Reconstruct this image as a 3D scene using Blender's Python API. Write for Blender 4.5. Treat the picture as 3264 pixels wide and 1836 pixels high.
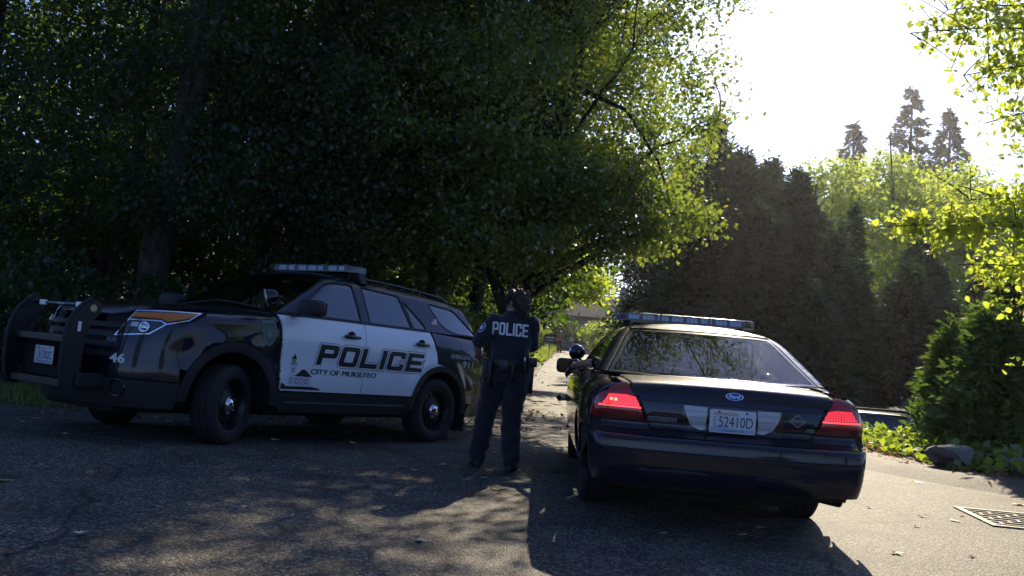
import bpy, bmesh, math, random
import numpy as np
from mathutils import Vector, Matrix
from mathutils.geometry import delaunay_2d_cdt

for o in list(bpy.data.objects): bpy.data.objects.remove(o)
SC = bpy.context.scene
COL = SC.collection
rad = math.radians

# ---------------------------------------------------------------- camera
PITCH, ROLL, CAM_H = 0.0609, 0.0778, 1.1726
cam_data = bpy.data.cameras.new('camera')
cam_data.sensor_width = 36.0
cam_data.lens = 36.0 * 3029.1 / 3264.0
cam_data.clip_start = 0.05
cam_data.clip_end = 3000
cam = bpy.data.objects.new('camera', cam_data)
COL.objects.link(cam)
cam.matrix_world = (Matrix.Translation((0, 0, CAM_H)) @ Matrix.Rotation(math.pi / 2 + PITCH, 4, 'X')
                    @ Matrix.Rotation(ROLL, 4, 'Z'))
SC.camera = cam

# ---------------------------------------------------------------- sky and sun
SUN_AZ, SUN_EL = rad(16.0), rad(31.0)      # azimuth is to the right of the view
world = bpy.data.worlds.new('World')
SC.world = world
world.use_nodes = True
wn = world.node_tree
bg = wn.nodes['Background']
sky = wn.nodes.new('ShaderNodeTexSky')
sky.sky_type = 'NISHITA'
sky.sun_disc = False
sky.sun_elevation = SUN_EL
sky.sun_rotation = SUN_AZ
sky.air_density = 1.0
sky.dust_density = 1.2
sky.ozone_density = 3.0
tint = wn.nodes.new('ShaderNodeMix'); tint.data_type = 'RGBA'; tint.blend_type = 'MULTIPLY'
tint.inputs[0].default_value = 1.0
tint.inputs[7].default_value = (0.80, 0.94, 1.42, 1)        # cool white balance of the photograph's shade
wn.links.new(sky.outputs[0], tint.inputs[6])
wn.links.new(tint.outputs[2], bg.inputs[0])
bg.inputs[1].default_value = 0.068
sd = bpy.data.lights.new('sun', 'SUN')
sd.energy = 5.0
sd.angle = rad(0.55)
sd.color = (1.0, 0.85, 0.61)
sun = bpy.data.objects.new('sun', sd)
COL.objects.link(sun)
sdir = Vector((math.sin(SUN_AZ) * math.cos(SUN_EL), math.cos(SUN_AZ) * math.cos(SUN_EL), math.sin(SUN_EL)))
sun.rotation_euler = sdir.to_track_quat('Z', 'Y').to_euler()
sun.location = (0, 0, 30)
vs = SC.view_settings
vs.view_transform = 'Standard'
vs.look = 'None'
vs.exposure = 0.9
vs.gamma = 1.0
vs.use_curve_mapping = False
SC.render.engine = 'CYCLES'
SC.cycles.use_denoising = True
SC.cycles.max_bounces = 6
SC.cycles.use_adaptive_sampling = True
SC.cycles.adaptive_threshold = 0.02
SC.cycles.volume_bounces = 0
SC.cycles.transparent_max_bounces = 16
SC.cycles.sample_clamp_indirect = 6.0
SC.cycles.caustics_reflective = False
SC.cycles.caustics_refractive = False

# ---------------------------------------------------------------- helpers
def mesh_np(name, V, Fc, smooth=False, normals=None):
    """mesh from arrays; faces an (n,3) / (n,4) array or a list of tuples"""
    me = bpy.data.meshes.new(name)
    V = np.asarray(V, dtype=np.float32)
    if isinstance(Fc, np.ndarray):
        n, k = Fc.shape
        me.vertices.add(len(V)); me.vertices.foreach_set('co', V.ravel())
        me.loops.add(n * k); me.loops.foreach_set('vertex_index', Fc.astype(np.int32).ravel())
        me.polygons.add(n); me.polygons.foreach_set('loop_start', np.arange(0, n * k, k, dtype=np.int32))
        me.polygons.foreach_set('loop_total', np.full(n, k, dtype=np.int32))
        me.update(calc_edges=True)
    else:
        me.from_pydata([tuple(map(float, v)) for v in V], [], [tuple(int(i) for i in f) for f in Fc])
        me.update()
    if smooth:
        me.shade_smooth()
    if normals is not None:
        me.normals_split_custom_set_from_vertices([tuple(map(float, n)) for n in normals])
    return me

def add(name, me, mat=None, parent=None, loc=None, rot=None):
    o = bpy.data.objects.new(name, me)
    COL.objects.link(o)
    if mat is not None and me is not None and len(me.materials) == 0:
        me.materials.append(mat)
    if parent is not None: o.parent = parent
    if loc is not None: o.location = loc
    if rot is not None: o.rotation_euler = rot
    return o

def tag(o, label=None, cat=None, group=None, kind=None):
    if label: o['label'] = label
    if cat: o['category'] = cat
    if group: o['group'] = group
    if kind: o['kind'] = kind
    return o

def thing(name, label, cat, loc=(0, 0, 0), rot=(0, 0, 0), group=None):
    o = bpy.data.objects.new(name, None)
    o.empty_display_size = 0.2
    COL.objects.link(o)
    o.location = loc; o.rotation_euler = rot
    return tag(o, label, cat, group)

class MB:
    """collects boxes, tubes and lathes into one mesh"""
    def __init__(s): s.v = []; s.f = []; s.n = 0
    def raw(s, V, Fc):
        V = np.asarray(V, float)
        s.v.append(V); s.f += [tuple(int(i) + s.n for i in f) for f in Fc]; s.n += len(V)
        return s
    def box(s, lo, hi, bev=0.0, M=None):
        lo = np.array(lo, float); hi = np.array(hi, float)
        bm = bmesh.new(); bmesh.ops.create_cube(bm, size=1.0)
        for v in bm.verts: v.co = Vector((lo + hi) / 2 + np.array(v.co) * (hi - lo))
        if bev > 0: bmesh.ops.bevel(bm, geom=bm.edges[:], offset=bev, segments=2, affect='EDGES', profile=0.5)
        if M is not None: bmesh.ops.transform(bm, matrix=M, verts=bm.verts)
        s.raw([v.co[:] for v in bm.verts], [[v.index for v in f.verts] for f in bm.faces] if bm.verts.index_update() is None else [])
        bm.free(); return s
    def tube(s, pts, r, seg=8, caps=True, flat=1.0, up=(0, 0, 1)):
        pts = np.asarray(pts, float); n = len(pts)
        r = np.full(n, r, float) if np.isscalar(r) else np.asarray(r, float)
        t = np.gradient(pts, axis=0); t /= np.linalg.norm(t, axis=1)[:, None] + 1e-12
        a = np.array(up, float)
        if abs(t[0] @ a) > 0.9: a = np.array([1.0, 0, 0])
        V = []
        for i in range(n):
            u = a - t[i] * (a @ t[i]); u /= np.linalg.norm(u) + 1e-12; a = u
            w = np.cross(t[i], u)
            for k in range(seg):
                c = 2 * math.pi * k / seg
                V.append(pts[i] + r[i] * (math.cos(c) * u * flat + math.sin(c) * w))
        Fc = [(i * seg + k, i * seg + (k + 1) % seg, (i + 1) * seg + (k + 1) % seg, (i + 1) * seg + k) for i in range(n - 1) for k in range(seg)]
        if caps: Fc += [tuple(range(seg - 1, -1, -1)), tuple(range((n - 1) * seg, n * seg))]
        return s.raw(V, Fc)
    def lathe(s, prof, seg=24, axis='Y', M=None):
        """prof: list of (radius, along-axis)"""
        V = []
        for r_, h in prof:
            for k in range(seg):
                c = 2 * math.pi * k / seg
                a, b = r_ * math.cos(c), r_ * math.sin(c)
                V.append({'Y': (a, h, b), 'Z': (a, b, h), 'X': (h, a, b)}[axis])
        n = len(prof)
        Fc = [(i * seg + k, i * seg + (k + 1) % seg, (i + 1) * seg + (k + 1) % seg, (i + 1) * seg + k) for i in range(n - 1) for k in range(seg)]
        if M is not None: V = [(M @ Vector(v))[:] for v in V]
        return s.raw(V, Fc)
    def sphere(s, c, r, seg=12, rings=8):
        r = np.array([r, r, r], float) if np.isscalar(r) else np.array(r, float)
        V = [np.array(c) + r * np.array((math.sin(math.pi * i / rings) * math.cos(2 * math.pi * k / seg), math.sin(math.pi * i / rings) * math.sin(2 * math.pi * k / seg), math.cos(math.pi * i / rings))) for i in range(rings + 1) for k in range(seg)]
        Fc = [(i * seg + k, i * seg + (k + 1) % seg, (i + 1) * seg + (k + 1) % seg, (i + 1) * seg + k) for i in range(rings) for k in range(seg)]
        return s.raw(V, Fc)
    def mesh(s, name, smooth=False, clean=True, angle=None):
        me = bpy.data.meshes.new(name)
        V = np.concatenate(s.v) if s.v else np.zeros((0, 3))
        me.from_pydata([tuple(map(float, v)) for v in V], [], s.f); me.update()
        if clean:
            bm = bmesh.new(); bm.from_mesh(me)
            bmesh.ops.remove_doubles(bm, verts=bm.verts, dist=1e-5)
            bmesh.ops.recalc_face_normals(bm, faces=bm.faces)
            bm.to_mesh(me); bm.free()
        if smooth:
            me.shade_smooth()
            if angle is not None:
                try: me.set_sharp_from_angle(angle=rad(angle))
                except Exception: pass
        return me
    def obj(s, name, mat, parent=None, smooth=False, angle=35, **k):
        return add(name, s.mesh(name, smooth, angle=angle), mat, parent, **k)

# ---------------------------------------------------------------- materials
def mat_new(name):
    m = bpy.data.materials.new(name); m.use_nodes = True
    return m, m.node_tree, m.node_tree.nodes, m.node_tree.links, m.node_tree.nodes['Principled BSDF']

def pbr(name, col, rough=0.5, metal=0.0, coat=0.0, noise=0.0, nscale=20.0, bump=0.0, bscale=80.0, emit=None, estr=0.0, spec=None, sheen=0.0):
    m, nt, N, L, P = mat_new(name)
    P.inputs['Base Color'].default_value = (*col, 1)
    P.inputs['Roughness'].default_value = rough
    P.inputs['Metallic'].default_value = metal
    P.inputs['Coat Weight'].default_value = coat
    P.inputs['Coat Roughness'].default_value = 0.03
    if spec is not None: P.inputs['Specular IOR Level'].default_value = spec
    if sheen: P.inputs['Sheen Weight'].default_value = sheen
    if emit: P.inputs['Emission Color'].default_value = (*emit, 1); P.inputs['Emission Strength'].default_value = estr
    tc = None
    if noise or bump:
        tc = N.new('ShaderNodeTexCoord')
    if noise:
        nz = N.new('ShaderNodeTexNoise'); nz.inputs['Scale'].default_value = nscale; nz.inputs['Detail'].default_value = 6
        L.new(tc.outputs['Object'], nz.inputs['Vector'])
        mx = N.new('ShaderNodeMix'); mx.data_type = 'RGBA'
        mx.inputs[6].default_value = (*[c * (1 - noise) for c in col], 1)
        mx.inputs[7].default_value = (*[min(1, c * (1 + noise)) for c in col], 1)
        L.new(nz.outputs['Fac'], mx.inputs[0]); L.new(mx.outputs[2], P.inputs['Base Color'])
        rr = N.new('ShaderNodeMapRange'); rr.inputs['To Min'].default_value = max(0, rough - 0.08); rr.inputs['To Max'].default_value = min(1, rough + 0.08)
        L.new(nz.outputs['Fac'], rr.inputs['Value']); L.new(rr.outputs[0], P.inputs['Roughness'])
    if bump:
        nb = N.new('ShaderNodeTexNoise'); nb.inputs['Scale'].default_value = bscale; nb.inputs['Detail'].default_value = 4
        L.new(tc.outputs['Object'], nb.inputs['Vector'])
        bp = N.new('ShaderNodeBump'); bp.inputs['Strength'].default_value = bump; bp.inputs['Distance'].default_value = 0.01
        L.new(nb.outputs['Fac'], bp.inputs['Height']); L.new(bp.outputs[0], P.inputs['Normal'])
    return m

def glass_mat(name, tint=(0.35, 0.4, 0.42), rough=0.0, ior=1.5, k=1.1):
    m, nt, N, L, P = mat_new(name)
    N.remove(P)
    out = N['Material Output']
    tr = N.new('ShaderNodeBsdfTransparent'); tr.inputs[0].default_value = (*tint, 1)
    gl = N.new('ShaderNodeBsdfGlossy'); gl.inputs['Roughness'].default_value = rough
    fr = N.new('ShaderNodeFresnel'); fr.inputs[0].default_value = ior
    mp = N.new('ShaderNodeMath'); mp.operation = 'MULTIPLY_ADD'; mp.inputs[1].default_value = k; mp.inputs[2].default_value = 0.02; mp.use_clamp = True
    L.new(fr.outputs[0], mp.inputs[0])
    mx = N.new('ShaderNodeMixShader')
    L.new(mp.outputs[0], mx.inputs[0]); L.new(tr.outputs[0], mx.inputs[1]); L.new(gl.outputs[0], mx.inputs[2])
    L.new(mx.outputs[0], out.inputs[0])
    return m

def leaf_mat(name, cols, trans, gloss=0.08, rough=0.45, tmix=0.45):
    """leaf: random colour per leaf, diffuse + translucent + a waxy sheen"""
    m, nt, N, L, P = mat_new(name)
    N.remove(P); out = N['Material Output']
    g = N.new('ShaderNodeNewGeometry')
    r1 = N.new('ShaderNodeValToRGB'); r2 = N.new('ShaderNodeValToRGB')
    for r_, cs in ((r1, cols), (r2, trans)):
        cr = r_.color_ramp
        while len(cr.elements) < len(cs): cr.elements.new(0.5)
        for i, c in enumerate(cs):
            cr.elements[i].position = i / max(1, len(cs) - 1); cr.elements[i].color = (*c, 1)
        L.new(g.outputs['Random Per Island'], r_.inputs[0])
    d = N.new('ShaderNodeBsdfDiffuse'); t = N.new('ShaderNodeBsdfTranslucent'); gl = N.new('ShaderNodeBsdfGlossy')
    gl.inputs['Roughness'].default_value = rough; gl.inputs[0].default_value = (1, 1, 1, 1)
    L.new(r1.outputs[0], d.inputs[0]); L.new(r2.outputs[0], t.inputs[0])
    m1 = N.new('ShaderNodeMixShader'); m1.inputs[0].default_value = tmix
    m2 = N.new('ShaderNodeMixShader'); m2.inputs[0].default_value = gloss
    L.new(d.outputs[0], m1.inputs[1]); L.new(t.outputs[0], m1.inputs[2])
    L.new(m1.outputs[0], m2.inputs[1]); L.new(gl.outputs[0], m2.inputs[2])
    L.new(m2.outputs[0], out.inputs[0])
    return m

M = {}
M['paint'] = pbr('black_car_paint', (0.0040, 0.0052, 0.014), 0.4, coat=1.0, spec=0.1)  # blue of the reflected sky tinted into the black base
M['paint2'] = pbr('sky_tinted_black_paint', (0.0040, 0.0050, 0.015), 0.4, coat=1.0, spec=0.1)  # black paint too, sky reflection put into the base colour
M['white'] = pbr('white_car_paint', (0.80, 0.82, 0.85), 0.35, coat=0.8, noise=.06, nscale=2.5)
M['bar_base'] = pbr('light_bar_base', (0.16, 0.17, 0.18), 0.4, metal=.5)
M['plastic'] = pbr('black_plastic', (0.011, 0.011, 0.012), 0.62, bump=0.05, bscale=300)
M['gloss_black'] = pbr('gloss_black_plastic', (0.006, 0.006, 0.007), 0.18, coat=0.5)
M['rubber'] = pbr('tyre_rubber', (0.014, 0.014, 0.015), 0.8, noise=0.3, nscale=15)
M['steel_black'] = pbr('black_steel', (0.010, 0.010, 0.011), 0.38, metal=0.0)
M['chrome'] = pbr('chrome', (0.78, 0.79, 0.80), 0.08, metal=1.0)
M['alu'] = pbr('brushed_aluminium', (0.55, 0.56, 0.58), 0.35, metal=1.0)
M['under'] = pbr('underbody', (0.006, 0.006, 0.006), 0.9)
M['seat'] = pbr('seat_cloth', (0.03, 0.03, 0.034), 0.9, noise=0.2)
M['glass_dark'] = glass_mat('privacy_glass', (0.05, 0.06, 0.065), k=3.0)
M['glass_film'] = glass_mat('filmed_glass', (0.20, 0.23, 0.24), k=3.0)
M['glass'] = glass_mat('car_glass', (0.42, 0.47, 0.46), k=.8)
M['glass_clear'] = glass_mat('clear_lens', (0.93, 0.95, 0.96))
M['decal_black'] = pbr('black_vinyl', (0.012, 0.012, 0.016), 0.4)
M['decal_white'] = pbr('white_vinyl', (0.75, 0.76, 0.78), 0.45)
M['decal_grey'] = pbr('grey_vinyl', (0.30, 0.31, 0.33), 0.45)
M['decal_blue'] = pbr('blue_vinyl', (0.02, 0.04, 0.16), 0.4)
M['decal_red'] = pbr('red_vinyl', (0.45, 0.03, 0.04), 0.45)
M['plate_white'] = pbr('number_plate_paint', (0.62, 0.65, 0.68), 0.4, noise=0.08, nscale=12)
M['plate_ink'] = pbr('number_plate_ink', (0.02, 0.025, 0.07), 0.5)
M['plate_blue'] = pbr('plate_pale_blue', (0.30, 0.42, 0.58), 0.45)
M['amber'] = pbr('amber_lens', (0.62, 0.16, 0.02), 0.12, coat=0.8)
M['lens'] = pbr('led_white', (0.85, 0.88, 0.92), 0.2, coat=0.5)
# ================================================================ car kit: implicit hull + panels cut from it
def smax(a, b, k):
    h = np.maximum(k - np.abs(a - b), 0) / k
    return np.maximum(a, b) + h * h * k * 0.25
def smin(a, b, k): return -smax(-a, -b, k)
def interp(x, pts):
    p = np.array(pts, float); o = np.argsort(p[:, 0]); return np.interp(x, p[o, 0], p[o, 1])
def sinterp(x, pts):
    """smooth (monotone cosine-free cubic) interpolation through points"""
    p = np.array(sorted(pts), float); X, Y = p[:, 0], p[:, 1]
    m = np.gradient(Y, X); x = np.clip(x, X[0], X[-1])
    i = np.clip(np.searchsorted(X, x) - 1, 0, len(X) - 2)
    h = X[i + 1] - X[i]; t = (x - X[i]) / h
    return ((1 + 2 * t) * (1 - t) ** 2 * Y[i] + t * (1 - t) ** 2 * h * m[i] + t * t * (3 - 2 * t) * Y[i + 1] + t * t * (t - 1) * h * m[i + 1])

VIEWS = {'L': np.array((0, 1.0, 0)), 'R': np.array((0, -1.0, 0)), 'T': np.array((0, 0, 1.0)), 'F': np.array((1.0, 0, 0)), 'B': np.array((-1.0, 0, 0))}
def view_axes(view):
    d = VIEWS[view] if isinstance(view, str) else np.array((math.cos(rad(view)), math.sin(rad(view)), 0.0))
    if view in ('L', 'R'): return d, np.array((1.0, 0, 0)), np.array((0, 0, 1.0))
    if view == 'T': return d, np.array((1.0, 0, 0)), np.array((0, 1.0, 0))
    if view in ('F', 'B'): return d, np.array((0, 1.0, 0)), np.array((0, 0, 1.0))
    return d, np.array((d[1], -d[0], 0.0)), np.array((0, 0, 1.0))

class Hull:
    def __init__(s, F, centre, L=2.75):
        s.F = F; s.c = np.array(centre, float)
        s.rng = {'L': (1.15, 0.15), 'T': (1.0, -0.6), 'D': (L, 0.2)}
    def hit(s, P2, view, n=64):
        d, a, b = view_axes(view)
        far, near = s.rng['L' if view in ('L', 'R') else 'T' if view == 'T' else 'D']
        P2 = np.asarray(P2, float)
        base = P2[:, :1] * a + P2[:, 1:2] * b
        # start plane through the centre along d
        base = base + d * (s.c @ d)
        ts = np.linspace(far, near, n)
        best = np.full(len(P2), np.inf); tbest = np.zeros(len(P2)); got = np.zeros(len(P2), bool)
        tp = np.full(len(P2), far); lo = np.zeros(len(P2)); hi = np.zeros(len(P2))
        for t in ts:
            f = s.F(*(base + t * d).T)
            new = (~got) & (f < 0)
            lo[new] = t; hi[new] = tp[new]; got |= new
            bb = (f < best) & ~got; best[bb] = f[bb]; tbest[bb] = t
            tp[:] = t
        for _ in range(15):
            mid = (lo + hi) / 2; f = s.F(*(base + mid[:, None] * d).T)
            ins = f < 0
            lo = np.where(ins, mid, lo); hi = np.where(ins, hi, mid)
        t = np.where(got, (lo + hi) / 2, tbest)
        return base + t[:, None] * d
    def normal(s, P):
        e = 2e-3; g = []
        for k in range(3):
            q = P.copy(); q[:, k] += e; r = P.copy(); r[:, k] -= e
            g.append(s.F(*q.T) - s.F(*r.T))
        g = np.stack(g, 1); return g / (np.linalg.norm(g, axis=1)[:, None] + 1e-12)
    def curve(s, pts, view, step=0.03):
        return s.hit(resample(pts, step, closed=False), view)

def resample(pts, step, closed=True):
    pts = [np.array(p, float) for p in pts]
    out = []
    n = len(pts)
    for i in range(n if closed else n - 1):
        a, b = pts[i], pts[(i + 1) % n]
        k = max(1, int(math.ceil(np.linalg.norm(b - a) / step)))
        out += [a + (b - a) * j / k for j in range(k)]
    if not closed: out.append(pts[-1])
    return np.array(out)

def round_poly(pts, r, seg=5):
    """round the corners of a closed polygon; r scalar or per-corner list"""
    out = []; n = len(pts)
    rs = [r] * n if np.isscalar(r) else r
    for i in range(n):
        p0, p, p1 = (np.array(pts[(i + k) % n], float) for k in (-1, 0, 1))
        a, b = p0 - p, p1 - p; la, lb = np.linalg.norm(a), np.linalg.norm(b)
        q = min(rs[i], la * .48, lb * .48)
        if q < 1e-4: out.append(p); continue
        A, B = p + a / la * q, p + b / lb * q
        for k in range(seg + 1):
            t = k / seg; out.append((1 - t) ** 2 * A + 2 * t * (1 - t) * p + t * t * B)
    return out

def inset(pts, d):
    """shrink a closed polygon by d"""
    P = np.array(pts, float); n = len(P)
    ar = 0.5 * np.sum(P[:, 0] * np.roll(P[:, 1], -1) - np.roll(P[:, 0], -1) * P[:, 1])
    sg = 1 if ar > 0 else -1
    out = []
    for i in range(n):
        e0 = P[i] - P[i - 1]; e1 = P[(i + 1) % n] - P[i]
        n0 = sg * np.array((-e0[1], e0[0])); n1 = sg * np.array((-e1[1], e1[0]))
        n0 /= np.linalg.norm(n0) + 1e-12; n1 /= np.linalg.norm(n1) + 1e-12
        m = n0 + n1; l = np.linalg.norm(m)
        m = m / l if l > 1e-6 else n0
        out.append(P[i] + m * d / max(0.35, m @ n0))
    return out

def pip(P, poly):
    poly = np.asarray(poly); x, y = P[:, 0], P[:, 1]; ins = np.zeros(len(P), bool)
    n = len(poly); j = n - 1
    for i in range(n):
        xi, yi = poly[i]; xj, yj = poly[j]
        c = ((yi > y) != (yj > y)) & (x < (xj - xi) * (y - yi) / (yj - yi + 1e-15) + xi)
        ins ^= c; j = i
    return ins

def tri2d(loops, res, bstep):
    """triangulate a polygon with holes and a grid of inner points"""
    Ls = [resample(l, bstep) for l in loops]
    V = []; E = []
    for l in Ls:
        n0 = len(V); V += list(l); E += [(n0 + i, n0 + (i + 1) % len(l)) for i in range(len(l))]
    nb = len(V)
    A = np.array(V); lo, hi = A.min(0), A.max(0)
    gx = np.arange(lo[0] + res / 2, hi[0], res); gy = np.arange(lo[1] + res / 2, hi[1], res)
    if len(gx) and len(gy):
        G = np.stack(np.meshgrid(gx, gy), -1).reshape(-1, 2)
        G[:, 0] += ((np.round((G[:, 1] - lo[1]) / res)).astype(int) % 2) * res * 0.5
        m = pip(G, Ls[0])
        for l in Ls[1:]: m &= ~pip(G, l)
        G = G[m]
        if len(G):
            dmin = np.min(np.linalg.norm(G[:, None] - A[None], axis=2), axis=1) if len(G) * len(A) < 4e7 else np.ones(len(G))
            G = G[dmin > res * 0.45]
            V += list(G)
    vo, eo, fo, ov, _, _ = delaunay_2d_cdt([Vector((float(p[0]), float(p[1]))) for p in V], E, [], 0, 1e-6)
    P = np.array([v[:] for v in vo]); T = np.array([f for f in fo if len(f) == 3])
    c = P[T].mean(1)
    m = pip(c, Ls[0])
    for l in Ls[1:]: m &= ~pip(c, l)
    return P, T[m]

PATCHES = {}
def patch_core(hull, loops, view, off, res, bstep, rim, gap):
    if gap: loops = [inset(loops[0], gap)] + [inset(l, -gap) for l in loops[1:]]
    P2, T = tri2d(loops, res, bstep)
    P3 = hull.hit(P2, view); Nn = hull.normal(P3)
    P3 = P3 + Nn * off
    d = view_axes(view)[0]
    # orient faces outwards
    fn = np.cross(P3[T[:, 1]] - P3[T[:, 0]], P3[T[:, 2]] - P3[T[:, 0]])
    flip = np.sum(fn * Nn[T[:, 0]], 1) < 0
    T[flip] = T[flip][:, ::-1]
    V = [P3]; NN = [Nn]; Fc = [tuple(t) for t in T]
    if rim:
        cnt = {}
        for t in T:
            for k in range(3):
                e = (t[k], t[(k + 1) % 3]); cnt[e] = 1
        bd = [e for e in cnt if (e[1], e[0]) not in cnt]
        ids = sorted({i for e in bd for i in e}); mp = {v: k for k, v in enumerate(ids)}
        n0 = len(P3); m = len(ids)
        V += [P3[ids], P3[ids] - Nn[ids] * rim]
        # rim normals point sideways: average of the edge normals
        rn = np.zeros((m, 3))
        for a_, b_ in bd:
            s_ = np.cross(P3[b_] - P3[a_], Nn[a_]); rn[mp[a_]] += s_; rn[mp[b_]] += s_
        rn /= np.linalg.norm(rn, axis=1)[:, None] + 1e-12
        NN += [rn, rn]
        for a_, b_ in bd:
            Fc.append((n0 + mp[b_], n0 + mp[a_], n0 + m + mp[a_], n0 + m + mp[b_]))
    V = np.concatenate(V); NN = np.concatenate(NN)
    return V, NN, Fc

def patch(hull, name, loops, view, mat, parent, off=0.0, res=0.05, bstep=0.025, rim=0.018, gap=0.0025, mirror=False):
    """cut a panel out of the hull: polygon in a view plane, projected, with a folded rim"""
    if not isinstance(loops[0][0], (list, tuple, np.ndarray)): loops = [loops]
    key = (id(hull), view, repr([[tuple(np.round(q, 5)) for q in l] for l in loops]), off, res, bstep, rim, gap)
    if key not in PATCHES: PATCHES[key] = patch_core(hull, loops, view, off, res, bstep, rim, gap)
    V, NN, Fc = PATCHES[key]
    if mirror:
        V = V * [1, -1, 1]; NN = NN * [1, -1, 1]; Fc = [f[::-1] for f in Fc]
    me = mesh_np(name, V, Fc, True, NN)
    return add(name, me, mat, parent)

def both(hull, name, loops, mat, parent, **k):
    a = patch(hull, name, loops, 'L', mat, parent, **k)
    b = patch(hull, name, loops, 'L', mat, parent, mirror=True, **k)
    return a, b

# ---------------------------------------------------------------- lettering
def _rr(x0, y0, x1, y1, c, seg=3):
    return round_poly([(x0, y0), (x1, y0), (x1, y1), (x0, y1)], c, seg)
def _oct(x0, y0, x1, y1, c):
    return [(x0 + c, y0), (x1 - c, y0), (x1, y0 + c), (x1, y1 - c), (x1 - c, y1), (x0 + c, y1), (x0, y1 - c), (x0, y0 + c)]
def block_glyph(ch, w, s, c, slab=0.0):
    """heavy block capitals of height 1, width w, stroke s, corner c -> list of loops"""
    R = (lambda *a: _rr(*a[:4], a[4])) if slab == 0 else (lambda *a: _oct(*a[:4], a[4]))
    ci = max(0.02, c - s * 0.6)
    if ch == 'P':
        o = round_poly([(0, 0), (s, 0), (s, .36), (w, .36), (w, 1), (0, 1)], [0, 0, 0, c, c, 0], 3)
        return [o, R(s, .36 + s * .85, w - s, 1 - s * .85, ci)]
    if ch == 'O': return [R(0, 0, w, 1, c), R(s, s * .85, w - s, 1 - s * .85, ci)]
    if ch == 'D':
        return [round_poly([(0, 0), (w, 0), (w, 1), (0, 1)], [0, c, c, 0], 3), round_poly([(s, s * .85), (w - s, s * .85), (w - s, 1 - s * .85), (s, 1 - s * .85)], [0, ci, ci, 0], 3)]
    if ch == 'L': return [[(0, 0), (w, 0), (w, s * .9), (s, s * .9), (s, 1), (0, 1)]]
    if ch == 'I': return [[(0, 0), (s, 0), (s, 1), (0, 1)]]
    if ch == 'C':
        t = s * .85
        return [round_poly([(0, 0), (w, 0), (w, .36), (w - s, .36), (w - s, t), (s, t), (s, 1 - t), (w - s, 1 - t), (w - s, .64), (w, .64), (w, 1), (0, 1)], [c, c, 0, 0, ci, ci, ci, ci, 0, 0, c, c], 3)]
    if ch == 'E':
        t = s * .85; m = .5
        return [[(0, 0), (w, 0), (w, t), (s, t), (s, m - t / 2), (w * .94, m - t / 2), (w * .94, m + t / 2), (s, m + t / 2), (s, 1 - t), (w, 1 - t), (w, 1), (0, 1)]]
    return []
def word_loops(txt, h, w, s, c, gap, shear=0.0, slab=0.0):
    """list (per glyph) of loops; origin at lower left; returns glyphs and total width"""
    out = []; x = 0
    for ch in txt:
        gw = s if ch == 'I' else w
        g = [[((px + x) * h + py * h * shear, py * h) for px, py in l] for l in block_glyph(ch, w, s, c, slab)]
        out.append(g); x += gw + gap
    return out, (x - gap) * h

def curve_mesh(loops, offset=0.0, res=1):
    cu = bpy.data.curves.new('tmp', 'CURVE'); cu.dimensions = '2D'; cu.fill_mode = 'BOTH'; cu.offset = offset
    for l in loops:
        sp = cu.splines.new('POLY'); sp.points.add(len(l) - 1); sp.use_cyclic_u = True
        for p, q in zip(sp.points, l): p.co = (q[0], q[1], 0, 1)
    return _tomesh(cu)
def _tomesh(cu):
    ob = bpy.data.objects.new('tmp', cu); COL.objects.link(ob)
    dg = bpy.context.evaluated_depsgraph_get()
    me = ob.evaluated_get(dg).to_mesh()
    V = np.array([v.co[:] for v in me.vertices]) if len(me.vertices) else np.zeros((0, 3))
    Fc = [tuple(p.vertices) for p in me.polygons]
    bpy.data.objects.remove(ob); bpy.data.curves.remove(cu)
    return V[:, :2], Fc
def text_mesh(txt, size, offset=0.0, sx=1.0, shear=0.0, space=1.0):
    cu = bpy.data.curves.new('tmp', 'FONT'); cu.body = txt; cu.size = size; cu.fill_mode = 'BOTH'; cu.offset = offset
    cu.space_character = space; cu.resolution_u = 4; cu.shear = shear
    V, Fc = _tomesh(cu)
    V = V * [sx, 1.0]
    lo, hi = V.min(0), V.max(0)
    return V - lo, Fc, hi - lo

def decal(hull, name, V2, Fc, view, mat, parent, off, flipx=False, mirror=False):
    """flat print laid on the hull (2-D points in the view plane)"""
    V2 = np.asarray(V2, float)
    # split long edges a little so print follows the curve
    bm = bmesh.new()
    vs_ = [bm.verts.new((p[0], p[1], 0)) for p in V2]
    for f in Fc:
        try: bm.faces.new([vs_[i] for i in f])
        except ValueError: pass
    long_e = [e for e in bm.edges if e.calc_length() > 0.06]
    if long_e: bmesh.ops.subdivide_edges(bm, edges=long_e, cuts=2)
    bmesh.ops.triangulate(bm, faces=bm.faces)
    bm.verts.index_update()
    P2 = np.array([v.co[:2] for v in bm.verts]); T = [tuple(v.index for v in f.verts) for f in bm.faces]
    bm.free()
    P = hull.hit(P2, view); Nn = hull.normal(P); P = P + Nn * off
    T = np.array(T)
    fn = np.cross(P[T[:, 1]] - P[T[:, 0]], P[T[:, 2]] - P[T[:, 0]])
    fl = np.sum(fn * Nn[T[:, 0]], 1) < 0
    T[fl] = T[fl][:, ::-1]
    if mirror: P = P * [1, -1, 1]; T = T[:, ::-1]
    return add(name, mesh_np(name, P, T), mat, parent)

class FlatHull:
    """a plane x = x0 used for plates: same interface as Hull"""
    def __init__(s, fn, nrm): s.fn = fn; s.n = np.array(nrm, float)
    def hit(s, P2, view): return s.fn(np.asarray(P2, float))
    def normal(s, P): return np.tile(s.n, (len(P), 1))

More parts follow.
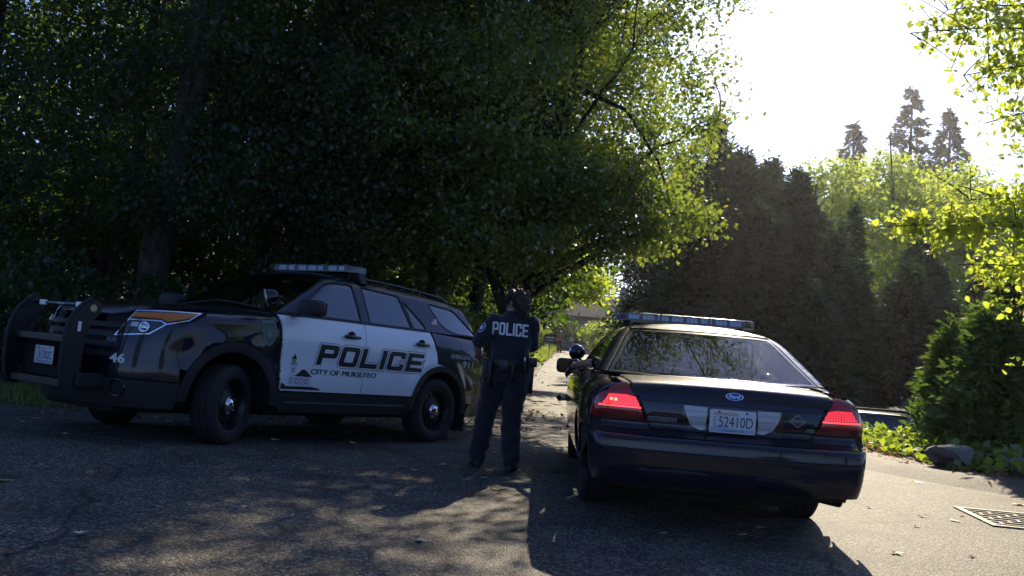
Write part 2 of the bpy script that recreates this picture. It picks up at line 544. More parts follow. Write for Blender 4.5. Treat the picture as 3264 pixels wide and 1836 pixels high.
# ---------------------------------------------------------------- wheels
def tyre_mesh(R, w, rim_r):
    """tyre with shoulder, sidewall and tread grooves (axis Y, outer face +Y)"""
    h = w / 2
    prof = [(rim_r, -h * .80), (rim_r + .02, -h * .92), ((rim_r + R) / 2, -h * 1.0), (R - .03, -h * .93), (R - .008, -h * .80)]
    for g in (-.5, 0, .5):
        prof += [(R, h * (g - .10)), (R - .009, h * (g - .08)), (R - .009, h * (g + .08)), (R, h * (g + .10))]
    prof += [(R - .008, h * .80), (R - .03, h * .93), ((rim_r + R) / 2, h * 1.0), (rim_r + .02, h * .92), (rim_r, h * .80), (rim_r - .01, h * .5), (rim_r - .01, -h * .5), (rim_r, -h * .8)]
    m = MB().lathe(prof, 56)
    return m.mesh('tyre', True, angle=40)
def rim_mesh(r, w, n=14):
    h = w / 2
    m = MB()
    m.lathe([(r, h * .72), (r + .012, h * .80), (r + .012, h * .86), (r - .004, h * .84), (r - .02, h * .55), (r - .03, h * .30), (r - .03, -h * .7)], 48)
    # steel disc with slots
    m.lathe([(.055, h * .62), (.10, h * .58), (.125, h * .42), (r * .62, h * .40)], 40)
    k = 40
    for i in range(n):
        a0, a1 = 2 * math.pi * i / n, 2 * math.pi * (i + .52) / n
        V = []
        for a in np.linspace(a0, a1, 4):
            V += [(r * .60 * math.cos(a), h * .40, r * .60 * math.sin(a)), ((r - .024) * math.cos(a), h * .28, (r - .024) * math.sin(a)), ((r - .024) * math.cos(a), h * .20, (r - .024) * math.sin(a)), (r * .60 * math.cos(a), h * .32, r * .60 * math.sin(a))]
        m.raw(V, [(4 * j, 4 * j + 1, 4 * j + 5, 4 * j + 4) for j in range(3)] + [(4 * j + 1, 4 * j + 2, 4 * j + 6, 4 * j + 5) for j in range(3)])
    m.lathe([(.02, -h * .2), (r - .03, -h * .2)], 40)
    return m.mesh('rim', True, angle=30)
def wheel(parent, loc, R, w, rim_r, side, steer=0.0, cap=True, mats=None):
    """wheel part with tyre, rim, hub cap and nuts as sub-parts; side +1 left, -1 right"""
    key = (R, w, rim_r)
    if key not in WHEELS:
        nuts = MB()
        for i in range(5):
            a = 2 * math.pi * i / 5
            nuts.lathe([(.0, w * .36), (.011, w * .36), (.012, w * .26)], 6, M=Matrix.Translation((.075 * math.cos(a), 0, .075 * math.sin(a))))
        WHEELS[key] = (tyre_mesh(R, w, rim_r), rim_mesh(rim_r, w),
                       MB().lathe([(0, w * .46), (.025, w * .455), (.05, w * .42), (.068, w * .34), (.074, w * .27), (.080, w * .26)], 28).mesh('hub_cap', True), nuts.mesh('wheel_nuts'))
    ty, ri, ca, nu = WHEELS[key]
    t = add('wheel', ty, M['rubber'], parent, loc, (0, 0, steer + (0 if side > 0 else math.pi)))
    t.name = 'wheel'
    add('rim', ri, M['steel_black'], t)
    if cap:
        add('hub_cap', ca, M['chrome'], t)
        add('wheel_nuts', nu, M['alu'], t)
    return t
WHEELS = {}

def plate_parts(parent, place, state_top, small, big, bottom, w=.305, h=.152):
    """number plate; place(u,v,d) -> point (u right, v up, d out, centre at 0,0)"""
    def pf(d):
        return lambda P: np.array([place(u, v, d) for u, v in P])
    def lay(name, V2, Fc, mat, d, par):
        P = pf(d)(V2)
        return add(name, mesh_np(name, P, Fc), mat, par)
    out = round_poly([(-w / 2, -h / 2), (w / 2, -h / 2), (w / 2, h / 2), (-w / 2, h / 2)], .012, 4)
    n = len(out)
    V = [place(*p, 0.004) for p in out] + [place(*p, 0.0) for p in out]
    Fc = [tuple(range(n)), tuple(range(2 * n - 1, n - 1, -1))] + [(i, i + n, (i + 1) % n + n, (i + 1) % n) for i in range(n)]
    pl = add('number_plate', mesh_np('number_plate', np.array(V), Fc), M['plate_white'], parent)
    def txt(s, mat, size, x, y, wd, off=0.0, d=.0062):
        V2, f, sz = text_mesh(s, size, off)
        V2 = V2 * [wd / sz[0], 1.0] + [x, y]
        lay('plate_print', V2, f, mat, d, pl)
    # pale blue foot
    b = [(-w / 2 + .006, -h / 2 + .006), (w / 2 - .006, -h / 2 + .006), (w / 2 - .006, -h / 2 + .030), (.04, -h / 2 + .028), (-.04, -h / 2 + .034), (-.11, -h / 2 + .052), (-w / 2 + .006, -h / 2 + .03)]
    lay('plate_print', np.array(b), [tuple(range(len(b)))], M['plate_blue'], .0050, pl)
    txt(state_top, M['decal_red'], .024, -w * .42, h * .26, w * .52)
    txt(big, M['plate_ink'], .098, -w * .30, -h * .24, w * .74)
    for i, ch in enumerate(small): txt(ch, M['plate_ink'], .024, -w * .415, h * (.10 - i * .16), .014)
    txt(bottom, M['plate_ink'], .014, -w * .23, -h * .44, w * .50)
    bolts = MB()
    for x, y in ((-w * .30, h * .40), (w * .30, h * .40)):
        c = [place(x + .008 * math.cos(a), y + .008 * math.sin(a), .0065) for a in np.linspace(0, 2 * math.pi, 8, endpoint=False)]
        bolts.raw(c, [tuple(range(8))])
    bolts.obj('plate_bolts', M['steel_black'], pl)
    return pl

def oval_badge(parent, place, w, h, txt, name='badge'):
    a = np.linspace(0, 2 * math.pi, 28, endpoint=False)
    def disc(s, d, mat, nm, par):
        V = [place(w / 2 * s * math.cos(t), h / 2 * s * math.sin(t), d) for t in a] + [place(w / 2 * s * math.cos(t), h / 2 * s * math.sin(t), 0) for t in a]
        return add(nm, mesh_np(nm, np.array(V), [tuple(range(28))] + [(i, i + 28, (i + 1) % 28 + 28, (i + 1) % 28) for i in range(28)]), mat, par)
    b = disc(1.0, .006, M['chrome'], name, parent)
    disc(.88, .0075, M['decal_blue'], 'badge_field', b)
    V2, f, sz = text_mesh(txt, h * .75, .0008, shear=.3)
    s = min(w * .66 / sz[0], h * .72 / sz[1]); V2 = (V2 - sz / 2) * s
    add('badge_lettering', mesh_np('badge_lettering', np.array([place(u, v, .009) for u, v in V2]), f), M['chrome'], b)
    return b

def light_bar(parent, W, D, H, loc, rot=(0, 0, 0), leds=6, both_sides=True):
    """roof light bar along Y: base, clear lens with tapered ends, LED modules, feet"""
    bar = MB()
    e = D * .38
    plan = [(-D / 2, -W / 2 + e), (-D / 2, W / 2 - e), (-D * .22, W / 2), (D * .22, W / 2), (D / 2, W / 2 - e), (D / 2, -W / 2 + e), (D * .22, -W / 2), (-D * .22, -W / 2)]
    def slab(m, z0, z1, s0=1.0, s1=1.0, dd=0.0):
        n = len(plan)
        V = [((x - dd * np.sign(x)) * s0, (y - dd * np.sign(y)), z0) for x, y in plan] + [((x - dd * np.sign(x)) * s1, (y - dd * np.sign(y)) * (1 - (1 - s1) * .25), z1) for x, y in plan]
        m.raw(V, [tuple(range(n - 1, -1, -1)), tuple(range(n, 2 * n))] + [(i, (i + 1) % n, (i + 1) % n + n, i + n) for i in range(n)])
    slab(bar, 0, H * .12)
    base = bar.obj('light_bar', M['bar_base'], parent, loc=loc, rot=rot)
    ln = MB(); slab(ln, H * .13, H * .92, 1.0, .94); slab(ln, H * .92, H, .94, .80)
    ln.obj('light_bar_lens', M['glass_clear'], base)
    tc_ = MB(); slab(tc_, H * 1.001, H * 1.04, .62, .55, .03)
    tc_.obj('light_bar_bright_strip', M['alu'], base)  # silver strip added so the sunlit top of the bar reads bright
    tp = MB(); slab(tp, H * .13, H * .17, .7, .7, .02)
    tp.obj('light_bar_core', M['steel_black'], base)
    ys = np.linspace(-W * .36, W * .36, leds)
    for sx in ((-1, 1) if both_sides else (1,)):
        for y in ys:
            m = MB().box((sx * D * .30 - .012, y - W / leds * .30, H * .16), (sx * D * .30 + .012, y + W / leds * .30, H * .88), .006)
            md = m.obj('led_module', M['plate_white'], base)
            r = MB()
            for k in range(3):
                yy = y + (k - 1) * W / leds * .22
                r.box((sx * (D * .30 + .013), yy - W / leds * .085, H * .26), (sx * (D * .30 + .018), yy + W / leds * .085, H * .76), .004)
            r.obj('led', M['lens'], md)
    for y in (-W * .40, W * .40):
        MB().box((-.05, y - .03, -.045), (.05, y + .03, 0), .008).obj('mounting_foot', M['plastic'], base)
    for y in (-W / 2 + e, -W * .17, W * .17, W / 2 - e):
        MB().box((-D / 2 - .003, y - .006, H * .10), (D / 2 + .003, y + .006, H * .99), .002).obj('lens_seam', M['bar_base'], base)
    return base
# ================================================================ police SUV (origin: ground under front axle, X forward, Y left)
AF, AR = (0.03, 0.40), (-2.862, 0.385)       # wheel arch centres (x, z)
def F_suv(x, y, z):
    ay = np.abs(y)
    prof = sinterp(z, [(.10, .90), (.25, .93), (.40, .955), (.60, .972), (.80, .968), (.95, .975), (1.05, .970), (1.15, .945), (1.25, .905), (1.4, .86)])
    taper = .13 * np.clip((x - .25) / .75, 0, 1) ** 2 + .10 * np.clip((-3.0 - x) / 1.05, 0, 1) ** 2
    fl = 0
    for cx, cz in (AF, AR):
        d = np.hypot(x - cx, z - cz); fl = fl + .022 * np.exp(-((d - .50) / .12) ** 2)
    side = ay - (prof - taper + fl)
    q = np.clip(ay / .95, 0, 1.2)
    front = x - (sinterp(z, [(.10, .90), (.25, .96), (.40, 1.01), (.60, 1.03), (.72, 1.02), (.90, .995), (1.05, .955), (1.15, .91), (1.3, .80)]) - .30 * q ** 2.6)
    rear = (sinterp(z, [(.10, -3.85), (.25, -3.93), (.42, -4.02), (.55, -4.06), (.70, -4.05), (.76, -4.00), (1.0, -4.00), (1.2, -3.96), (1.4, -3.86)]) + .22 * q ** 2.8) - x
    top = z - (sinterp(x, [(-4.2, 1.28), (-1.0, 1.30), (-.35, 1.265), (.2, 1.235), (.6, 1.195), (.85, 1.150), (1.0, 1.08)]) - .06 * q ** 2.5)
    # raised hood edges
    top = top - .018 * np.exp(-((ay - .55) / .12) ** 2) * np.clip((x + .4) / .3, 0, 1)
    bot = .14 - z
    low = smax(smax(smax(side, front, .16), rear, .16), smax(top, bot, .02), .09)
    gs = ay - (.912 - .34 * (z - 1.2) - .10 * np.clip(z - 1.2, 0, 1) ** 2 - .05 * np.clip((-2.6 - x) / 1.2, 0, 1) ** 2)
    ws = (x + .36 + .16 * (ay / .8) ** 2) * .49 + (z - 1.25) * .872
    rg = (-3.98 + .20 * (ay / .8) ** 2.5 - x) * .80 + (z - 1.12) * .56
    rf = z - (1.752 - .030 * (x + 1.75) ** 2 - .055 * (ay / .7) ** 2.5)
    gh = smax(smax(smax(gs * .95, rf, .09), ws, .07), rg, .10)
    gh = np.maximum(gh, 1.12 - z)
    return smin(low, gh, .025)
HS = Hull(F_suv, (-1.5, 0, .9))

def arc(c, r, a0, a1, n=18):
    return [(c[0] + r * math.cos(t), c[1] + r * math.sin(t)) for t in np.linspace(rad(a0), rad(a1), n)]

def build_suv():
    H = HS
    car = thing('police_suv', 'black and white police SUV with push bumper and POLICE lettering on its doors', 'police car')
    P = M['paint']
    # --- curves in side view
    RF, RR = .53, .49                       # outer radius of the arch cladding
    sill = .505
    hood_e = [(-.42, .80), (0, .80), (.4, .775), (.66, .715), (.78, .65)]      # hood shut line (x, y)
    hl = H.hit(resample(hood_e, .06, False), 'T')
    hood_side = [(p[0], p[2]) for p in hl]                         # the same line in side view
    bx = .67                                                       # bumper / fender cut
    # front fender
    af = arc(AF, RF, 178 - 12, 28, 22)
    fender = [(-.50, sill)] + [(AF[0] + RF * math.cos(rad(166)), sill)] + af + [(bx, .67), (.66, 1.02), (.48, 1.075), (.35, 1.135)] + [q for q in hood_side[::-1] if q[0] < .34] + [(-.50, hood_side[0][1] - .008), (-.46, 1.23)]
    fender = [p for p in fender]
    both(H, 'front_fender', fender, P, car)
    # doors
    ar = arc(AR, RR, 15, 97, 16)
    fdoor = [(-.53, sill + .01), (-1.615, sill + .01), (-1.625, 1.245), (-.50, 1.235)]
    rdoor = [(-1.62, sill + .01), (AR[0] + RR * math.cos(rad(15)), sill + .01)] + ar[1:] + [(-2.775, .90), (-2.76, 1.02), (-2.69, 1.245), (-1.63, 1.245)]
    fd = both(H, 'front_door', fdoor, M['white'], car)
    rd = both(H, 'rear_door', rdoor, M['white'], car)
    # quarter panel
    quarter = [(-2.79, .89)] + [p for p in arc(AR, RR, 97, 172, 20)] + [(-3.62, .44), (-3.72, .70), (-3.80, .98), (-3.76, 1.20), (-2.72, 1.245), (-2.775, 1.02)]
    both(H, 'quarter_panel', quarter, P, car)
    # arch cladding: rings standing proud
    def cladding(c, r0, r1, a0, a1, name='wheel_arch_trim'):
        ring = arc(c, r1, a0, a1, 28) + arc(c, r0, a1, a0, 28)
        both(H, name, ring, M['plastic'], car, off=.014, rim=.05, gap=0, res=.04)
    cladding(AF, .445, RF, -2, 183)
    cladding(AR, .43, RR, -4, 184)
    # sills
    sl = [(-.47, .50), (-2.42, .50), (-2.40, .40), (-2.33, .31), (-.55, .31), (-.48, .40)]
    both(H, 'sill_trim', sl, M['plastic'], car, off=.016, rim=.05)
    both(H, 'sill_strip', [(-.60, .418), (-2.28, .418), (-2.28, .402), (-.60, .402)], M['alu'], car, off=.024, rim=.006, gap=0)
    for s in (False, True):      # rear corners, cut from the diagonal
        patch(H, 'rear_bumper_corner', [(-1.98, .30), (-2.00, .42), (-2.10, .46), (-2.16, .735), (-2.75, .735), (-2.75, .30)], 130, P, car, off=.004, mirror=s, gap=.001)
        patch(H, 'rear_corner_panel', [(-2.18, .74), (-2.22, 1.235), (-2.72, 1.235), (-2.74, .74)], 130, P, car, off=-.003, mirror=s, gap=.001)
        # inner skins that close the shut lines
        patch(H, 'inner_panel', [(.50, .34), (.50, 1.08), (.26, 1.15), (-.35, 1.19), (-.35, 1.0), (-.10, .62), (-.10, .34)], 50, M['under'], car, off=-.016, rim=0, mirror=s)
        patch(H, 'inner_panel', [(.42, .70)] + arc(AF, .47, 40, 162, 14) + [(-.55, .36), (-2.40, .36)] + arc(AR, .45, 14, 172, 18) + [(-3.7, .45), (-3.75, 1.24), (-.6, 1.24), (-.4, 1.2), (.4, 1.08)], 'L', M['under'], car, off=-.016, rim=0, gap=0, mirror=s)
    # upper structure: door frames and pillars (black), with window holes
    fw = round_poly([(-.70, 1.262), (-1.16, 1.605), (-1.25, 1.635), (-1.545, 1.645), (-1.605, 1.262)], [.01, .05, .04, .03, .03])
    rw = round_poly([(-1.735, 1.262), (-1.68, 1.64), (-2.25, 1.605), (-2.395, 1.262)], [.03, .03, .03, .02])
    vw = round_poly([(-2.425, 1.262), (-2.31, 1.565), (-2.62, 1.31), (-2.625, 1.262)], [.02, .02, .06, .03])
    qw = round_poly([(-2.93, 1.335), (-2.74, 1.575), (-3.20, 1.545), (-3.62, 1.262), (-3.16, 1.262)], [.08, .06, .08, .06, .10])
    roof_e = [(-1.28, .615), (-1.75, .66), (-2.6, .655), (-3.2, .60), (-3.50, .55)]
    re3 = H.hit(resample(roof_e, .06, False), 'T')
    roof_side = [(p[0], p[2]) for p in re3]
    ws_side3 = H.hit(resample([(-.44, .80), (-.78, .735), (-1.10, .665), (-1.22, .60)], .05, False), 'T')
    wsl = [(p[0], p[2]) for p in ws_side3]
    frame = [(-.52, 1.25)] + wsl[:] + roof_side + [(-3.62, 1.50), (-3.86, 1.25)]
    both(H, 'pillar_frame', [frame, fw, rw, vw, qw], P, car, res=.03, rim=0)
    def win(name, poly, parent_pair, mat, trim=True):
        for s, par in zip((False, True), parent_pair):
            w = patch(H, name, inset(poly, -.004), 'L', mat, par, off=-.007, rim=0, gap=0, mirror=s)
            if trim:
                patch(H, 'window_seal', [inset(poly, -.010), inset(poly, .007)], 'L', M['plastic'], w, off=.002, rim=.012, gap=0, mirror=s, res=.08)
    win('window', fw, fd, M['glass_film'])
    win('window', rw, rd, M['glass_dark'])
    win('window', vw, rd, M['glass_dark'])
    win('quarter_window', qw, (car, car), M['glass_dark'])
    # belt moulding
    both(H, 'belt_moulding', [(-.52, 1.258), (-2.68, 1.258), (-2.68, 1.240), (-.52, 1.238)], M['plastic'], car, off=.006, rim=.01, gap=0)
    # hood, windscreen, roof
    he = [tuple(p) for p in hood_e]
    hood = he + [(.86, .55), (.91, .40), (.94, 0), (.91, -.40), (.86, -.55)] + [(x, -y) for x, y in he[::-1]] + [(-.37, -.4), (-.345, 0), (-.37, .4)]
    patch(H, 'hood', hood, 'T', P, car)
    cowl = [(-.43, .79), (-.38, .4), (-.355, 0), (-.38, -.4), (-.43, -.79), (-.50, -.79), (-.42, -.4), (-.395, 0), (-.42, .4), (-.50, .79)]
    patch(H, 'cowl', cowl, 'T', M['plastic'], car, off=-.004)
    wse = [(-.50, .785), (-.78, .73), (-1.10, .66), (-1.22, .60)]
    wsp = wse + [(-1.175, .3), (-1.16, 0), (-1.175, -.3)] + [(x, -y) for x, y in wse[::-1]] + [(-.43, -.4), (-.405, 0), (-.43, .4)]
    patch(H, 'windshield', wsp, 'T', M['glass'], car, off=-.004, rim=0)
    roof = [(-1.24, .60)] + roof_e + [(-3.58, .40), (-3.60, 0), (-3.58, -.40)] + [(x, -y) for x, y in roof_e[::-1]] + [(-1.24, -.60), (-1.19, -.3), (-1.17, 0), (-1.19, .3)]
    patch(H, 'roof', roof, 'T', P, car)
    for s in (1, -1):
        rr = H.hit(np.array([(x, s * .60) for x in np.linspace(-1.6, -3.3, 12)]), 'T') + [0, 0, .026]
        rr[0, 2] -= .03; rr[-1, 2] -= .03
        MB().tube(rr, .014, 8).obj('roof_rail', M['gloss_black'], car, True)
    # rear: liftgate, rear window, bumper, spoiler, tail lamps
    lg = [(.80, .74), (.86, 1.10), (.84, 1.22), (-.84, 1.22), (-.86, 1.10), (-.80, .74)]
    patch(H, 'liftgate', lg, 'B', P, car)
    rwn = round_poly([(.72, 1.25), (.60, 1.55), (-.60, 1.55), (-.72, 1.25)], .05)
    patch(H, 'rear_frame', [[(.86, 1.225), (.80, 1.38), (.64, 1.62), (-.64, 1.62), (-.80, 1.38), (-.86, 1.225)], rwn], 'B', P, car, off=-.002)
    patch(H, 'rear_window', inset(rwn, -.004), 'B', M['glass_dark'], car, off=-.006, rim=0, gap=0)
    patch(H, 'rear_bumper', round_poly([(.93, .34), (.95, .72), (-.95, .72), (-.93, .34)], .04), 'B', P, car, off=.004)
    sp = MB()
    zr = H.hit(np.array([(-3.45, .5)]), 'T')[0][2]
    sp.raw([(-3.40, -.56, zr + .012), (-3.40, .56, zr + .012), (-3.68, .50, zr - .035), (-3.68, -.50, zr - .035), (-3.40, -.56, zr - .05), (-3.40, .56, zr - .05), (-3.67, .50, zr - .06), (-3.67, -.50, zr - .06)], [(0, 1, 2, 3), (7, 6, 5, 4), (0, 4, 5, 1), (1, 5, 6, 2), (2, 6, 7, 3), (3, 7, 4, 0)])
    sp.obj('spoiler', P, car)
    both(H, 'tail_lamp', round_poly([(-3.55, 1.15), (-3.80, 1.19), (-3.80, .98), (-3.70, .99)], .03), M['red_lens'], car, off=.006)
    # front: bumper fascia, grille, headlamps, fog lamps
    fas3 = H.hit(resample([(bx, .67), (.60, .93), (.52, 1.03)], .05, False), 'L')
    fy = [(p[1], p[2]) for p in fas3]
    fascia = [(.72, .54), (.72, .90), (.60, .90), (.56, .70), (-.56, .70), (-.60, .90), (-.72, .90), (-.72, .54)]
    patch(H, 'front_bumper', fascia, 'F', P, car, res=.04, off=.000)
    lowf = [(.72, .53), (-.72, .53), (-.70, .30), (.70, .30)]
    patch(H, 'lower_bumper', lowf, 'F', M['plastic'], car, res=.05, off=.004)
    for s in (False, True):
        patch(H, 'bumper_corner', [(.44, .905), (.378, .900), (.08, .935), (-.030, 1.020), (-.135, 1.045), (-.14, .80), (-.185, .66), (-.195, .545), (.36, .545), (.42, .62), (.45, .80)], 50, P, car, gap=.001, res=.03, off=.0025, mirror=s)
        patch(H, 'lower_bumper_corner', [(.46, .535), (-.195, .535), (-.20, .42), (-.16, .31), (.42, .30)], 50, M['plastic'], car, gap=.001, off=.007, mirror=s)
    # grille: recess, three bars with mesh strips
    patch(H, 'grille_recess', [(.56, .70), (.60, .88), (.64, 1.03), (-.64, 1.03), (-.60, .88), (-.56, .70)], 'F', M['under'], car, off=-.05, rim=0)
    for i, z in enumerate((.735, .82, .905, .985)):
        hw = .555 + i * .024
        patch(H, 'grille_bar', round_poly([(-hw, z - .022), (hw, z - .022), (hw + .004, z + .022), (-hw - .004, z + .022)], .012), 'F', M['plastic'], car, off=.004, rim=.05, gap=0)
    hm = MB()
    for i in range(9):
        for z in (.778, .862):
            for s in (-1, 1):
                y = s * (.12 + i * .045); p = H.hit(np.array([(y, z)]), 'F')[0]
                hm.lathe([(.017, -.012), (.020, 0), (.012, 0), (.010, -.012)], 6, axis='X', M=Matrix.Translation(tuple(p)))
    hm.obj('grille_mesh', M['plastic'], car)['kind'] = 'stuff'
    bp = H.hit(np.array([(0, .945)]), 'F')[0]
    oval_badge(car, lambda u, v, d: (bp[0] + .01 + d, u, bp[2] + v), .20, .082, 'Ford', 'front_badge')
    # headlamps: one clear bowl with amber strip, cut on the corner (view from 50 degrees)
    hp = [(.385, .895), (.228, 1.125), (-.02, 1.142), (-.30, 1.150), (-.21, 1.072), (-.035, 1.022), (.09, .930)]
    dv = [(.286, 1.040), (.010, 1.050), (-.030, 1.030)]
    for s in (False, True):
        hlp = patch(H, 'headlamp', hp, 50, M['bowl'], car, off=.004, res=.03, bstep=.02, mirror=s)
        patch(H, 'headlamp_trim', [hp, inset(hp, .009)], 50, M['chrome'], hlp, off=.0075, res=.03, bstep=.02, gap=0, rim=.004, mirror=s)
        dvp = [(.292, 1.036), (.286, 1.046), (.010, 1.056), (-.032, 1.034), (-.040, 1.024), (-.028, 1.022), (.008, 1.046)]
        patch(H, 'headlamp_trim', dvp, 50, M['chrome'], hlp, off=.0085, res=.03, bstep=.015, gap=0, rim=.003, mirror=s)
        am = inset([(.270, 1.062), (.222, 1.108), (-.02, 1.122), (-.285, 1.137), (-.205, 1.088), (-.04, 1.046), (.01, 1.064)], .004)
        patch(H, 'amber_lens', am, 50, M['amber'], hlp, off=.010, res=.03, bstep=.02, gap=0, rim=.006, mirror=s)
        br = inset([(.365, .912), (.285, 1.035), (.012, 1.044), (-.022, 1.028), (.075, .948)], .010)
        bw = patch(H, 'lamp_bowl', br, 50, M['bowl'], hlp, off=.007, res=.03, bstep=.02, gap=0, rim=0, mirror=s)
        c3 = H.hit(np.array([(.135, .985)]), 50)[0]; n3 = H.normal(c3[None])[0]
        Mx = Matrix.Translation(tuple(c3 + n3 * .012)) @ Vector(tuple(n3)).to_track_quat('Z', 'Y').to_matrix().to_4x4()
        if s: Mx = Matrix.Scale(-1, 4, (0, 1, 0)) @ Mx
        MB().lathe([(.050, .0), (.046, .010), (.036, .010), (.030, .002), (.016, .012), (0, .016)], 24, 'Z', Mx).obj('projector', M['chrome'], bw, True)
        patch(H, 'lamp_reflector', [(.255, .985), (.245, 1.022), (.185, 1.024), (.195, .985)], 50, M['alu'], bw, off=.010, gap=0, rim=.002, mirror=s)
        # fog lamp
        f3 = H.hit(np.array([(.30, .46)]), 50)[0]; fn_ = H.normal(f3[None])[0]
        Mf = Matrix.Translation(tuple(f3 + fn_ * .008)) @ Vector(tuple(fn_)).to_track_quat('Z', 'Y').to_matrix().to_4x4()
        if s: Mf = Matrix.Scale(-1, 4, (0, 1, 0)) @ Mf
        fg = MB().lathe([(.080, .0), (.072, .012), (.060, .010), (.055, -.02)], 28, 'Z', Mf).obj('fog_lamp', M['gloss_black'], car, True)
        MB().lathe([(.055, -.02), (.03, -.012), (0, -.008)], 24, 'Z', Mf).obj('fog_lens', M['glass_clear'], fg, True)
        MB().lathe([(.052, -.022), (.03, -.03), (0, -.035)], 24, 'Z', Mf).obj('fog_reflector', M['chrome'], fg, True)
    # '46' on both bumper corners
    V2, f, sz = text_mesh('46', .11, .0035)
    decal(H, 'unit_number', V2 * [.135 / sz[0], .082 / sz[1]] * [-1, 1] + [.395, .667], f, 50, M['decal_white'], car, .006)
    # wipers
    for y0, y1 in ((.62, -.02), (-.05, -.68)):
        q = H.hit(np.array([(-.50 + .02 * math.sin(t * 3), y0 + (y1 - y0) * t) for t in np.linspace(0, 1, 8)]), 'T') + [0, 0, .012]
        MB().tube(q, .008, 6).obj('wiper', M['plastic'], car)
    # handles
    for s in (False, True):
        for par, hx in ((fd[s], -1.41), (rd[s], -2.50)):
            c = H.hit(np.array([(hx, 1.09)]), 'L')[0]
            sy = -1 if s else 1
            a = np.linspace(0, 2 * math.pi, 24, endpoint=False)
            cup = MB().raw([(c[0] + .062 * math.cos(t), sy * (c[1] + .0035), c[2] + .062 * math.sin(t)) for t in a], [tuple(range(24))]).obj('handle_cup', M['under'], par)
            pts = [(c[0] + dx, sy * (c[1] + .014 + .026 * math.sqrt(max(0, 1 - (dx / .115) ** 2))), c[2] + .004) for dx in np.linspace(-.112, .112, 12)]
            MB().tube(pts, [.016] + [.019] * 10 + [.016], 8, flat=.9).obj('handle', M['gloss_black'], par, True)
    # mirrors
    for s in (1, -1):
        mh = MB().box((-.09, -.15, -.075), (.085, .135, .085), .045, Matrix.Translation((-.70, s * 1.115, 1.315)) @ Matrix.Rotation(s * rad(-8), 4, 'Z'))
        mo = mh.obj('mirror', M['plastic'], car, True, 60)
        MB().box((-.03, -.10, -.035), (.05, .05, .01), .015, Matrix.Translation((-.68, s * .955, 1.265))).obj('mirror_arm', M['plastic'], mo, True)
        MB().raw([(-.792, s * (1.115 + a), 1.315 + b) for a, b in ((-.12, -.055), (.11, -.055), (.11, .065), (-.12, .065))], [(0, 1, 2, 3)]).obj('mirror_glass', M['chrome'], mo)
    # spotlight at the left A pillar
    Ms = Matrix.Translation((-.30, .985, 1.385)) @ Vector((.70, -.62, -.30)).to_track_quat('Z', 'Y').to_matrix().to_4x4()
    sl_ = MB().lathe([(0, -.075), (.035, -.07), (.06, -.045), (.073, -.01), (.078, .03), (.080, .045), (.074, .047), (.07, .03)], 24, 'Z', Ms).obj('spotlight', M['gloss_black'], car, True)
    MB().lathe([(.080, .036), (.083, .040), (.083, .048), (.079, .050)], 24, 'Z', Ms).obj('spotlight_rim', M['alu'], sl_, True)
    MB().lathe([(.074, .046), (.04, .054), (0, .057)], 24, 'Z', Ms).obj('spotlight_lens', M['glass_clear'], sl_, True)
    MB().tube([(-.365, .985, 1.37), (-.42, .965, 1.345), (-.50, .91, 1.335)], [.018, .014, .02], 8).obj('spotlight_arm', M['gloss_black'], sl_, True)
    # wheels, wells, underbody
    for x, st in ((0, rad(22)), (-2.862, 0)):
        for s in (1, -1):
            wheel(car, (x, s * .845, .364), .364, .245, .235, s, st)
    for cx, cz in (AF, AR):
        for s in (1, -1):
            wl = MB()
            V = [(cx + .455 * math.cos(t), s * yy, cz + .455 * math.sin(t)) for yy in (.50, .955) for t in np.linspace(rad(-8), rad(188), 24)]
            wl.raw(V, [(i, i + 1, i + 25, i + 24) for i in range(23)]).obj('wheel_well', M['under'], car)
    MB().box((-3.95, -.55, .24), (.90, .55, .50), .04).box((-2.35, -.88, .27), (-.55, .88, .42), .03).box((-3.85, -.86, .36), (-3.36, .86, .6), .03).obj('underbody', M['under'], car)
    for x in (-3.37,):
        for s in (1, -1):
            MB().box((x - .012, s * .84 - .13, .13), (x + .006, s * .84 + .13, .44), .004, None).obj('mud_flap', M['plastic'], car)
    # interior: dash, seats, floor so that the glass has something behind it
    MB().box((-.95, -.74, .95), (-.45, .74, 1.20), .06).obj('dashboard', M['seat'], car)
    MB().box((-3.8, -.80, .50), (-.6, .80, .60)).obj('cabin_floor', M['under'], car)
    for x in (-1.55, -2.55):
        for y in (.40, -.40):
            st = MB().box((x - .10, y - .25, .58), (x + .42, y + .25, .80), .06).box((x - .20, y - .24, .78), (x - .04, y + .24, 1.32), .06).box((x - .19, y - .13, 1.33), (x - .08, y + .13, 1.52), .05)
            st.obj('seat', M['seat'], car, True)
    # roof light bar
    light_bar(car, 1.36, .30, .078, (-1.74, 0, 1.790), leds=7)
    for s in (1, -1):
        MB().box((-.045, -.02, -.12), (.045, .008, .01), .004, Matrix.Translation((-1.74, s * .675, 1.78)) @ Matrix.Rotation(s * rad(28), 4, 'X')).obj('light_bar_bracket', M['plastic'], car)
    # push bumper: two curved plates, channels, top tube
    front = [(1.085, 1.165), (1.14, 1.185), (1.21, 1.14), (1.28, 1.06), (1.325, .96), (1.345, .83), (1.345, .60), (1.32, .46), (1.27, .40)]
    back = [(1.20, .40), (1.18, .60), (1.175, .80), (1.16, .90), (1.12, 1.0), (1.06, 1.07), (1.05, 1.12)]
    pb = MB()
    prof = front + back; n = len(prof)
    root = None
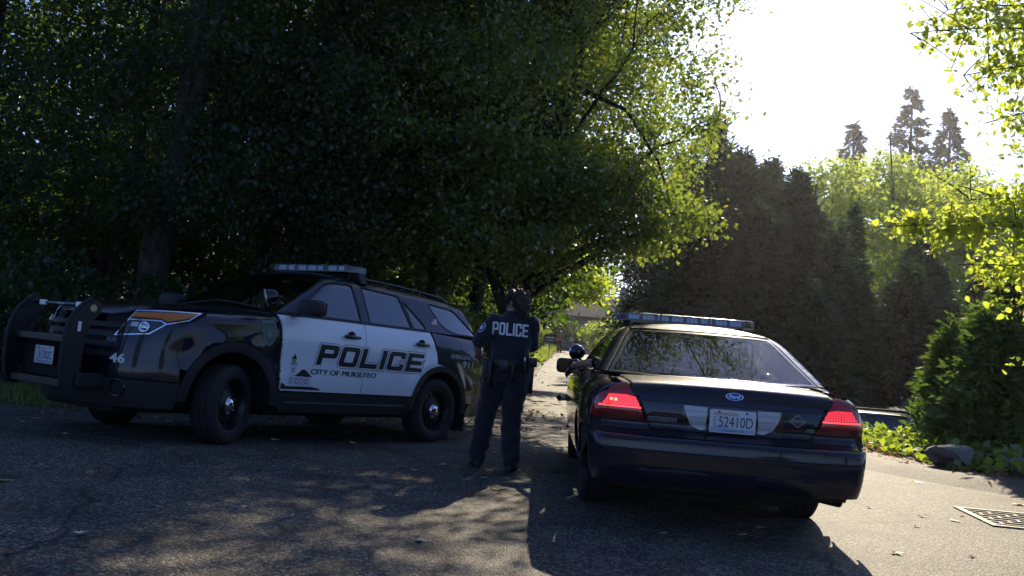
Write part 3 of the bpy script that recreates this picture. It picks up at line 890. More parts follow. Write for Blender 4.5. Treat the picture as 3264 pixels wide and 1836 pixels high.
    for s in (1, -1):
        y = s * .47
        V = [(x, y - .006, z) for x, z in prof] + [(x, y + .006, z) for x, z in prof]
        m = MB().raw(V, [tuple(range(n)), tuple(range(2 * n - 1, n - 1, -1))] + [(i, i + n, (i + 1) % n + n, (i + 1) % n) for i in range(n)])
        up = m.obj('push_bumper_upright', M['steel_black'], car)
        rub = [(x + .006, z) for x, z in front[1:]]
        tb = resample(rub, .02, False)
        MB().tube([(p[0], y, p[1]) for p in tb], .020, 8, flat=1.0).obj('rubber_strip', M['plastic'], up, True)
        MB().box((.95, y - .03, .44), (1.22, y + .03, .56), .008).obj('push_bumper_mount', M['steel_black'], up)
    for z0, z1, x0, x1 in ((.80, .86, 1.20, 1.30), (.43, .49, 1.20, 1.30)):
        MB().box((x0, -.465, z0), (x1, .465, z1), .006).obj('push_bumper_channel', M['steel_black'], car)
    MB().tube([(1.13, -.465, 1.125), (1.13, .465, 1.125)], .016, 10).obj('push_bumper_tube', M['steel_black'], car, True)
    MB().tube([(1.148, -.36, 1.128), (1.148, .36, 1.128)], .012, 8).obj('push_bumper_strip', M['bar_base'], car, True)
    V2, f, sz = text_mesh('SETINA', .03, 0)
    add('maker_lettering', mesh_np('maker_lettering', np.array([(1.163, (p[0] - sz[0] / 2) * 1.2, 1.118 + p[1]) for p in V2]), f), M['decal_white'], car)
    for y in (-.30, .30):
        MB().box((1.145, y - .045, 1.105), (1.170, y + .045, 1.150), .004).obj('strobe_light', M['lens'], car)
    # gold star on the left upright and a clear strobe below it
    star = []
    for i in range(14):
        r_ = .036 if i % 2 == 0 else .025
        star.append((1.13 + r_ * math.cos(math.pi * i / 7), .479, 1.105 + r_ * math.sin(math.pi * i / 7)))
    MB().raw(star + [(a, .4765, c) for a, b, c in star], [tuple(range(14))] + [(i, i + 14, (i + 1) % 14 + 14, (i + 1) % 14) for i in range(14)]).obj('star_sticker', M['gold'], car)
    MB().box((1.225, .477, .90), (1.252, .492, .985), .003).obj('side_strobe', M['lens'], car)
    MB().box((1.16, -.46, .50), (1.19, .46, .80), .004).obj('push_bumper_backplate', M['under'], car)
    plate_parts(car, lambda u, v, d: (1.235 + d, u - .02, .675 + v), 'WASHINGTON', 'XMT', 'A1302C', 'EVERGREEN STATE')
    MB().box((1.17, -.12, .62), (1.234, .08, .73), .006).obj('plate_bracket', M['steel_black'], car)
    # ---- lettering on the doors (three layers: outline, white gap, fill)
    gl, wd = word_loops('POLICE', .205, 1.02, .27, .20, .16, shear=.18)
    sc = 1.55 / wd
    for g in gl:
        g2 = [[(-.955 - x * sc, .785 + y) for x, y in l] for l in g]
        for k, (off, mat, h_, nm) in enumerate(((.020, 'decal_black', .0030, 'lettering_outline'), (.0145, 'white', .0042, 'lettering_gap'), (.0, 'decal_black', .0054, 'lettering'))):
            V2, f = curve_mesh(g2, off)
            if len(V2): decal(H, nm, V2, f, 'L', M[mat], fd[0], h_)
    V2, f, sz = text_mesh('CITY OF MUKILTEO', .06, 0, shear=.12)
    V2 = V2 * [.91 / sz[0], .052 / sz[1]]
    for dx, hh in ((0, .0035), (.0035, .0040), (-.0035, .0045)):      # heavier strokes
        decal(H, 'lettering', np.stack([-.905 + dx - V2[:, 0], .690 + V2[:, 1]], 1), f, 'L', M['decal_black'], fd[0], hh)
    # lighthouse sticker
    def shp(pts, mat, h_=.0035, nm='lighthouse_print'):
        p = np.array(pts); decal(H, nm, np.stack([-.60 - p[:, 0], .535 + p[:, 1]], 1), [tuple(range(len(p)))], 'L', M[mat], fd[0], h_)
    shp([(-.065, 0), (.46, 0), (.42, .018), (.34, .028), (.27, .030), (.0, .026), (-.03, .05), (-.066, .055)], 'decal_black')
    shp([(.0, .03), (.30, .03), (.30, .035), (.0, .035)], 'white', .0045)
    shp([(.10, .125), (.195, .195), (.235, .19), (.325, .125)], 'decal_black')
    shp([(.045, .29), (.075, .325), (.078, .345), (.084, .345), (.087, .325), (.115, .29)], 'decal_black')
    shp([(.035, .235), (.125, .235), (.125, .25), (.035, .25)], 'decal_grey')
    shp([(.055, .252), (.105, .252), (.105, .288), (.055, .288)], 'decal_grey')
    shp([(.035, .12), (.045, .235), (.115, .235), (.118, .165), (.098, .125)], 'decal_pale')
    shp([(.030, .035), (.030, .12), (.31, .122), (.31, .035)], 'decal_pale', .0032)
    for x0, z0, w_, h_ in ((.045, .055, .034, .052), (.115, .055, .034, .052), (.235, .055, .034, .052), (.165, .03, .050, .075), (.066, .165, .024, .038)):
        shp([(x0, z0), (x0 + w_, z0), (x0 + w_, z0 + h_), (x0, z0 + h_)], 'decal_black', .0040)
        shp([(x0 + .006, z0 + .006), (x0 + w_ - .006, z0 + .006), (x0 + w_ - .006, z0 + h_ - .006), (x0 + .006, z0 + h_ - .006)], 'decal_pale', .0048)
    # fender shield badge
    sh = [(0, .125), (.03, .118), (.05, .130), (.085, .11), (.088, .03), (.078, -.05), (.045, -.10), (0, -.125)]
    sh = sh + [(-x, z) for x, z in sh[::-1][1:-1]]
    p = np.array(sh); decal(H, 'shield_sticker', np.stack([-.345 - p[:, 0] * .95, 1.04 + p[:, 1] * .95], 1), [tuple(range(len(p)))], 'L', M['decal_shield'], car, .003)
    p2 = p * .80; decal(H, 'shield_sticker', np.stack([-.345 - p2[:, 0], 1.04 + p2[:, 1]], 1), [tuple(range(len(p)))], 'L', M['decal_shield2'], car, .0042)
    a = np.linspace(0, 2 * math.pi, 20, endpoint=False)
    decal(H, 'shield_sticker', np.stack([-.345 + .03 * np.cos(a), 1.03 + .032 * np.sin(a)], 1), [tuple(range(20))], 'L', M['decal_shield'], car, .0054)
    # quarter panel print
    V2, f, sz = text_mesh('EMERGENCY', .055, 0); V2 = V2 * [.46 / sz[0], .050 / sz[1]]
    for dx, hh in ((0, .004), (.003, .0045)):
        decal(H, 'lettering', np.stack([-3.02 + dx - V2[:, 0], .975 + V2[:, 1]], 1), f, 'L', M['decal_silver'], car, hh)
    V2, f, sz = text_mesh('911', .09, .0022); V2 = V2 * [.215 / sz[0], .078 / sz[1]]
    decal(H, 'lettering', np.stack([-3.25 - V2[:, 0], .88 + V2[:, 1]], 1), f, 'L', M['decal_silver'], car, .004)
    # flag sticker on the quarter pillar
    for i in range(7):
        z = 1.335 + i * .011
        q = np.array([(-2.75, z), (-2.85, z), (-2.85, z + .011), (-2.75, z + .011)])
        decal(H, 'flag_sticker', q, [(0, 1, 2, 3)], 'L', M['decal_red' if i % 2 == 0 else 'decal_white'], car, .003)
    decal(H, 'flag_sticker', np.array([(-2.748, 1.375), (-2.795, 1.375), (-2.795, 1.413), (-2.748, 1.413)]), [(0, 1, 2, 3)], 'L', M['decal_blue'], car, .0045)
    return car

M['red_lens'] = pbr('red_lens', (0.35, 0.008, 0.012), 0.1, coat=1.0)
M['bowl'] = pbr('lamp_bowl', (0.03, 0.032, 0.036), 0.12, metal=0.6, coat=1.0)
M['gold'] = pbr('gold_sticker', (0.55, 0.45, 0.22), 0.35, metal=0.4)
M['decal_pale'] = pbr('pale_vinyl', (0.60, 0.63, 0.68), 0.45)
M['decal_silver'] = pbr('silver_vinyl', (0.42, 0.43, 0.45), 0.4)
M['decal_shield'] = pbr('green_grey_vinyl', (0.13, 0.20, 0.19), 0.35, metal=0.3)
M['decal_shield2'] = pbr('dark_green_grey_vinyl', (0.06, 0.105, 0.10), 0.3, metal=0.3, noise=0.5, nscale=60)
suv = build_suv()
suv.location = (-3.2312, 9.1832, 0.082)
suv.rotation_euler = (0, -0.027, -2.2046)
# ================================================================ police sedan (origin: ground under rear axle, X forward, Y left)
SR, SF = (0.0, .345), (2.911, .345)
def F_sed(x, y, z):
    ay = np.abs(y)
    prof = sinterp(z, [(.10, .86), (.22, .90), (.35, .945), (.50, .968), (.62, .978), (.75, .975), (.88, .955), (.97, .915), (1.06, .86)])
    taper = .16 * np.clip((x - 2.9) / 1.1, 0, 1) ** 2 + .075 * np.clip((-.1 - x) / 1.3, 0, 1) ** 2
    side = ay - (prof - taper)
    q = np.clip(ay / .95, 0, 1.2)
    rear = (sinterp(z, [(.10, -1.10), (.20, -1.22), (.30, -1.34), (.40, -1.395), (.50, -1.41), (.60, -1.405), (.64, -1.39), (.665, -1.34), (.69, -1.295), (.80, -1.285), (.92, -1.262), (1.0, -1.22), (1.1, -1.1)]) + .15 * q ** 3) - x
    front = x - (sinterp(z, [(.10, 3.8), (.30, 3.96), (.50, 4.0), (.62, 3.98), (.75, 3.92), (.9, 3.7)]) - .36 * q ** 2.5)
    top = z - (sinterp(x, [(-1.5, .98), (-1.25, 1.010), (-1.0, 1.030), (-.6, 1.045), (.5, 1.045), (2.6, 1.03), (3.1, .965), (3.6, .87), (3.95, .74)]) - .05 * q ** 2.5)
    bot = .12 - z
    low = smax(smax(smax(side, front, .16), rear, .10), smax(top, bot, .02), .055)
    gs = ay - (.885 - .52 * (z - 1.0) - .14 * np.clip(z - 1.0, 0, 1) ** 2)
    rg = (-.62 + .15 * (ay / .8) ** 2 - x) * .40 + (z - 1.045) * .916
    ws = (x - 2.62 + .16 * (ay / .8) ** 2) * .435 + (z - 1.02) * .90
    rf = z - (1.478 - .024 * (x - 1.0) ** 2 - .075 * (ay / .65) ** 2.5)
    gh = smax(smax(smax(gs * .90, rf, .07), ws, .06), rg, .05)
    gh = np.maximum(gh, .93 - z)
    return smin(low, gh, .02)
HC = Hull(F_sed, (1.3, 0, .75), 2.80)

def build_sedan():
    H = HC; P = M['paint2']
    car = thing('police_sedan', 'black police sedan seen from behind with red tail lamps and roof light bar', 'police car')
    RA = .375
    # trunk lid: top and rear face
    tl = [(-1.225, .665), (-.90, .690), (-.56, .70), (-.66, .40), (-.69, 0), (-.66, -.40), (-.56, -.70), (-.90, -.69), (-1.225, -.665)]
    patch(H, 'trunk_lid', tl, 'T', P, car, res=.04)
    rev = lambda s: [(s * .165, .868), (s * .325, .872), (s * .315, .82), (s * .275, .745), (s * .215, .708), (s * .172, .712)]
    pl_hole = [(.16, .872), (.16, .700), (-.16, .700), (-.16, .872)]
    face = [(.672, 1.000), (.610, .88), (.545, .735), (.535, .700), (-.535, .700), (-.545, .735), (-.610, .88), (-.672, 1.000)]
    tf = patch(H, 'trunk_face', face, 'B', P, car, res=.035)
    # crease across the lid
    patch(H, 'trunk_crease', [(.60, .885), (.60, .880), (-.60, .880), (-.60, .885)], 'B', M['under'], tf, off=.0012, rim=0, gap=0)
    # lower valance between lid and bumper
    patch(H, 'rear_valance', [(.86, .732), (.86, .655), (-.86, .655), (-.86, .732), (-.55, .732), (-.54, .697), (.54, .697), (.55, .732)], 'B', P, car, off=-.001)
    # tail lamps wrapped round the corner
    tlp = [(.700, .990), (.628, .87), (.562, .738), (.880, .738), (.895, .80), (.862, .885), (.815, .945), (.762, .980)]
    for s in (False, True):
        lamp = patch(H, 'tail_lamp', tlp, 'B', M['red_lens'], car, off=.006, res=.03, mirror=s)
        band = [(.612, .838), (.640, .893), (.700, .905), (.815, .903), (.855, .838)]
        patch(H, 'lamp_glow', band, 'B', M['red_glow'] if not s else M['red_glow_dim'], lamp, off=.0085, rim=0, gap=0, res=.03, mirror=s)
        patch(H, 'lamp_bright_strip', [(.600, .822), (.605, .832), (.878, .832), (.880, .822)], 'B', M['red_strip'], lamp, off=.0095, rim=0, gap=0, mirror=s)  # bright strip of light painted across the lens
        for yy, zz in ((.770, .868), (.800, .870)):
            if not s: patch(H, 'lamp_bright_patch', _rr(yy - .010, zz - .009, yy + .010, zz + .009, .006), 'B', M['hot_spot'], lamp, off=.0105, rim=0, gap=0, mirror=s)  # hot spots painted as bright patches on the left lens
        for k in range(12):
            yy = .615 + k * .020
            patch(H, 'lens_rib', [(yy, .842), (yy + .003, .842), (yy + .003, .890), (yy, .890)], 'B', M['red_dark'], lamp, off=.0098, rim=0, gap=0, mirror=s)
        patch(H, 'lamp_foot', [(.562, .742), (.585, .785), (.890, .785), (.880, .742)], 'B', M['red_dark'], lamp, off=.0085, rim=0, gap=0, mirror=s)
        # wrap on the flank
        patch(H, 'tail_lamp_side', [(-1.20, .745), (-1.06, .745), (-1.09, .86), (-1.17, .95), (-1.20, .93)], 'L', M['red_lens'], lamp, off=.004, mirror=s, res=.03)
        # reverse lamps with ribs
        rv = patch(H, 'reverse_lamp', rev(1), 'B', M['rev_lens'], car, off=.007, res=.03, mirror=s)
        for k in range(9):
            yy = .176 + k * .016
            zl = .715 if yy < .225 else .715 + (yy - .225) * .9
            patch(H, 'lens_rib', [(yy, zl + .004), (yy + .002, zl + .004), (yy + .002, .864), (yy, .864)], 'B', M['decal_silver'], rv, off=.0095, rim=0, gap=0, mirror=s)
        for z in (.755, .795, .835):
            patch(H, 'lens_rib', [(.170, z - .002), (.170, z + .002), (.320 if z > .8 else .285, z + .002), (.320 if z > .8 else .278, z - .002)], 'B', M['decal_grey'], rv, off=.010, rim=0, gap=0, mirror=s)
    # plate recess and number plate
    patch(H, 'plate_recess', inset([(.335, .880), (.335, .695), (-.335, .695), (-.335, .880)], 0), 'B', M['gloss_black'], car, off=.003, res=.05)
    xp = H.hit(np.array([(0, .785)]), 'B')[0][0]
    plate_parts(car, lambda u, v, d: (xp - .012 - d, -u, .785 + v), 'WASHINGTON', 'XMT', '52410D', 'EVERGREEN STATE')
    xo = H.hit(np.array([(-.012, .950)]), 'B')[0][0]
    oval_badge(car, lambda u, v, d: (xo - d + .25 * v, -.012 - u, .950 + v), .118, .050, 'Ford', 'rear_badge')
    # badges
    V2, f, sz = text_mesh('POLICE INTERCEPTOR', .02, 0)
    decal(H, 'model_badge', [(.555, .752), (.365, .752), (.365, .778), (.555, .778)], [(0, 1, 2, 3)], 'B', M['decal_silver'], car, .002)
    decal(H, 'model_badge', [(.551, .755), (.369, .755), (.369, .775), (.551, .775)], [(0, 1, 2, 3)], 'B', M['decal_black'], car, .0030)
    V2 = V2 * [.168 / sz[0], .012 / sz[1]]
    decal(H, 'badge_lettering', np.stack([.545 - V2[:, 0], .759 + V2[:, 1]], 1), f, 'B', M['decal_silver'], car, .004)
    dm = [(0, .042), (.058, 0), (0, -.042), (-.058, 0)]
    for k, mat, o in ((1.0, 'decal_silver', .002), (.90, 'decal_black', .003)):
        decal(H, 'propane_sticker', [(-.435 + a * k, .820 + b * k) for a, b in dm], [(0, 1, 2, 3)], 'B', M[mat], car, o)
    V2, f, sz = text_mesh('PROPANE', .03, 0); V2 = V2 * [.072 / sz[0], .020 / sz[1]]
    decal(H, 'badge_lettering', np.stack([-.399 - V2[:, 0], .810 + V2[:, 1]], 1), f, 'B', M['decal_silver'], car, .004)
    V2, f, sz = text_mesh('ROUSH', .02, 0); V2 = V2 * [.062 / sz[0], .012 / sz[1]]
    decal(H, 'badge_lettering', np.stack([-.495 - V2[:, 0], .752 + V2[:, 1]], 1), f, 'B', M['decal_silver'], car, .003)
    decal(H, 'badge_lettering', [(-.495, .768), (-.557, .768), (-.545, .776), (-.51, .776)], [(0, 1, 2, 3)], 'B', M['decal_green'], car, .003)
    # bumper
    bmp = [(.90, .335), (.925, .45), (.925, .58), (.90, .652), (-.90, .652), (-.925, .58), (-.925, .45), (-.90, .335)]
    bm_ = patch(H, 'rear_bumper', [(.86, .345), (.86, .652), (-.86, .652), (-.86, .345)], 'B', P, car, off=.003, res=.035)
    for s in (False, True):
        # diagonal corner of the bumper, round to the wheel arch
        patch(H, 'bumper_corner', [(-.30, .335), (-.215, .36), (-.205, .652), (-.66, .652), (-.66, .335)], 130, P, car, off=.0015, res=.035, mirror=s, gap=.001)
        patch(H, 'bumper_pad', round_poly([(.66, .402), (.60, .436), (.34, .445), (.16, .436), (.14, .412), (.22, .395)], .02), 'B', M['paint2'], bm_, off=.030, rim=.030, gap=0, mirror=s)
    patch(H, 'bumper_groove', [(.86, .568), (.86, .556), (-.86, .556), (-.86, .568)], 'B', M['under'], bm_, off=.0042, rim=0, gap=0)
    patch(H, 'rear_apron', [(.80, .36), (.80, .29), (-.80, .29), (-.80, .36)], 'B', M['under'], car, off=-.02)
    # sides
    sill = .27
    quarter = [(RA * math.cos(rad(168)), .42)] + arc(SR, RA, 168, 62, 18) + [(.30, .74), (.40, .90), (.42, 1.035)] + [(-.2, 1.035), (-.56, 1.018), (-1.0, 1.0), (-1.17, .975), (-1.09, .86), (-1.06, .74), (-1.10, .66), (-.55, .655), (-.40, .60)]
    both(H, 'quarter_panel', quarter, P, car)
    rdoor = [(.36, sill)] + [(.39, .36)] + arc(SR, .40, 8, 60, 10) + [(.31, .74), (.41, .90), (.43, 1.035), (1.235, 1.035), (1.235, sill)]
    fdoor = [(1.242, sill), (1.242, 1.035), (2.33, 1.02), (2.36, .80), (2.30, sill)]
    rd = both(H, 'rear_door', rdoor, P, car)
    fd = both(H, 'front_door', fdoor, P, car)
    fen = [(2.31, sill), (2.52, .30)] + arc(SF, RA, 172, 10, 20) + [(3.40, .42), (3.62, .45), (3.60, .74), (3.1, .93), (2.34, 1.01), (2.37, .80)]
    both(H, 'front_fender', fen, P, car)
    both(H, 'sill', [(.40, sill - .005), (2.50, sill - .005), (2.48, .18), (.42, .18)], M['plastic'], car)
    fw = round_poly([(2.26, 1.055), (1.66, 1.375), (1.30, 1.395), (1.27, 1.055)], [.02, .05, .03, .02])
    rw = round_poly([(1.205, 1.055), (1.215, 1.395), (.80, 1.375), (.62, 1.25), (.50, 1.055)], [.02, .03, .08, .05, .02])
    re = [(.30, .560), (.9, .575), (1.6, .555), (1.74, .53)]
    r3 = H.hit(resample(re, .06, False), 'T'); rs = [(p[0], p[2]) for p in r3]
    be = [(-.47, .775), (-.20, .695), (.10, .612), (.24, .565)]
    b3 = H.hit(resample(be, .05, False), 'T'); bs = [(p[0], p[2]) for p in b3]
    we = [(1.80, .53), (2.15, .625), (2.50, .74)]
    w3 = H.hit(resample(we, .05, False), 'T'); ws_ = [(p[0], p[2]) for p in w3]
    frame = bs + rs + ws_ + [(2.46, 1.035), (-.48, 1.045)]
    both(H, 'pillar_frame', [frame, fw, rw], P, car, res=.022, bstep=.018, rim=0)
    for s in (False, True):
        if s: patch(H, 'window', fw, 'L', M['glass'], fd[1], off=-.006, rim=0, gap=0, mirror=True)
        patch(H, 'window', rw, 'L', M['glass'], rd[s], off=-.006, rim=0, gap=0, mirror=s)
        patch(H, 'belt_moulding', [(.44, 1.048), (2.32, 1.040), (2.32, 1.028), (.44, 1.036)], 'L', M['plastic'], car, off=.006, rim=.01, gap=0, mirror=s)
    # roof, rear window, windscreen, hood
    roof = re + [(1.79, .3), (1.80, 0), (1.79, -.3)] + [(x, -y) for x, y in re[::-1]] + [(.23, -.3), (.215, 0), (.23, .3)]
    patch(H, 'roof', roof, 'T', P, car, res=.05)
    rwp = be + [(.205, .3), (.19, 0), (.205, -.3)] + [(x, -y) for x, y in be[::-1]] + [(-.61, -.4), (-.645, 0), (-.61, .4)]
    rwin = patch(H, 'rear_window', rwp, 'T', M['glass'], car, off=-.005, rim=0, gap=0)
    patch(H, 'rear_window_seal', [inset(rwp, -.008), inset(rwp, .022)], 'T', M['gloss_black'], rwin, off=-.002, rim=.006, gap=0)
    wsp = [(1.83, .52), (2.15, .615), (2.47, .73), (2.58, .4), (2.60, 0), (2.58, -.4), (2.47, -.73), (2.15, -.615), (1.83, -.52), (1.83, 0)]
    patch(H, 'windshield', wsp, 'T', M['glass'], car, off=-.004, rim=0)
    hood = [(2.64, .74), (3.2, .74), (3.75, .60), (3.86, 0), (3.75, -.60), (3.2, -.74), (2.64, -.74), (2.68, 0)]
    patch(H, 'hood', hood, 'T', P, car)
    patch(H, 'front_bumper', [(.80, .25), (.80, .62), (-.80, .62), (-.80, .25)], 'F', P, car)
    patch(H, 'grille', [(.45, .63), (.45, .74), (-.45, .74), (-.45, .63)], 'F', M['plastic'], car)
    for s in (False, True):
        patch(H, 'headlamp', [(.48, .63), (.50, .76), (.78, .74), (.78, .63)], 'F', M['glass_clear'], car, mirror=s)
        patch(H, 'front_bumper_corner', [(2.28, .25), (2.28, .74), (2.62, .74), (2.62, .25)], 50, P, car, off=.002, mirror=s)
        # inner skins
        patch(H, 'inner_panel', arc(SR, .39, 172, 10, 16) + [(.45, .30), (2.45, .30)] + arc(SF, .39, 172, 20, 14) + [(3.5, .5), (3.4, .80), (2.4, 1.0), (.3, 1.02), (-.5, 1.0), (-1.1, .93), (-1.1, .60)], 'L', M['under'], car, off=-.018, rim=0, gap=0, mirror=s)
        patch(H, 'inner_corner', [(-.15, .36), (-.15, .97), (-.30, .99), (-.62, .97), (-.62, .36)], 130, M['under'], car, off=-.012, rim=0, mirror=s)
    patch(H, 'inner_panel', [(.60, .35), (.60, .985), (-.60, .985), (-.60, .35)], 'B', M['under'], car, off=-.02, rim=0)
    patch(H, 'inner_panel', [(-1.20, .70), (-.60, .74), (-.60, -.74), (-1.20, -.70)], 'T', M['under'], car, off=-.012, rim=0)
    # wheels
    for x in (0, 2.911):
        for s in (1, -1):
            wheel(car, (x, s * .800, .338), .338, .235, .215, s, 0, cap=True)
    for cx, cz in (SR, SF):
        for s in (1, -1):
            wl = MB()
            V = [(cx + .385 * math.cos(t), s * yy, cz + .385 * math.sin(t)) for yy in (.45, .935) for t in np.linspace(rad(-8), rad(188), 24)]
            wl.raw(V, [(i, i + 1, i + 25, i + 24) for i in range(23)]).obj('wheel_well', M['under'], car)
    MB().box((-1.10, -.50, .22), (3.85, .50, .40), .03).box((.45, -.80, .20), (2.45, .80, .32), .03).box((-.95, -.72, .30), (-.40, .72, .52), .06).obj('underbody', M['under'], car)
    MB().tube([(-.6, -.62, .27), (-1.10, -.70, .30), (-1.20, -.76, .30)], .032, 14, caps=False).obj('exhaust_pipe', M['steel_black'], car, True)
    MB().tube([(-.6, .62, .27), (-1.10, .66, .30), (-1.18, .70, .30)], .032, 14, caps=False).obj('exhaust_pipe', M['steel_black'], car, True)
    # mirrors, spotlight, aerial, bar
    for s in (1, -1):
        mo = MB().box((-.06, -.125, -.075), (.07, .11, .075), .04, Matrix.Translation((2.02, s * 1.02, 1.02))).obj('mirror', M['gloss_black'], car, True, 60)
        MB().box((-.02, -.10, -.02), (.05, .05, .03), .012, Matrix.Translation((2.05, s * .92, .985))).obj('mirror_arm', M['gloss_black'], mo, True)
        MB().raw([(1.957, s * (1.015 + a), 1.02 + b) for a, b in ((-.10, -.055), (.09, -.055), (.09, .055), (-.10, .055))], [(0, 1, 2, 3)]).obj('mirror_glass', M['dark_mirror'], mo)
    Ms = Matrix.Translation((2.18, .915, 1.165)) @ Vector((.55, .45, .05)).to_track_quat('Z', 'Y').to_matrix().to_4x4()
    sl = MB().lathe([(0, -.075), (.035, -.07), (.06, -.045), (.073, -.01), (.078, .03), (.080, .045), (.074, .047)], 24, 'Z', Ms).obj('spotlight', M['gloss_black'], car, True)
    MB().lathe([(.078, .034), (.083, .040), (.083, .048), (.076, .050)], 24, 'Z', Ms).obj('spotlight_rim', M['chrome'], sl, True)
    MB().lathe([(.076, .048), (.04, .054), (0, .057)], 24, 'Z', Ms).obj('spotlight_lens', M['glass_clear'], sl, True)
    MB().tube([(2.16, .905, 1.10), (2.16, .86, 1.075), (2.16, .80, 1.08)], [.014, .012, .016], 8).obj('spotlight_arm', M['steel_black'], sl, True)
    light_bar(car, 1.30, .28, .075, (1.22, 0, 1.495), leds=8)
    MB().tube([(.52, -.08, 1.455), (.52, -.08, 1.475), (.50, -.08, 1.478)], [.020, .022, .012], 10).obj('aerial_base', M['gloss_black'], car, True)
    # push bumper in front, its wrap shows past the left side
    pbm = MB()
    for s in (1, -1):
        up = MB().box((4.02, s * .30 - .01, .34), (4.16, s * .30 + .01, .86), .02).obj('push_bumper_upright', M['steel_black'], car)
        MB().tube([(4.10, s * .30, .60), (4.10, s * .75, .60), (3.98, s * .98, .60), (3.80, s * 1.04, .60)], .04, 4).obj('push_bumper_wrap', M['plastic'], up)
    MB().box((4.06, -.30, .56), (4.12, .30, .66), .01).obj('push_bumper_channel', M['steel_black'], car)
    # interior
    MB().box((2.05, -.70, .75), (2.60, .70, 1.00), .05).obj('dashboard', M['seat'], car)
    MB().box((-.55, -.74, .96), (-.10, .74, 1.00), .01).obj('parcel_shelf', M['seat'], car)
    MB().box((-.20, -.66, .55), (.02, .66, 1.06), .06).box((.0, -.66, .40), (.45, .66, .60), .06).obj('rear_bench', M['seat'], car, True)
    MB().box((-.4, -.72, .28), (2.6, .72, .33)).obj('cabin_floor', M['under'], car)
    for y in (.40, -.40):
        st = MB().box((1.28, y - .25, .38), (1.80, y + .25, .58), .06).box((1.12, y - .24, .56), (1.28, y + .24, 1.13), .06).obj('seat', M['seat'], car, True)
        MB().box((1.12, y - .14, 1.15), (1.22, y + .14, 1.34), .04).obj('headrest', M['seat'], st, True)
    pt = MB()
    for y in (-.60, -.20, .20, .60): pt.box((.93, y - .012, .55), (.955, y + .012, 1.36))
    for z in (.62, 1.02, 1.355): pt.box((.93, -.60, z - .012), (.955, .60, z + .012))
    pt.obj('partition_frame', M['steel_black'], car)
    MB().box((.938, -.60, 1.03), (.944, .60, 1.35)).obj('partition_screen', M['glass_clear'], car)
    MB().tube([(1.99, .40 + .18 * math.cos(t), .93 + .16 * math.sin(t)) for t in np.linspace(0, 2 * math.pi, 20)], .014, 6, caps=False).obj('steering_wheel', M['plastic'], car, True)
    MB().box((1.93, -.10, 1.27), (1.96, .12, 1.33), .012).obj('rear_view_mirror', M['gloss_black'], car)
    MB().box((1.75, -.22, .70), (1.95, .02, 1.02), .015).obj('laptop', M['plastic'], car)
    return car

M['red_glow'] = pbr('glowing_red_lens', (0.42, 0.010, 0.015), 0.15, coat=1.0, emit=(1.0, 0.03, 0.04), estr=0.9)  # emission put into the lens for its bright red glow
M['red_glow_dim'] = pbr('dim_glowing_red_lens', (0.42, 0.010, 0.015), 0.15, coat=1.0, emit=(1.0, 0.03, 0.04), estr=0.55)  # emits as well, weaker, on the right lamp
M['red_strip'] = pbr('red_strip_lens', (0.5, 0.03, 0.03), 0.15, coat=1.0, emit=(1.0, 0.06, 0.05), estr=1.2)  # emission put in for the bright strip on both lamps
M['hot_spot'] = pbr('lamp_hot_spot', (.8, .3, .15), .3, emit=(1.0, .25, .12), estr=1.6)
M['red_dark'] = pbr('dark_red_lens', (0.10, 0.006, 0.008), 0.15, coat=1.0)
M['rev_lens'] = pbr('reverse_lens', (0.50, 0.52, 0.55), 0.18, coat=0.6, noise=0.15, nscale=120)
M['decal_green'] = pbr('green_vinyl', (0.05, 0.28, 0.20), 0.4)
M['dark_mirror'] = pbr('mirror_glass', (0.06, 0.06, 0.065), 0.05, metal=1.0)
sedan = build_sedan()
sedan.location = (1.5731, 7.6409, 0)
sedan.rotation_euler = (0, 0, 1.5367)
# ================================================================ ground, road, kerb
RNG = np.random.default_rng(7)
LEFT = np.array([(-40, 8.6), (-14, 9.9), (-5.9, 11.3), (-4.6, 11.9), (-2.5, 13.4), (-.7, 15.6), (.15, 20), (.75, 30), (1.5, 45), (2.7, 60), (3.9, 77), (5.6, 95), (9, 110)], float)
RIGHT = np.array([(40, 5.0), (12, 7.2), (7.5, 8.9), (6.0, 9.9), (5.25, 10.7), (4.75, 11.7), (4.5, 13.5), (4.7, 17), (5.3, 25), (6.2, 40), (7.3, 60), (8.9, 77), (10.6, 95), (13, 108)], float)
def poly_sd(x, y, P):
    """distance to a polyline, positive on its left when walked in order"""
    best = np.full(x.shape, 1e9); sg = np.ones(x.shape)
    for a, b in zip(P[:-1], P[1:]):
        d = b - a; L2 = d @ d
        t = np.clip(((x - a[0]) * d[0] + (y - a[1]) * d[1]) / L2, 0, 1)
        qx, qy = x - a[0] - t * d[0], y - a[1] - t * d[1]
        r = np.hypot(qx, qy); s = np.sign(d[0] * qy - d[1] * qx)
        m = r < best; best = np.where(m, r, best); sg = np.where(m, s, sg)
    return best * np.where(sg == 0, 1, sg)
def sstep(a, b, x):
    t = np.clip((x - a) / (b - a), 0, 1); return t * t * (3 - 2 * t)
def wob(x, y, s=1.0):
    return np.sin(x * 1.7 * s + 1.3 * np.sin(y * .9 * s)) * np.cos(y * 1.3 * s + 1.1 * np.sin(x * .7 * s))
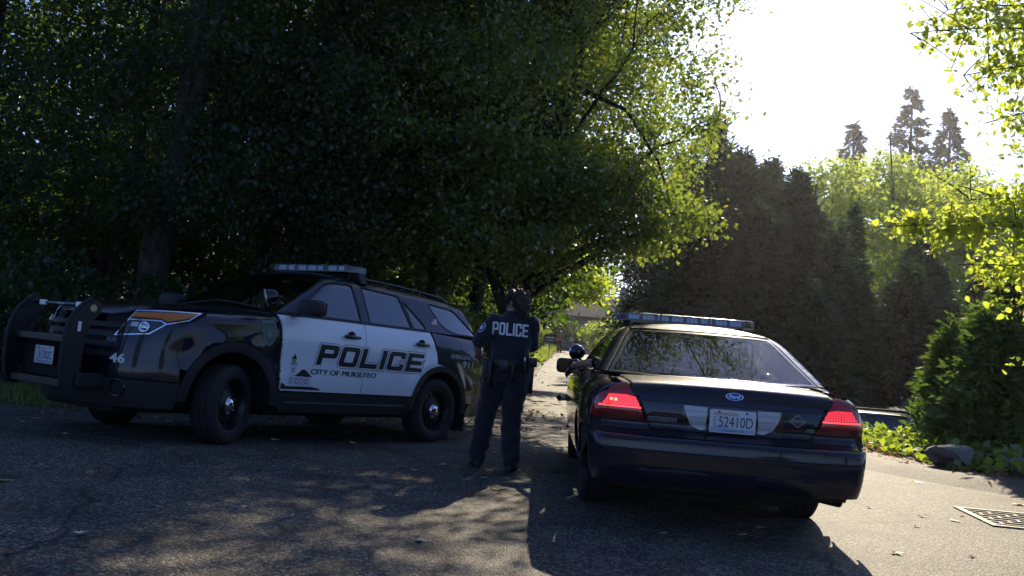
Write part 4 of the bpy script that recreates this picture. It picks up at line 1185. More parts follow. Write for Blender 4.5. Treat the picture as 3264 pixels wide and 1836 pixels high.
def terrain(x, y, road=False):
    x = np.asarray(x, float); y = np.asarray(y, float)
    z = sinterp(y, [(-2000, 0), (10, 0), (22, 0), (36, .15), (57, .45), (77, .90), (95, 1.6), (115, 2.1), (3000, 2.4)])
    z = z + .10 * sstep(11.8, 8.6, y) * sstep(-1.2, -2.6, x) * sstep(-2, 3, y)
    if road: return z
    dl = poly_sd(x, y, LEFT); dr = -poly_sd(x, y, RIGHT)
    # left: verge and rising forest floor
    z = z + np.where(dl > 0, .05 * sstep(0, .6, dl) + .9 * sstep(1.5, 14, dl) + 4.0 * sstep(9, 45, dl) + .06 * sstep(.5, 2, dl) * wob(x, y), 0)
    # right: berm, then a bank down to the lower lot
    f = sstep(40, 24, y) * sstep(-4, 2, y)
    drop = -1.22 * sstep(1.9 - .8 * sstep(13, 15, y), 4.2 - .8 * sstep(13, 15, y), dr) * f
    z = z + np.where(dr > 0, (.07 * sstep(0, .35, dr) + .10 * sstep(.6, 1.2, dr)) * sstep(60, 25, y) + drop + .4 * sstep(6, 30, dr) * (1 - f), 0)
    inside = np.minimum(-dl, -dr)
    return np.where((inside > 0) & (y < 109), z - .10 * sstep(0.02, .35, inside), z)

def axis_pts(segs):
    out = [segs[0][0]]
    for (a, st), (b, _) in zip(segs[:-1], segs[1:]):
        n = max(1, int(round((b - a) / st))); out += [a + (b - a) * (i + 1) / n for i in range(n)]
    return np.array(out)
gx = axis_pts([(-1500, 400), (-300, 60), (-60, 6), (-16, .5), (12, .35), (20, 1.5), (60, 8), (300, 60), (1500, 1)])
gy = axis_pts([(-1500, 400), (-300, 60), (-30, 3), (2, .4), (24, 1.2), (110, 5), (200, 40), (400, 200), (2200, 1)])
X, Y = np.meshgrid(gx, gy)
Z = terrain(X.ravel(), Y.ravel())
n, m = len(gy), len(gx)
idx = np.arange(n * m).reshape(n, m)
Fq = np.stack([idx[:-1, :-1], idx[:-1, 1:], idx[1:, 1:], idx[1:, :-1]], -1).reshape(-1, 4)

def ground_mat():
    m_, nt, N, L, P = mat_new('forest_floor')
    tc = N.new('ShaderNodeTexCoord')
    n1 = N.new('ShaderNodeTexNoise'); n1.inputs['Scale'].default_value = .35; n1.inputs['Detail'].default_value = 6
    n2 = N.new('ShaderNodeTexNoise'); n2.inputs['Scale'].default_value = 9; n2.inputs['Detail'].default_value = 8
    for q in (n1, n2): L.new(tc.outputs['Object'], q.inputs['Vector'])
    r1 = N.new('ShaderNodeValToRGB'); r1.color_ramp.elements[0].color = (.030, .022, .013, 1); r1.color_ramp.elements[1].color = (.075, .060, .034, 1)
    L.new(n2.outputs['Fac'], r1.inputs[0])
    r2 = N.new('ShaderNodeValToRGB'); r2.color_ramp.elements[0].position = .45; r2.color_ramp.elements[1].position = .62
    L.new(n1.outputs['Fac'], r2.inputs[0])
    mx = N.new('ShaderNodeMix'); mx.data_type = 'RGBA'; mx.inputs[7].default_value = (.035, .055, .018, 1)
    L.new(r2.outputs[0], mx.inputs[0]); L.new(r1.outputs[0], mx.inputs[6]); L.new(mx.outputs[2], P.inputs['Base Color'])
    P.inputs['Roughness'].default_value = .95
    bp = N.new('ShaderNodeBump'); bp.inputs['Strength'].default_value = .8; bp.inputs['Distance'].default_value = .04
    L.new(n2.outputs['Fac'], bp.inputs['Height']); L.new(bp.outputs[0], P.inputs['Normal'])
    return m_
def asphalt_mat(name='asphalt', lo=(.028, .028, .029), hi=(.105, .098, .086), stone=(.30, .275, .225)):
    m_, nt, N, L, P = mat_new(name)
    tc = N.new('ShaderNodeTexCoord')
    def tex(kind, sc, det=5):
        t = N.new(kind); t.inputs['Scale'].default_value = sc
        if kind == 'ShaderNodeTexNoise': t.inputs['Detail'].default_value = det
        L.new(tc.outputs['Object'], t.inputs['Vector']); return t
    big = tex('ShaderNodeTexNoise', .45, 6); mid = tex('ShaderNodeTexNoise', 7, 6)
    vo = tex('ShaderNodeTexVoronoi', 62); vo2 = tex('ShaderNodeTexVoronoi', 120)
    r0 = N.new('ShaderNodeValToRGB'); r0.color_ramp.elements[0].color = (*lo, 1); r0.color_ramp.elements[1].color = (*hi, 1)
    r0.color_ramp.elements[0].position = .25; r0.color_ramp.elements[1].position = .80
    a = N.new('ShaderNodeMath'); a.operation = 'MULTIPLY_ADD'; a.inputs[1].default_value = .55
    a2 = N.new('ShaderNodeMath'); a2.operation = 'MULTIPLY'; a2.inputs[1].default_value = .45
    L.new(mid.outputs['Fac'], a2.inputs[0]); L.new(big.outputs['Fac'], a.inputs[0]); L.new(a2.outputs[0], a.inputs[2]); L.new(a.outputs[0], r0.inputs[0])
    # stones: some voronoi cells are pale aggregate
    sp = N.new('ShaderNodeSeparateColor'); L.new(vo.outputs['Color'], sp.inputs[0])
    rs = N.new('ShaderNodeValToRGB'); rs.color_ramp.elements[0].position = .55; rs.color_ramp.elements[1].position = .85
    rs.color_ramp.elements[1].color = (.8, .8, .8, 1)
    L.new(sp.outputs[0], rs.inputs[0])
    mx = N.new('ShaderNodeMix'); mx.data_type = 'RGBA'; mx.inputs[7].default_value = (*stone, 1)
    L.new(rs.outputs[0], mx.inputs[0]); L.new(r0.outputs[0], mx.inputs[6])
    # dark pits
    rp = N.new('ShaderNodeValToRGB'); rp.color_ramp.elements[0].color = (1, 1, 1, 1); rp.color_ramp.elements[1].color = (.25, .25, .25, 1)
    rp.color_ramp.elements[0].position = .45; rp.color_ramp.elements[1].position = .75
    L.new(vo.outputs['Distance'], rp.inputs[0])
    mu = N.new('ShaderNodeMix'); mu.data_type = 'RGBA'; mu.blend_type = 'MULTIPLY'; mu.inputs[0].default_value = 1
    L.new(mx.outputs[2], mu.inputs[6]); L.new(rp.outputs[0], mu.inputs[7]); L.new(mu.outputs[2], P.inputs['Base Color'])
    # history: cracks, oil stains, worn patches
    wv = tex('ShaderNodeTexNoise', 1.1, 3)
    vm = N.new('ShaderNodeVectorMath'); vm.operation = 'MULTIPLY_ADD'; vm.inputs[1].default_value = (.5, .5, .5)
    L.new(wv.outputs['Color'], vm.inputs[0]); L.new(tc.outputs['Object'], vm.inputs[2])
    cr = N.new('ShaderNodeTexVoronoi'); cr.feature = 'DISTANCE_TO_EDGE'; cr.inputs['Scale'].default_value = .34; L.new(vm.outputs[0], cr.inputs['Vector'])
    c1 = N.new('ShaderNodeValToRGB'); c1.color_ramp.elements[0].color = (.30, .30, .30, 1); c1.color_ramp.elements[1].color = (1, 1, 1, 1); c1.color_ramp.elements[0].position = .0015; c1.color_ramp.elements[1].position = .006
    L.new(cr.outputs['Distance'], c1.inputs[0])
    st = tex('ShaderNodeTexNoise', 1.9, 4); s1 = N.new('ShaderNodeValToRGB'); s1.color_ramp.elements[0].color = (.55, .54, .53, 1); s1.color_ramp.elements[1].color = (1.06, 1.05, 1.02, 1); s1.color_ramp.elements[0].position = .30; s1.color_ramp.elements[1].position = .58
    L.new(st.outputs['Fac'], s1.inputs[0])
    h1 = N.new('ShaderNodeMix'); h1.data_type = 'RGBA'; h1.blend_type = 'MULTIPLY'; h1.inputs[0].default_value = 1
    h2 = N.new('ShaderNodeMix'); h2.data_type = 'RGBA'; h2.blend_type = 'MULTIPLY'; h2.inputs[0].default_value = 1
    L.new(mu.outputs[2], h1.inputs[6]); L.new(c1.outputs[0], h1.inputs[7]); L.new(h1.outputs[2], h2.inputs[6]); L.new(s1.outputs[0], h2.inputs[7]); L.new(h2.outputs[2], P.inputs['Base Color'])
    P.inputs['Roughness'].default_value = .72
    P.inputs['Specular IOR Level'].default_value = .28
    bp = N.new('ShaderNodeBump'); bp.inputs['Strength'].default_value = .75; bp.inputs['Distance'].default_value = .008; bp.invert = True
    ad = N.new('ShaderNodeMath'); ad.operation = 'MULTIPLY_ADD'; ad.inputs[1].default_value = .5
    L.new(vo2.outputs['Distance'], ad.inputs[0]); L.new(vo.outputs['Distance'], ad.inputs[2])
    L.new(ad.outputs[0], bp.inputs['Height']); L.new(bp.outputs[0], P.inputs['Normal'])
    return m_
M['ground'] = ground_mat(); M['asphalt'] = asphalt_mat()
M['berm'] = asphalt_mat('old_asphalt', (.030, .029, .028), (.075, .070, .062), (.15, .14, .12))
ground = add('ground', mesh_np('ground', np.c_[X.ravel(), Y.ravel(), Z], Fq, True), M['ground'])
tag(ground, kind='structure')

# road: near mouth plus the lane running away
near_l = [(-40, -14), (40, -14)]
road_poly = near_l + [tuple(p) for p in RIGHT] + [tuple(p) for p in LEFT[::-1]]
P2, T = tri2d([road_poly], 1.1, 1.0)
# finer where the picture looks closely
Zr = terrain(P2[:, 0], P2[:, 1], True) + .012
road = add('road', mesh_np('road', np.c_[P2, Zr], T, True), M['asphalt'])
tag(road, kind='structure')
def road_z(x, y): return float(terrain(np.array([x]), np.array([y]), True)[0]) + .012
# asphalt berm along the right edge
Q = resample(RIGHT[1:8], .25, False)
tq = np.gradient(Q, axis=0); tq /= np.linalg.norm(tq, axis=1)[:, None]; nq = np.stack([tq[:, 1], -tq[:, 0]], 1)
prof = [(-.30, .004), (-.12, .045), (.05, .085), (.22, .105), (.45, .110), (.75, .10), (.95, .04), (1.05, -.15)]
V = []; nb = len(prof)
for i, (q, nn) in enumerate(zip(Q, nq)):
    w_ = wob(np.array(q[0] * 2), np.array(q[1] * 2)) * .03
    for (o, h_) in prof:
        p = q + nn * (o + w_); V.append((p[0], p[1], road_z(p[0], p[1]) - .012 + h_ * (1 + .25 * float(w_) / .03 * .3) + .006))
Fb = [(i * nb + k, (i + 1) * nb + k, (i + 1) * nb + k + 1, i * nb + k + 1) for i in range(len(Q) - 1) for k in range(nb - 1)]
me = mesh_np('kerb', V, Fb, True)
bm = bmesh.new(); bm.from_mesh(me); bmesh.ops.recalc_face_normals(bm, faces=bm.faces); bm.to_mesh(me); bm.free(); me.shade_smooth()
kerb = add('kerb', me, M['berm']); tag(kerb, kind='structure')

# storm drain grate
def drain():
    t = thing('storm_drain', 'rusty iron storm drain grate set in the asphalt beside the kerb', 'drain', (4.62, 8.25, .014), (0, 0, rad(-8)))
    fr = MB()
    for lo, hi in (((-.50, -.50, 0), (.50, -.44, .012)), ((-.50, .44, 0), (.50, .50, .012)), ((-.50, -.44, 0), (-.44, .44, .012)), ((.44, -.44, 0), (.50, .44, .012))): fr.box(lo, hi, .003)
    fr.obj('frame', M['iron'], t)
    MB().box((-.44, -.44, -.002), (.44, .44, .001)).obj('pit', M['under'], t)
    for i in range(7):
        y = -.36 + i * .12
        MB().box((-.44, y - .012, .002), (.44, y + .012, .010), .002).obj('bar', M['iron'], t)
    for i in range(6):
        y = -.30 + i * .12
        for k in range(4):
            x = -.36 + k * .22 + (.11 if i % 2 else 0)
            MB().box((x - .012, y - .048, .001), (x + .012, y + .048, .009), .002).obj('cross_bar', M['iron'], t)
M['iron'] = pbr('weathered_iron', (.10, .085, .07), .6, metal=.2, noise=.4, nscale=12, bump=.3, bscale=60)
drain()

# rocks on the ivy edge
M['rock'] = pbr('grey_rock', (.16, .155, .15), .9, noise=.35, nscale=7, bump=.9, bscale=14)
def rock(loc, s, seed, label):
    r = np.random.default_rng(seed)
    bm = bmesh.new(); bmesh.ops.create_icosphere(bm, subdivisions=3, radius=1)
    D = r.normal(size=(9, 3)); D /= np.linalg.norm(D, axis=1)[:, None]; h_ = r.uniform(.55, .85, 9)
    for v in bm.verts:
        p = np.array(v.co); k = D @ p
        for d_, hh, kk in zip(D, h_, k):
            if kk > hh: p = p - d_ * (kk - hh)
        v.co = Vector(p * s)
    me = bpy.data.meshes.new('rock'); bm.to_mesh(me); bm.free()
    tag(add('rock', me, M['rock'], None, loc), label, 'rock')
rock((5.55, 11.75, .22), (.34, .26, .20), 3, 'large grey boulder at the front edge of the ivy')
rock((6.25, 11.55, .18), (.24, .20, .13), 5, 'low grey rock half buried in ivy right of the large boulder')
rock((6.75, 11.15, .17), (.20, .18, .13), 9, 'small grey rock in the ivy nearest the right border')
# ================================================================ vegetation
def leaf_arrays(pos, size, rng, droop=.3, up=.7, wid=.36, fold=.10, adir=None):
    n = len(pos)
    a = rng.normal(size=(n, 3)) if adir is None else adir + rng.normal(size=(n, 3)) * .45
    a[:, 2] -= droop * 1.2
    a /= np.linalg.norm(a, axis=1)[:, None]
    nn = rng.normal(size=(n, 3)); nn[:, 2] += up * 2
    b = np.cross(nn, a); b /= np.linalg.norm(b, axis=1)[:, None] + 1e-9
    c = np.cross(a, b)
    L = (size * rng.uniform(.45, 1.35, n))[:, None]
    w = L * wid
    V = np.stack([pos, pos + a * L * .48 + b * w + c * L * fold, pos + a * L, pos + a * L * .48 - b * w + c * L * fold], 1)
    i = np.arange(n)[:, None] * 4
    Fc = np.concatenate([i + [0, 1, 2], i + [0, 2, 3]], 1).reshape(-1, 3)
    return V.reshape(-1, 3), Fc
def leaf_arrays6(pos, size, rng, droop=.3, up=.7, wid=.36, fold=.10, adir=None):
    """ovate leaves: six vertices, folded along the rib, tip curling down"""
    n = len(pos)
    a = rng.normal(size=(n, 3)); a[:, 2] -= droop * 1.2; a /= np.linalg.norm(a, axis=1)[:, None]
    nn = rng.normal(size=(n, 3)); nn[:, 2] += up * 2
    b = np.cross(nn, a); b /= np.linalg.norm(b, axis=1)[:, None] + 1e-9
    c = np.cross(a, b); L = (size * rng.uniform(.5, 1.3, n))[:, None]; w = L * wid * rng.uniform(.8, 1.15, (n, 1)); q = L * rng.uniform(.02, .22, (n, 1))
    V = np.stack([pos, pos + a * L * .28 + b * w * .92 + c * L * fold, pos + a * L * .62 + b * w * .80 + c * (L * fold - q * .4), pos + a * L - c * q, pos + a * L * .62 - b * w * .80 + c * (L * fold - q * .4), pos + a * L * .28 - b * w * .92 + c * L * fold, pos + a * L * .5 - c * q * .2], 1)
    i = np.arange(n)[:, None] * 7
    Fc = np.concatenate([i + [0, 1, 6], i + [1, 2, 6], i + [2, 3, 6], i + [3, 4, 6], i + [4, 5, 6], i + [5, 0, 6]], 1).reshape(-1, 3)
    return V.reshape(-1, 3), Fc
def leaf_mesh(name, pos, size, rng, fine=False, **k):
    V, Fc = (leaf_arrays6 if fine else leaf_arrays)(pos, size, rng, **k)
    me = mesh_np(name, V, Fc)
    return me
def in_ellipsoid(rng, n, c, r, shell=.35):
    d = rng.normal(size=(n, 3)); d /= np.linalg.norm(d, axis=1)[:, None]
    q = rng.uniform(shell, 1, n) ** .6
    return np.array(c) + d * q[:, None] * np.array(r)
def bez(p0, p1, p2, n):
    t = np.linspace(0, 1, n)[:, None]; return (1 - t) ** 2 * p0 + 2 * t * (1 - t) * p1 + t * t * p2
def bark(name, col):
    m_, nt, N, L, P = mat_new(name)
    tc = N.new('ShaderNodeTexCoord'); mp = N.new('ShaderNodeMapping'); mp.inputs['Scale'].default_value = (9, 9, 1.6)
    n1 = N.new('ShaderNodeTexNoise'); n1.inputs['Scale'].default_value = 2.2; n1.inputs['Detail'].default_value = 8
    L.new(tc.outputs['Object'], mp.inputs[0]); L.new(mp.outputs[0], n1.inputs['Vector'])
    r = N.new('ShaderNodeValToRGB'); r.color_ramp.elements[0].position = .35; r.color_ramp.elements[1].position = .7
    r.color_ramp.elements[0].color = (*[c * .35 for c in col], 1); r.color_ramp.elements[1].color = (*col, 1)
    L.new(n1.outputs['Fac'], r.inputs[0]); L.new(r.outputs[0], P.inputs['Base Color']); P.inputs['Roughness'].default_value = .95
    bp = N.new('ShaderNodeBump'); bp.inputs['Strength'].default_value = 1; bp.inputs['Distance'].default_value = .03
    L.new(n1.outputs['Fac'], bp.inputs['Height']); L.new(bp.outputs[0], P.inputs['Normal'])
    return m_
M['bark'] = bark('alder_bark', (.105, .085, .066)); M['bark2'] = bark('dark_bark', (.060, .046, .036))
M['leaf_dark'] = leaf_mat('shade_darkened_leaves', [(.020, .034, .015), (.030, .048, .017), (.024, .040, .020)], [(.10, .20, .02), (.17, .28, .03), (.12, .22, .03)], .035, .42, .42)  # dense shade of the wood put into a darker leaf colour
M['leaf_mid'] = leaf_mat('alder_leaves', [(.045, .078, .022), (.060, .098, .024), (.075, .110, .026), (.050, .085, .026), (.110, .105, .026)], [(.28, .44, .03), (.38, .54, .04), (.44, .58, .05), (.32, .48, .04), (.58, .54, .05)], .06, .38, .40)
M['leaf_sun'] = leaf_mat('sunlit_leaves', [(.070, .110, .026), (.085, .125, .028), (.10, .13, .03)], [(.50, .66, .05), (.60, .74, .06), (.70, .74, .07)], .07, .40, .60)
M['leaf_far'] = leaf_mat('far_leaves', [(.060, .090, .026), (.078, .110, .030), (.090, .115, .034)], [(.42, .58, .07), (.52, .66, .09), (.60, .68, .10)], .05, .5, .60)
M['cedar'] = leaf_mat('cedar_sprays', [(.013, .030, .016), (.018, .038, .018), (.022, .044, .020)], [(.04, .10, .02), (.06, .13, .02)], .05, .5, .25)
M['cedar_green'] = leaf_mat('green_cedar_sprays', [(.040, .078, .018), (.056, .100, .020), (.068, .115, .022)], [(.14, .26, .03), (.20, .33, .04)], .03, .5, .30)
M['fir'] = leaf_mat('fir_needles', [(.030, .046, .026), (.040, .058, .030)], [(.10, .14, .06), (.12, .16, .07)], .05, .6, .3)
M['ivy'] = leaf_mat('ivy_leaves', [(.065, .120, .022), (.090, .150, .028), (.11, .16, .030)], [(.42, .60, .04), (.52, .68, .05)], .07, .35, .42)
M['grass'] = leaf_mat('grass_blades', [(.060, .105, .022), (.085, .130, .028), (.13, .14, .04)], [(.34, .46, .05), (.42, .52, .06)], .05, .5, .5)
M['litter'] = leaf_mat('leaf_litter', [(.16, .065, .022), (.22, .10, .03), (.12, .06, .03), (.26, .17, .05)], [(.30, .12, .03), (.34, .20, .05)], .05, .6, .25)

def tree(name, label, base, trunk, lobes, n_clump, per, leaf, mat, rng, cr=.42, limb=14, bmat='bark', r0=.22, group=None, droop=.35, forks=None, wid=.36, extra=None):
    """trunk: list of points from the ground up; lobes: (centre, radii, weight)"""
    t = thing(name, label, 'tree', base, group=group)
    b = np.array(base)
    tp = np.array(trunk, float)
    # smooth trunk
    s = np.linspace(0, 1, 22); k = np.linspace(0, 1, len(tp))
    tr = np.stack([sinterp(s, list(zip(k, tp[:, i]))) for i in range(3)], 1)
    tr[1:-1] += rng.normal(size=(20, 3)) * [.035, .035, 0]
    rr = r0 * (1 - s * .78); rr[0] *= 1.45; rr[1] *= 1.15
    mb = MB().tube(tr, rr, 11)
    W = np.array([l[2] for l in lobes], float); W /= W.sum()
    cl = []
    for (c, r, w), nn in zip(lobes, rng.multinomial(n_clump, W)):
        cl.append(in_ellipsoid(rng, nn, c, r))
    cl = np.concatenate(cl)
    pick = rng.choice(len(cl), min(limb, len(cl)), replace=False)
    tips = []
    for j in pick:
        e = cl[j]; i0 = int(np.clip(np.searchsorted(tr[:, 2], e[2] - np.linalg.norm(e[:2] - tr[10, :2]) * .55), 5, 20))
        p0 = tr[i0]; mid = (p0 + e) / 2 + np.array([0, 0, .12 * np.linalg.norm(e - p0)]) + rng.normal(size=3) * .15
        pts = bez(p0, mid, e, 9); pts[1:-1] += rng.normal(size=(7, 3)) * .03
        mb.tube(pts, np.linspace(rr[i0] * .50, .012, 9), 6)
        tips.append(pts)
    # twigs from limbs to further clumps
    if tips:
        allp = np.concatenate([p[3:] for p in tips])
        for e in cl[rng.choice(len(cl), min(len(cl), limb * 3), replace=False)]:
            q = allp[np.argmin(np.linalg.norm(allp - e, axis=1))]
            if .2 < np.linalg.norm(q - e) < 3:
                mb.tube(bez(q, (q + e) / 2 + rng.normal(size=3) * .12, e, 5), np.linspace(.018, .006, 5), 4)
    if forks:
        for pts, ra, rb in forks:
            mb.tube(resample([np.array(p) for p in pts], .5, False), np.linspace(ra, rb, len(resample([np.array(p) for p in pts], .5, False))), 9)
    mb.obj('trunk', M[bmat], t, True, 60)
    pos = np.repeat(cl, per, 0)
    pos = pos + rng.normal(size=pos.shape) * np.array([cr, cr, cr * .62])
    if extra is not None: pos = np.concatenate([pos, extra])
    me = leaf_mesh('crown', pos, leaf, rng, droop=droop, wid=wid)
    add('crown', me, M[mat], t)
    return t
def gz(x, y): return float(terrain(np.array([x]), np.array([y]))[0]) - .03

R1 = np.random.default_rng(11)
# ---- left wood, front row (base x, y ; lean ; height)
FR = [
 ('thick forked tree rising behind the SUV push bumper', -5.95, 15.6, .7, 13, .34, 'bark'),
 ('dark leafy tree at the far left border of the wood', -8.9, 15.2, .2, 12, .26, 'bark2'),
 ('tree leaning right behind the SUV windshield', -4.75, 17.0, 1.6, 12, .22, 'bark2'),
 ('straight grey trunk tree just left of the SUV light bar', -3.75, 16.2, .5, 13, .24, 'bark'),
 ('slender tree behind the SUV roof', -3.2, 19.2, .6, 12, .18, 'bark2'),
 ('leaning tree behind the SUV rear window', -1.9, 18.2, 2.0, 12, .20, 'bark'),
 ('tree in the second row left of the forked trunk', -8.2, 19.5, .4, 14, .24, 'bark'),
 ('tree in the second row right of the forked trunk', -5.6, 21.0, .5, 14, .22, 'bark2'),
]
for i, (lab, x, y, ln, h, r0, bk) in enumerate(FR):
    base = (x, y, gz(x, y))
    trunk = [(0, 0, -.2), (ln * .10, 0, 1.5), (ln * .45, .1, h * .4), (ln, .2, h * .8)]
    lobes = [((ln * .5, -.2, 4.4), (2.2, 2.0, 1.9), 1.1), ((ln * .9 - .5, .3, 7.2), (2.6, 2.6, 2.3), 1.3), ((ln + .4, .5, 10), (2.5, 2.5, 2.4), 1.0), ((ln * .4 + .6, -.6, 3.0), (1.7, 1.2, .9), .30)]
    forks = [([(.02, 0, 1.3), (.25, .0, 3.2), (.75, .1, 6.5)], .22, .10)] if i == 0 else None
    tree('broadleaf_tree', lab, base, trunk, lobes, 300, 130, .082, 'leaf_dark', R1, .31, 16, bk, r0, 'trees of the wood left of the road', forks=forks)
# ---- back rows, bigger leaves
BK = [(-14, 20), (-11, 26), (-7.5, 27), (-3.8, 26), (-1.0, 25), (-17, 30), (-12, 36), (-6, 37), (-1.5, 36), (-2.5, 48), (-9, 50), (-19, 44)]
WORD = ['beyond the wood border at far left', 'two rows behind the forked trunk', 'deep in the wood behind the SUV hood', 'deep in the wood above the SUV light bar', 'behind the leaning trunks above the SUV tail', 'in the back row at far left', 'in the back row behind the forked tree', 'in the back row above the SUV roof', 'in the back row left of the sunlit bush', 'far behind the sunlit bush by the road', 'farthest back above the SUV windshield', 'farthest back at the left border']
for (x, y), w_ in zip(BK, WORD):
    h = R1.uniform(12, 15); base = (x, y, gz(x, y))
    lobes = [((0, 0, 3.2), (2.8, 2.6, 2.2), 1), ((R1.uniform(-.6, .6), 0, 7), (3.1, 3.0, 2.8), 1.2), ((0, 0, 10.8), (2.6, 2.6, 2.6), .8)]
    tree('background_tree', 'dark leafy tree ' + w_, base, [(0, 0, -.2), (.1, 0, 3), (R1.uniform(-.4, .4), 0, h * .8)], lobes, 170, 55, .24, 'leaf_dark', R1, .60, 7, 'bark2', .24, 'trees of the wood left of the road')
# ---- big overhanging tree in the centre
base = (-.55, 17.2, gz(-.55, 17.2))
lobes = [((1.0, -.8, 5.2), (2.5, 2.2, 1.9), 1.25), ((-.8, -.9, 5.0), (2.3, 2.0, 1.9), 1.0), ((1.7, -.2, 8.0), (2.4, 2.6, 2.1), 1.2), ((-.8, .2, 8.2), (2.6, 2.6, 2.2), 1.0), ((.9, .4, 10.6), (2.8, 2.6, 1.8), .8),
         ((2.2, -1.6, 3.6), (1.2, .9, .8), .48), ((.6, -1.4, 3.1), (1.8, 1.0, .8), .70), ((1.7, -.9, 4.0), (1.2, 1.0, .9), .40), ((3.05, -2.1, 3.25), (.60, .5, .45), .12), ((3.2, -1.5, 5.6), (.6, 1.0, 1.2), .12), ((3.3, -1.0, 7.6), (.8, 1.2, 1.4), .16), ((4.0, -1.6, 10.4), (2.2, 2.2, 1.3), .55)]  # last lobe added out of view to darken the sedan's rear window reflection
tree('overhanging_tree', 'big broadleaf tree leaning over the road, sunlit leaves along its right edge', base, [(0, 0, -.2), (.35, -.05, 1.4), (1.0, -.2, 3.4), (1.6, -.2, 7.5)], lobes, 800, 125, .085, 'leaf_mid', np.random.default_rng(5), .235, 60, 'bark2', .21,
     forks=[([(.45, -.1, 1.8), (-.3, -.5, 3.6), (-1.4, -.8, 5.6)], .11, .04), ([(1.4, -.2, 6.0), (2.3, -1.0, 5.4), (2.8, -1.7, 4.4), (3.1, -2.0, 3.4)], .045, .010)])
# second roadside tree further on, left of the lane
base = (.2, 25, gz(.2, 25))
tree('roadside_tree', 'leafy tree further along the left side of the lane', base, [(0, 0, -.2), (.3, 0, 3), (.8, 0, 8)], [((.6, 0, 5.6), (2.2, 2.2, 1.7), 1), ((.8, .2, 8.5), (2.4, 2.4, 2.2), 1), ((3.0, 0, 7.0), (1.8, 2.0, 1.5), .8), ((-.9, 0, 3.9), (1.4, 1.4, 1.0), .5)], 240, 80, .12, 'leaf_mid', R1, .34, 14, 'bark2', .18)
base = (-1.0, 22.0, gz(-1.0, 22.0))  # tree added as a sun blocker for the overhanging crown
tree('roadside_tree', 'added tall leafy tree hidden behind the overhanging one, blocking its sunlight', base, [(0, 0, -.2), (.4, 0, 4), (1.6, 0, 10)], [((2.6, 0, 9.4), (2.3, 2.0, 2.2), 1), ((.6, 0, 9.0), (2.3, 2.0, 2.4), 1), ((1.6, 0, 12), (2.4, 2.2, 1.6), .8), ((.2, 0, 6), (2.0, 1.8, 1.6), .6)], 230, 80, .14, 'leaf_dark', R1, .36, 14, 'bark2', .2)
# ---- shrubs
def shrub(name, label, x, y, r, h, n, leaf, mat, rng, z0=None, stems=5, group=None, flat=1.0):
    b = (x, y, gz(x, y) if z0 is None else z0)
    t = thing(name, label, 'shrub', b, group=group)
    mb = MB()
    for k in range(stems):
        a = rng.uniform(0, 6.28); q = rng.uniform(.3, .8) * r
        mb.tube(bez(np.array([.05 * math.cos(a), .05 * math.sin(a), -.05]), np.array([q * .3 * math.cos(a), q * .3 * math.sin(a), h * .5]), np.array([q * math.cos(a), q * math.sin(a) * flat, h * rng.uniform(.6, .9)]), 7), np.linspace(.025, .008, 7), 5)
    mb.obj('stem', M['bark2'], t)
    cl = in_ellipsoid(rng, max(8, n // 60), (0, 0, h * .55), (r, r * flat, h * .5), .3)
    cl[:, 2] = np.maximum(cl[:, 2], .1)
    pos = np.repeat(cl, 60, 0) + rng.normal(size=(len(cl) * 60, 3)) * np.array([.2, .2, .16]) * max(.6, r * .6)
    pos[:, 2] = np.maximum(pos[:, 2], .02)
    add('foliage', leaf_mesh('foliage', pos, leaf, rng), M[mat], t)
    return t
SH = [('low dark shrub at the left border behind the push bumper', -8.2, 12.6, 1.3, 1.6), ('dark shrub behind the right side of the SUV push bumper', -6.9, 13.4, 1.2, 1.9), ('dark shrub behind the SUV hood', -5.0, 14.4, 1.2, 1.8), ('dark shrub behind the SUV windshield', -3.9, 14.9, 1.1, 1.9), ('dark shrub behind the SUV roof light bar', -2.9, 16.0, 1.2, 2.1), ('yellowing shrub behind the SUV rear window', -1.75, 16.3, 1.0, 2.0), ('leafy shrub between the SUV tail and the officer', -1.25, 18.2, .9, 1.8), ('shrub at the foot of the leaning trunk behind the officer', -.35, 20.5, .9, 1.7), ('tall dark undergrowth left of the forked trunk', -7.4, 16.5, 1.5, 2.8), ('tall dark undergrowth right of the forked trunk', -4.9, 18.6, 1.5, 2.8), ('tall dark undergrowth behind the slender tree', -2.6, 21.0, 1.5, 2.8), ('tall undergrowth at the left border', -10.6, 17.8, 1.8, 3.4), ('tall undergrowth behind the left border tree', -10.5, 21.5, 2.0, 3.8), ('tall undergrowth deep behind the forked trunk', -7.4, 23.0, 2.0, 3.8), ('tall undergrowth deep at the left border', -14.5, 24.5, 2.2, 4.2)]
for lab, x, y, r, h in SH:
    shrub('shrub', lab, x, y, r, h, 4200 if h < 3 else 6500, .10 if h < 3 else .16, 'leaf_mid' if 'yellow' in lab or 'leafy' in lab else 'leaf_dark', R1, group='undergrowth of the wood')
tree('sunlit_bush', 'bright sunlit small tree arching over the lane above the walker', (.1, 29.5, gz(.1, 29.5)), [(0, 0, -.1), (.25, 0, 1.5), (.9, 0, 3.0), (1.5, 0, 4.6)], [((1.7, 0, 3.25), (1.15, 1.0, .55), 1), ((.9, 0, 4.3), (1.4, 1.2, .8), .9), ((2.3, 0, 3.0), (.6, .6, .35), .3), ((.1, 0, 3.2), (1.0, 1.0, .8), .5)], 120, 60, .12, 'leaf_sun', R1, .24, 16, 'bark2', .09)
shrub('garden_bush', 'round grey green bush in front of the far house', 8.3, 84, 2.0, 3.2, 4000, .22, 'leaf_far', R1)
shrub('garden_bush', 'dark bush behind the mailbox at the lane end', 4.6, 86, 2.2, 3.0, 3500, .24, 'leaf_dark', R1)
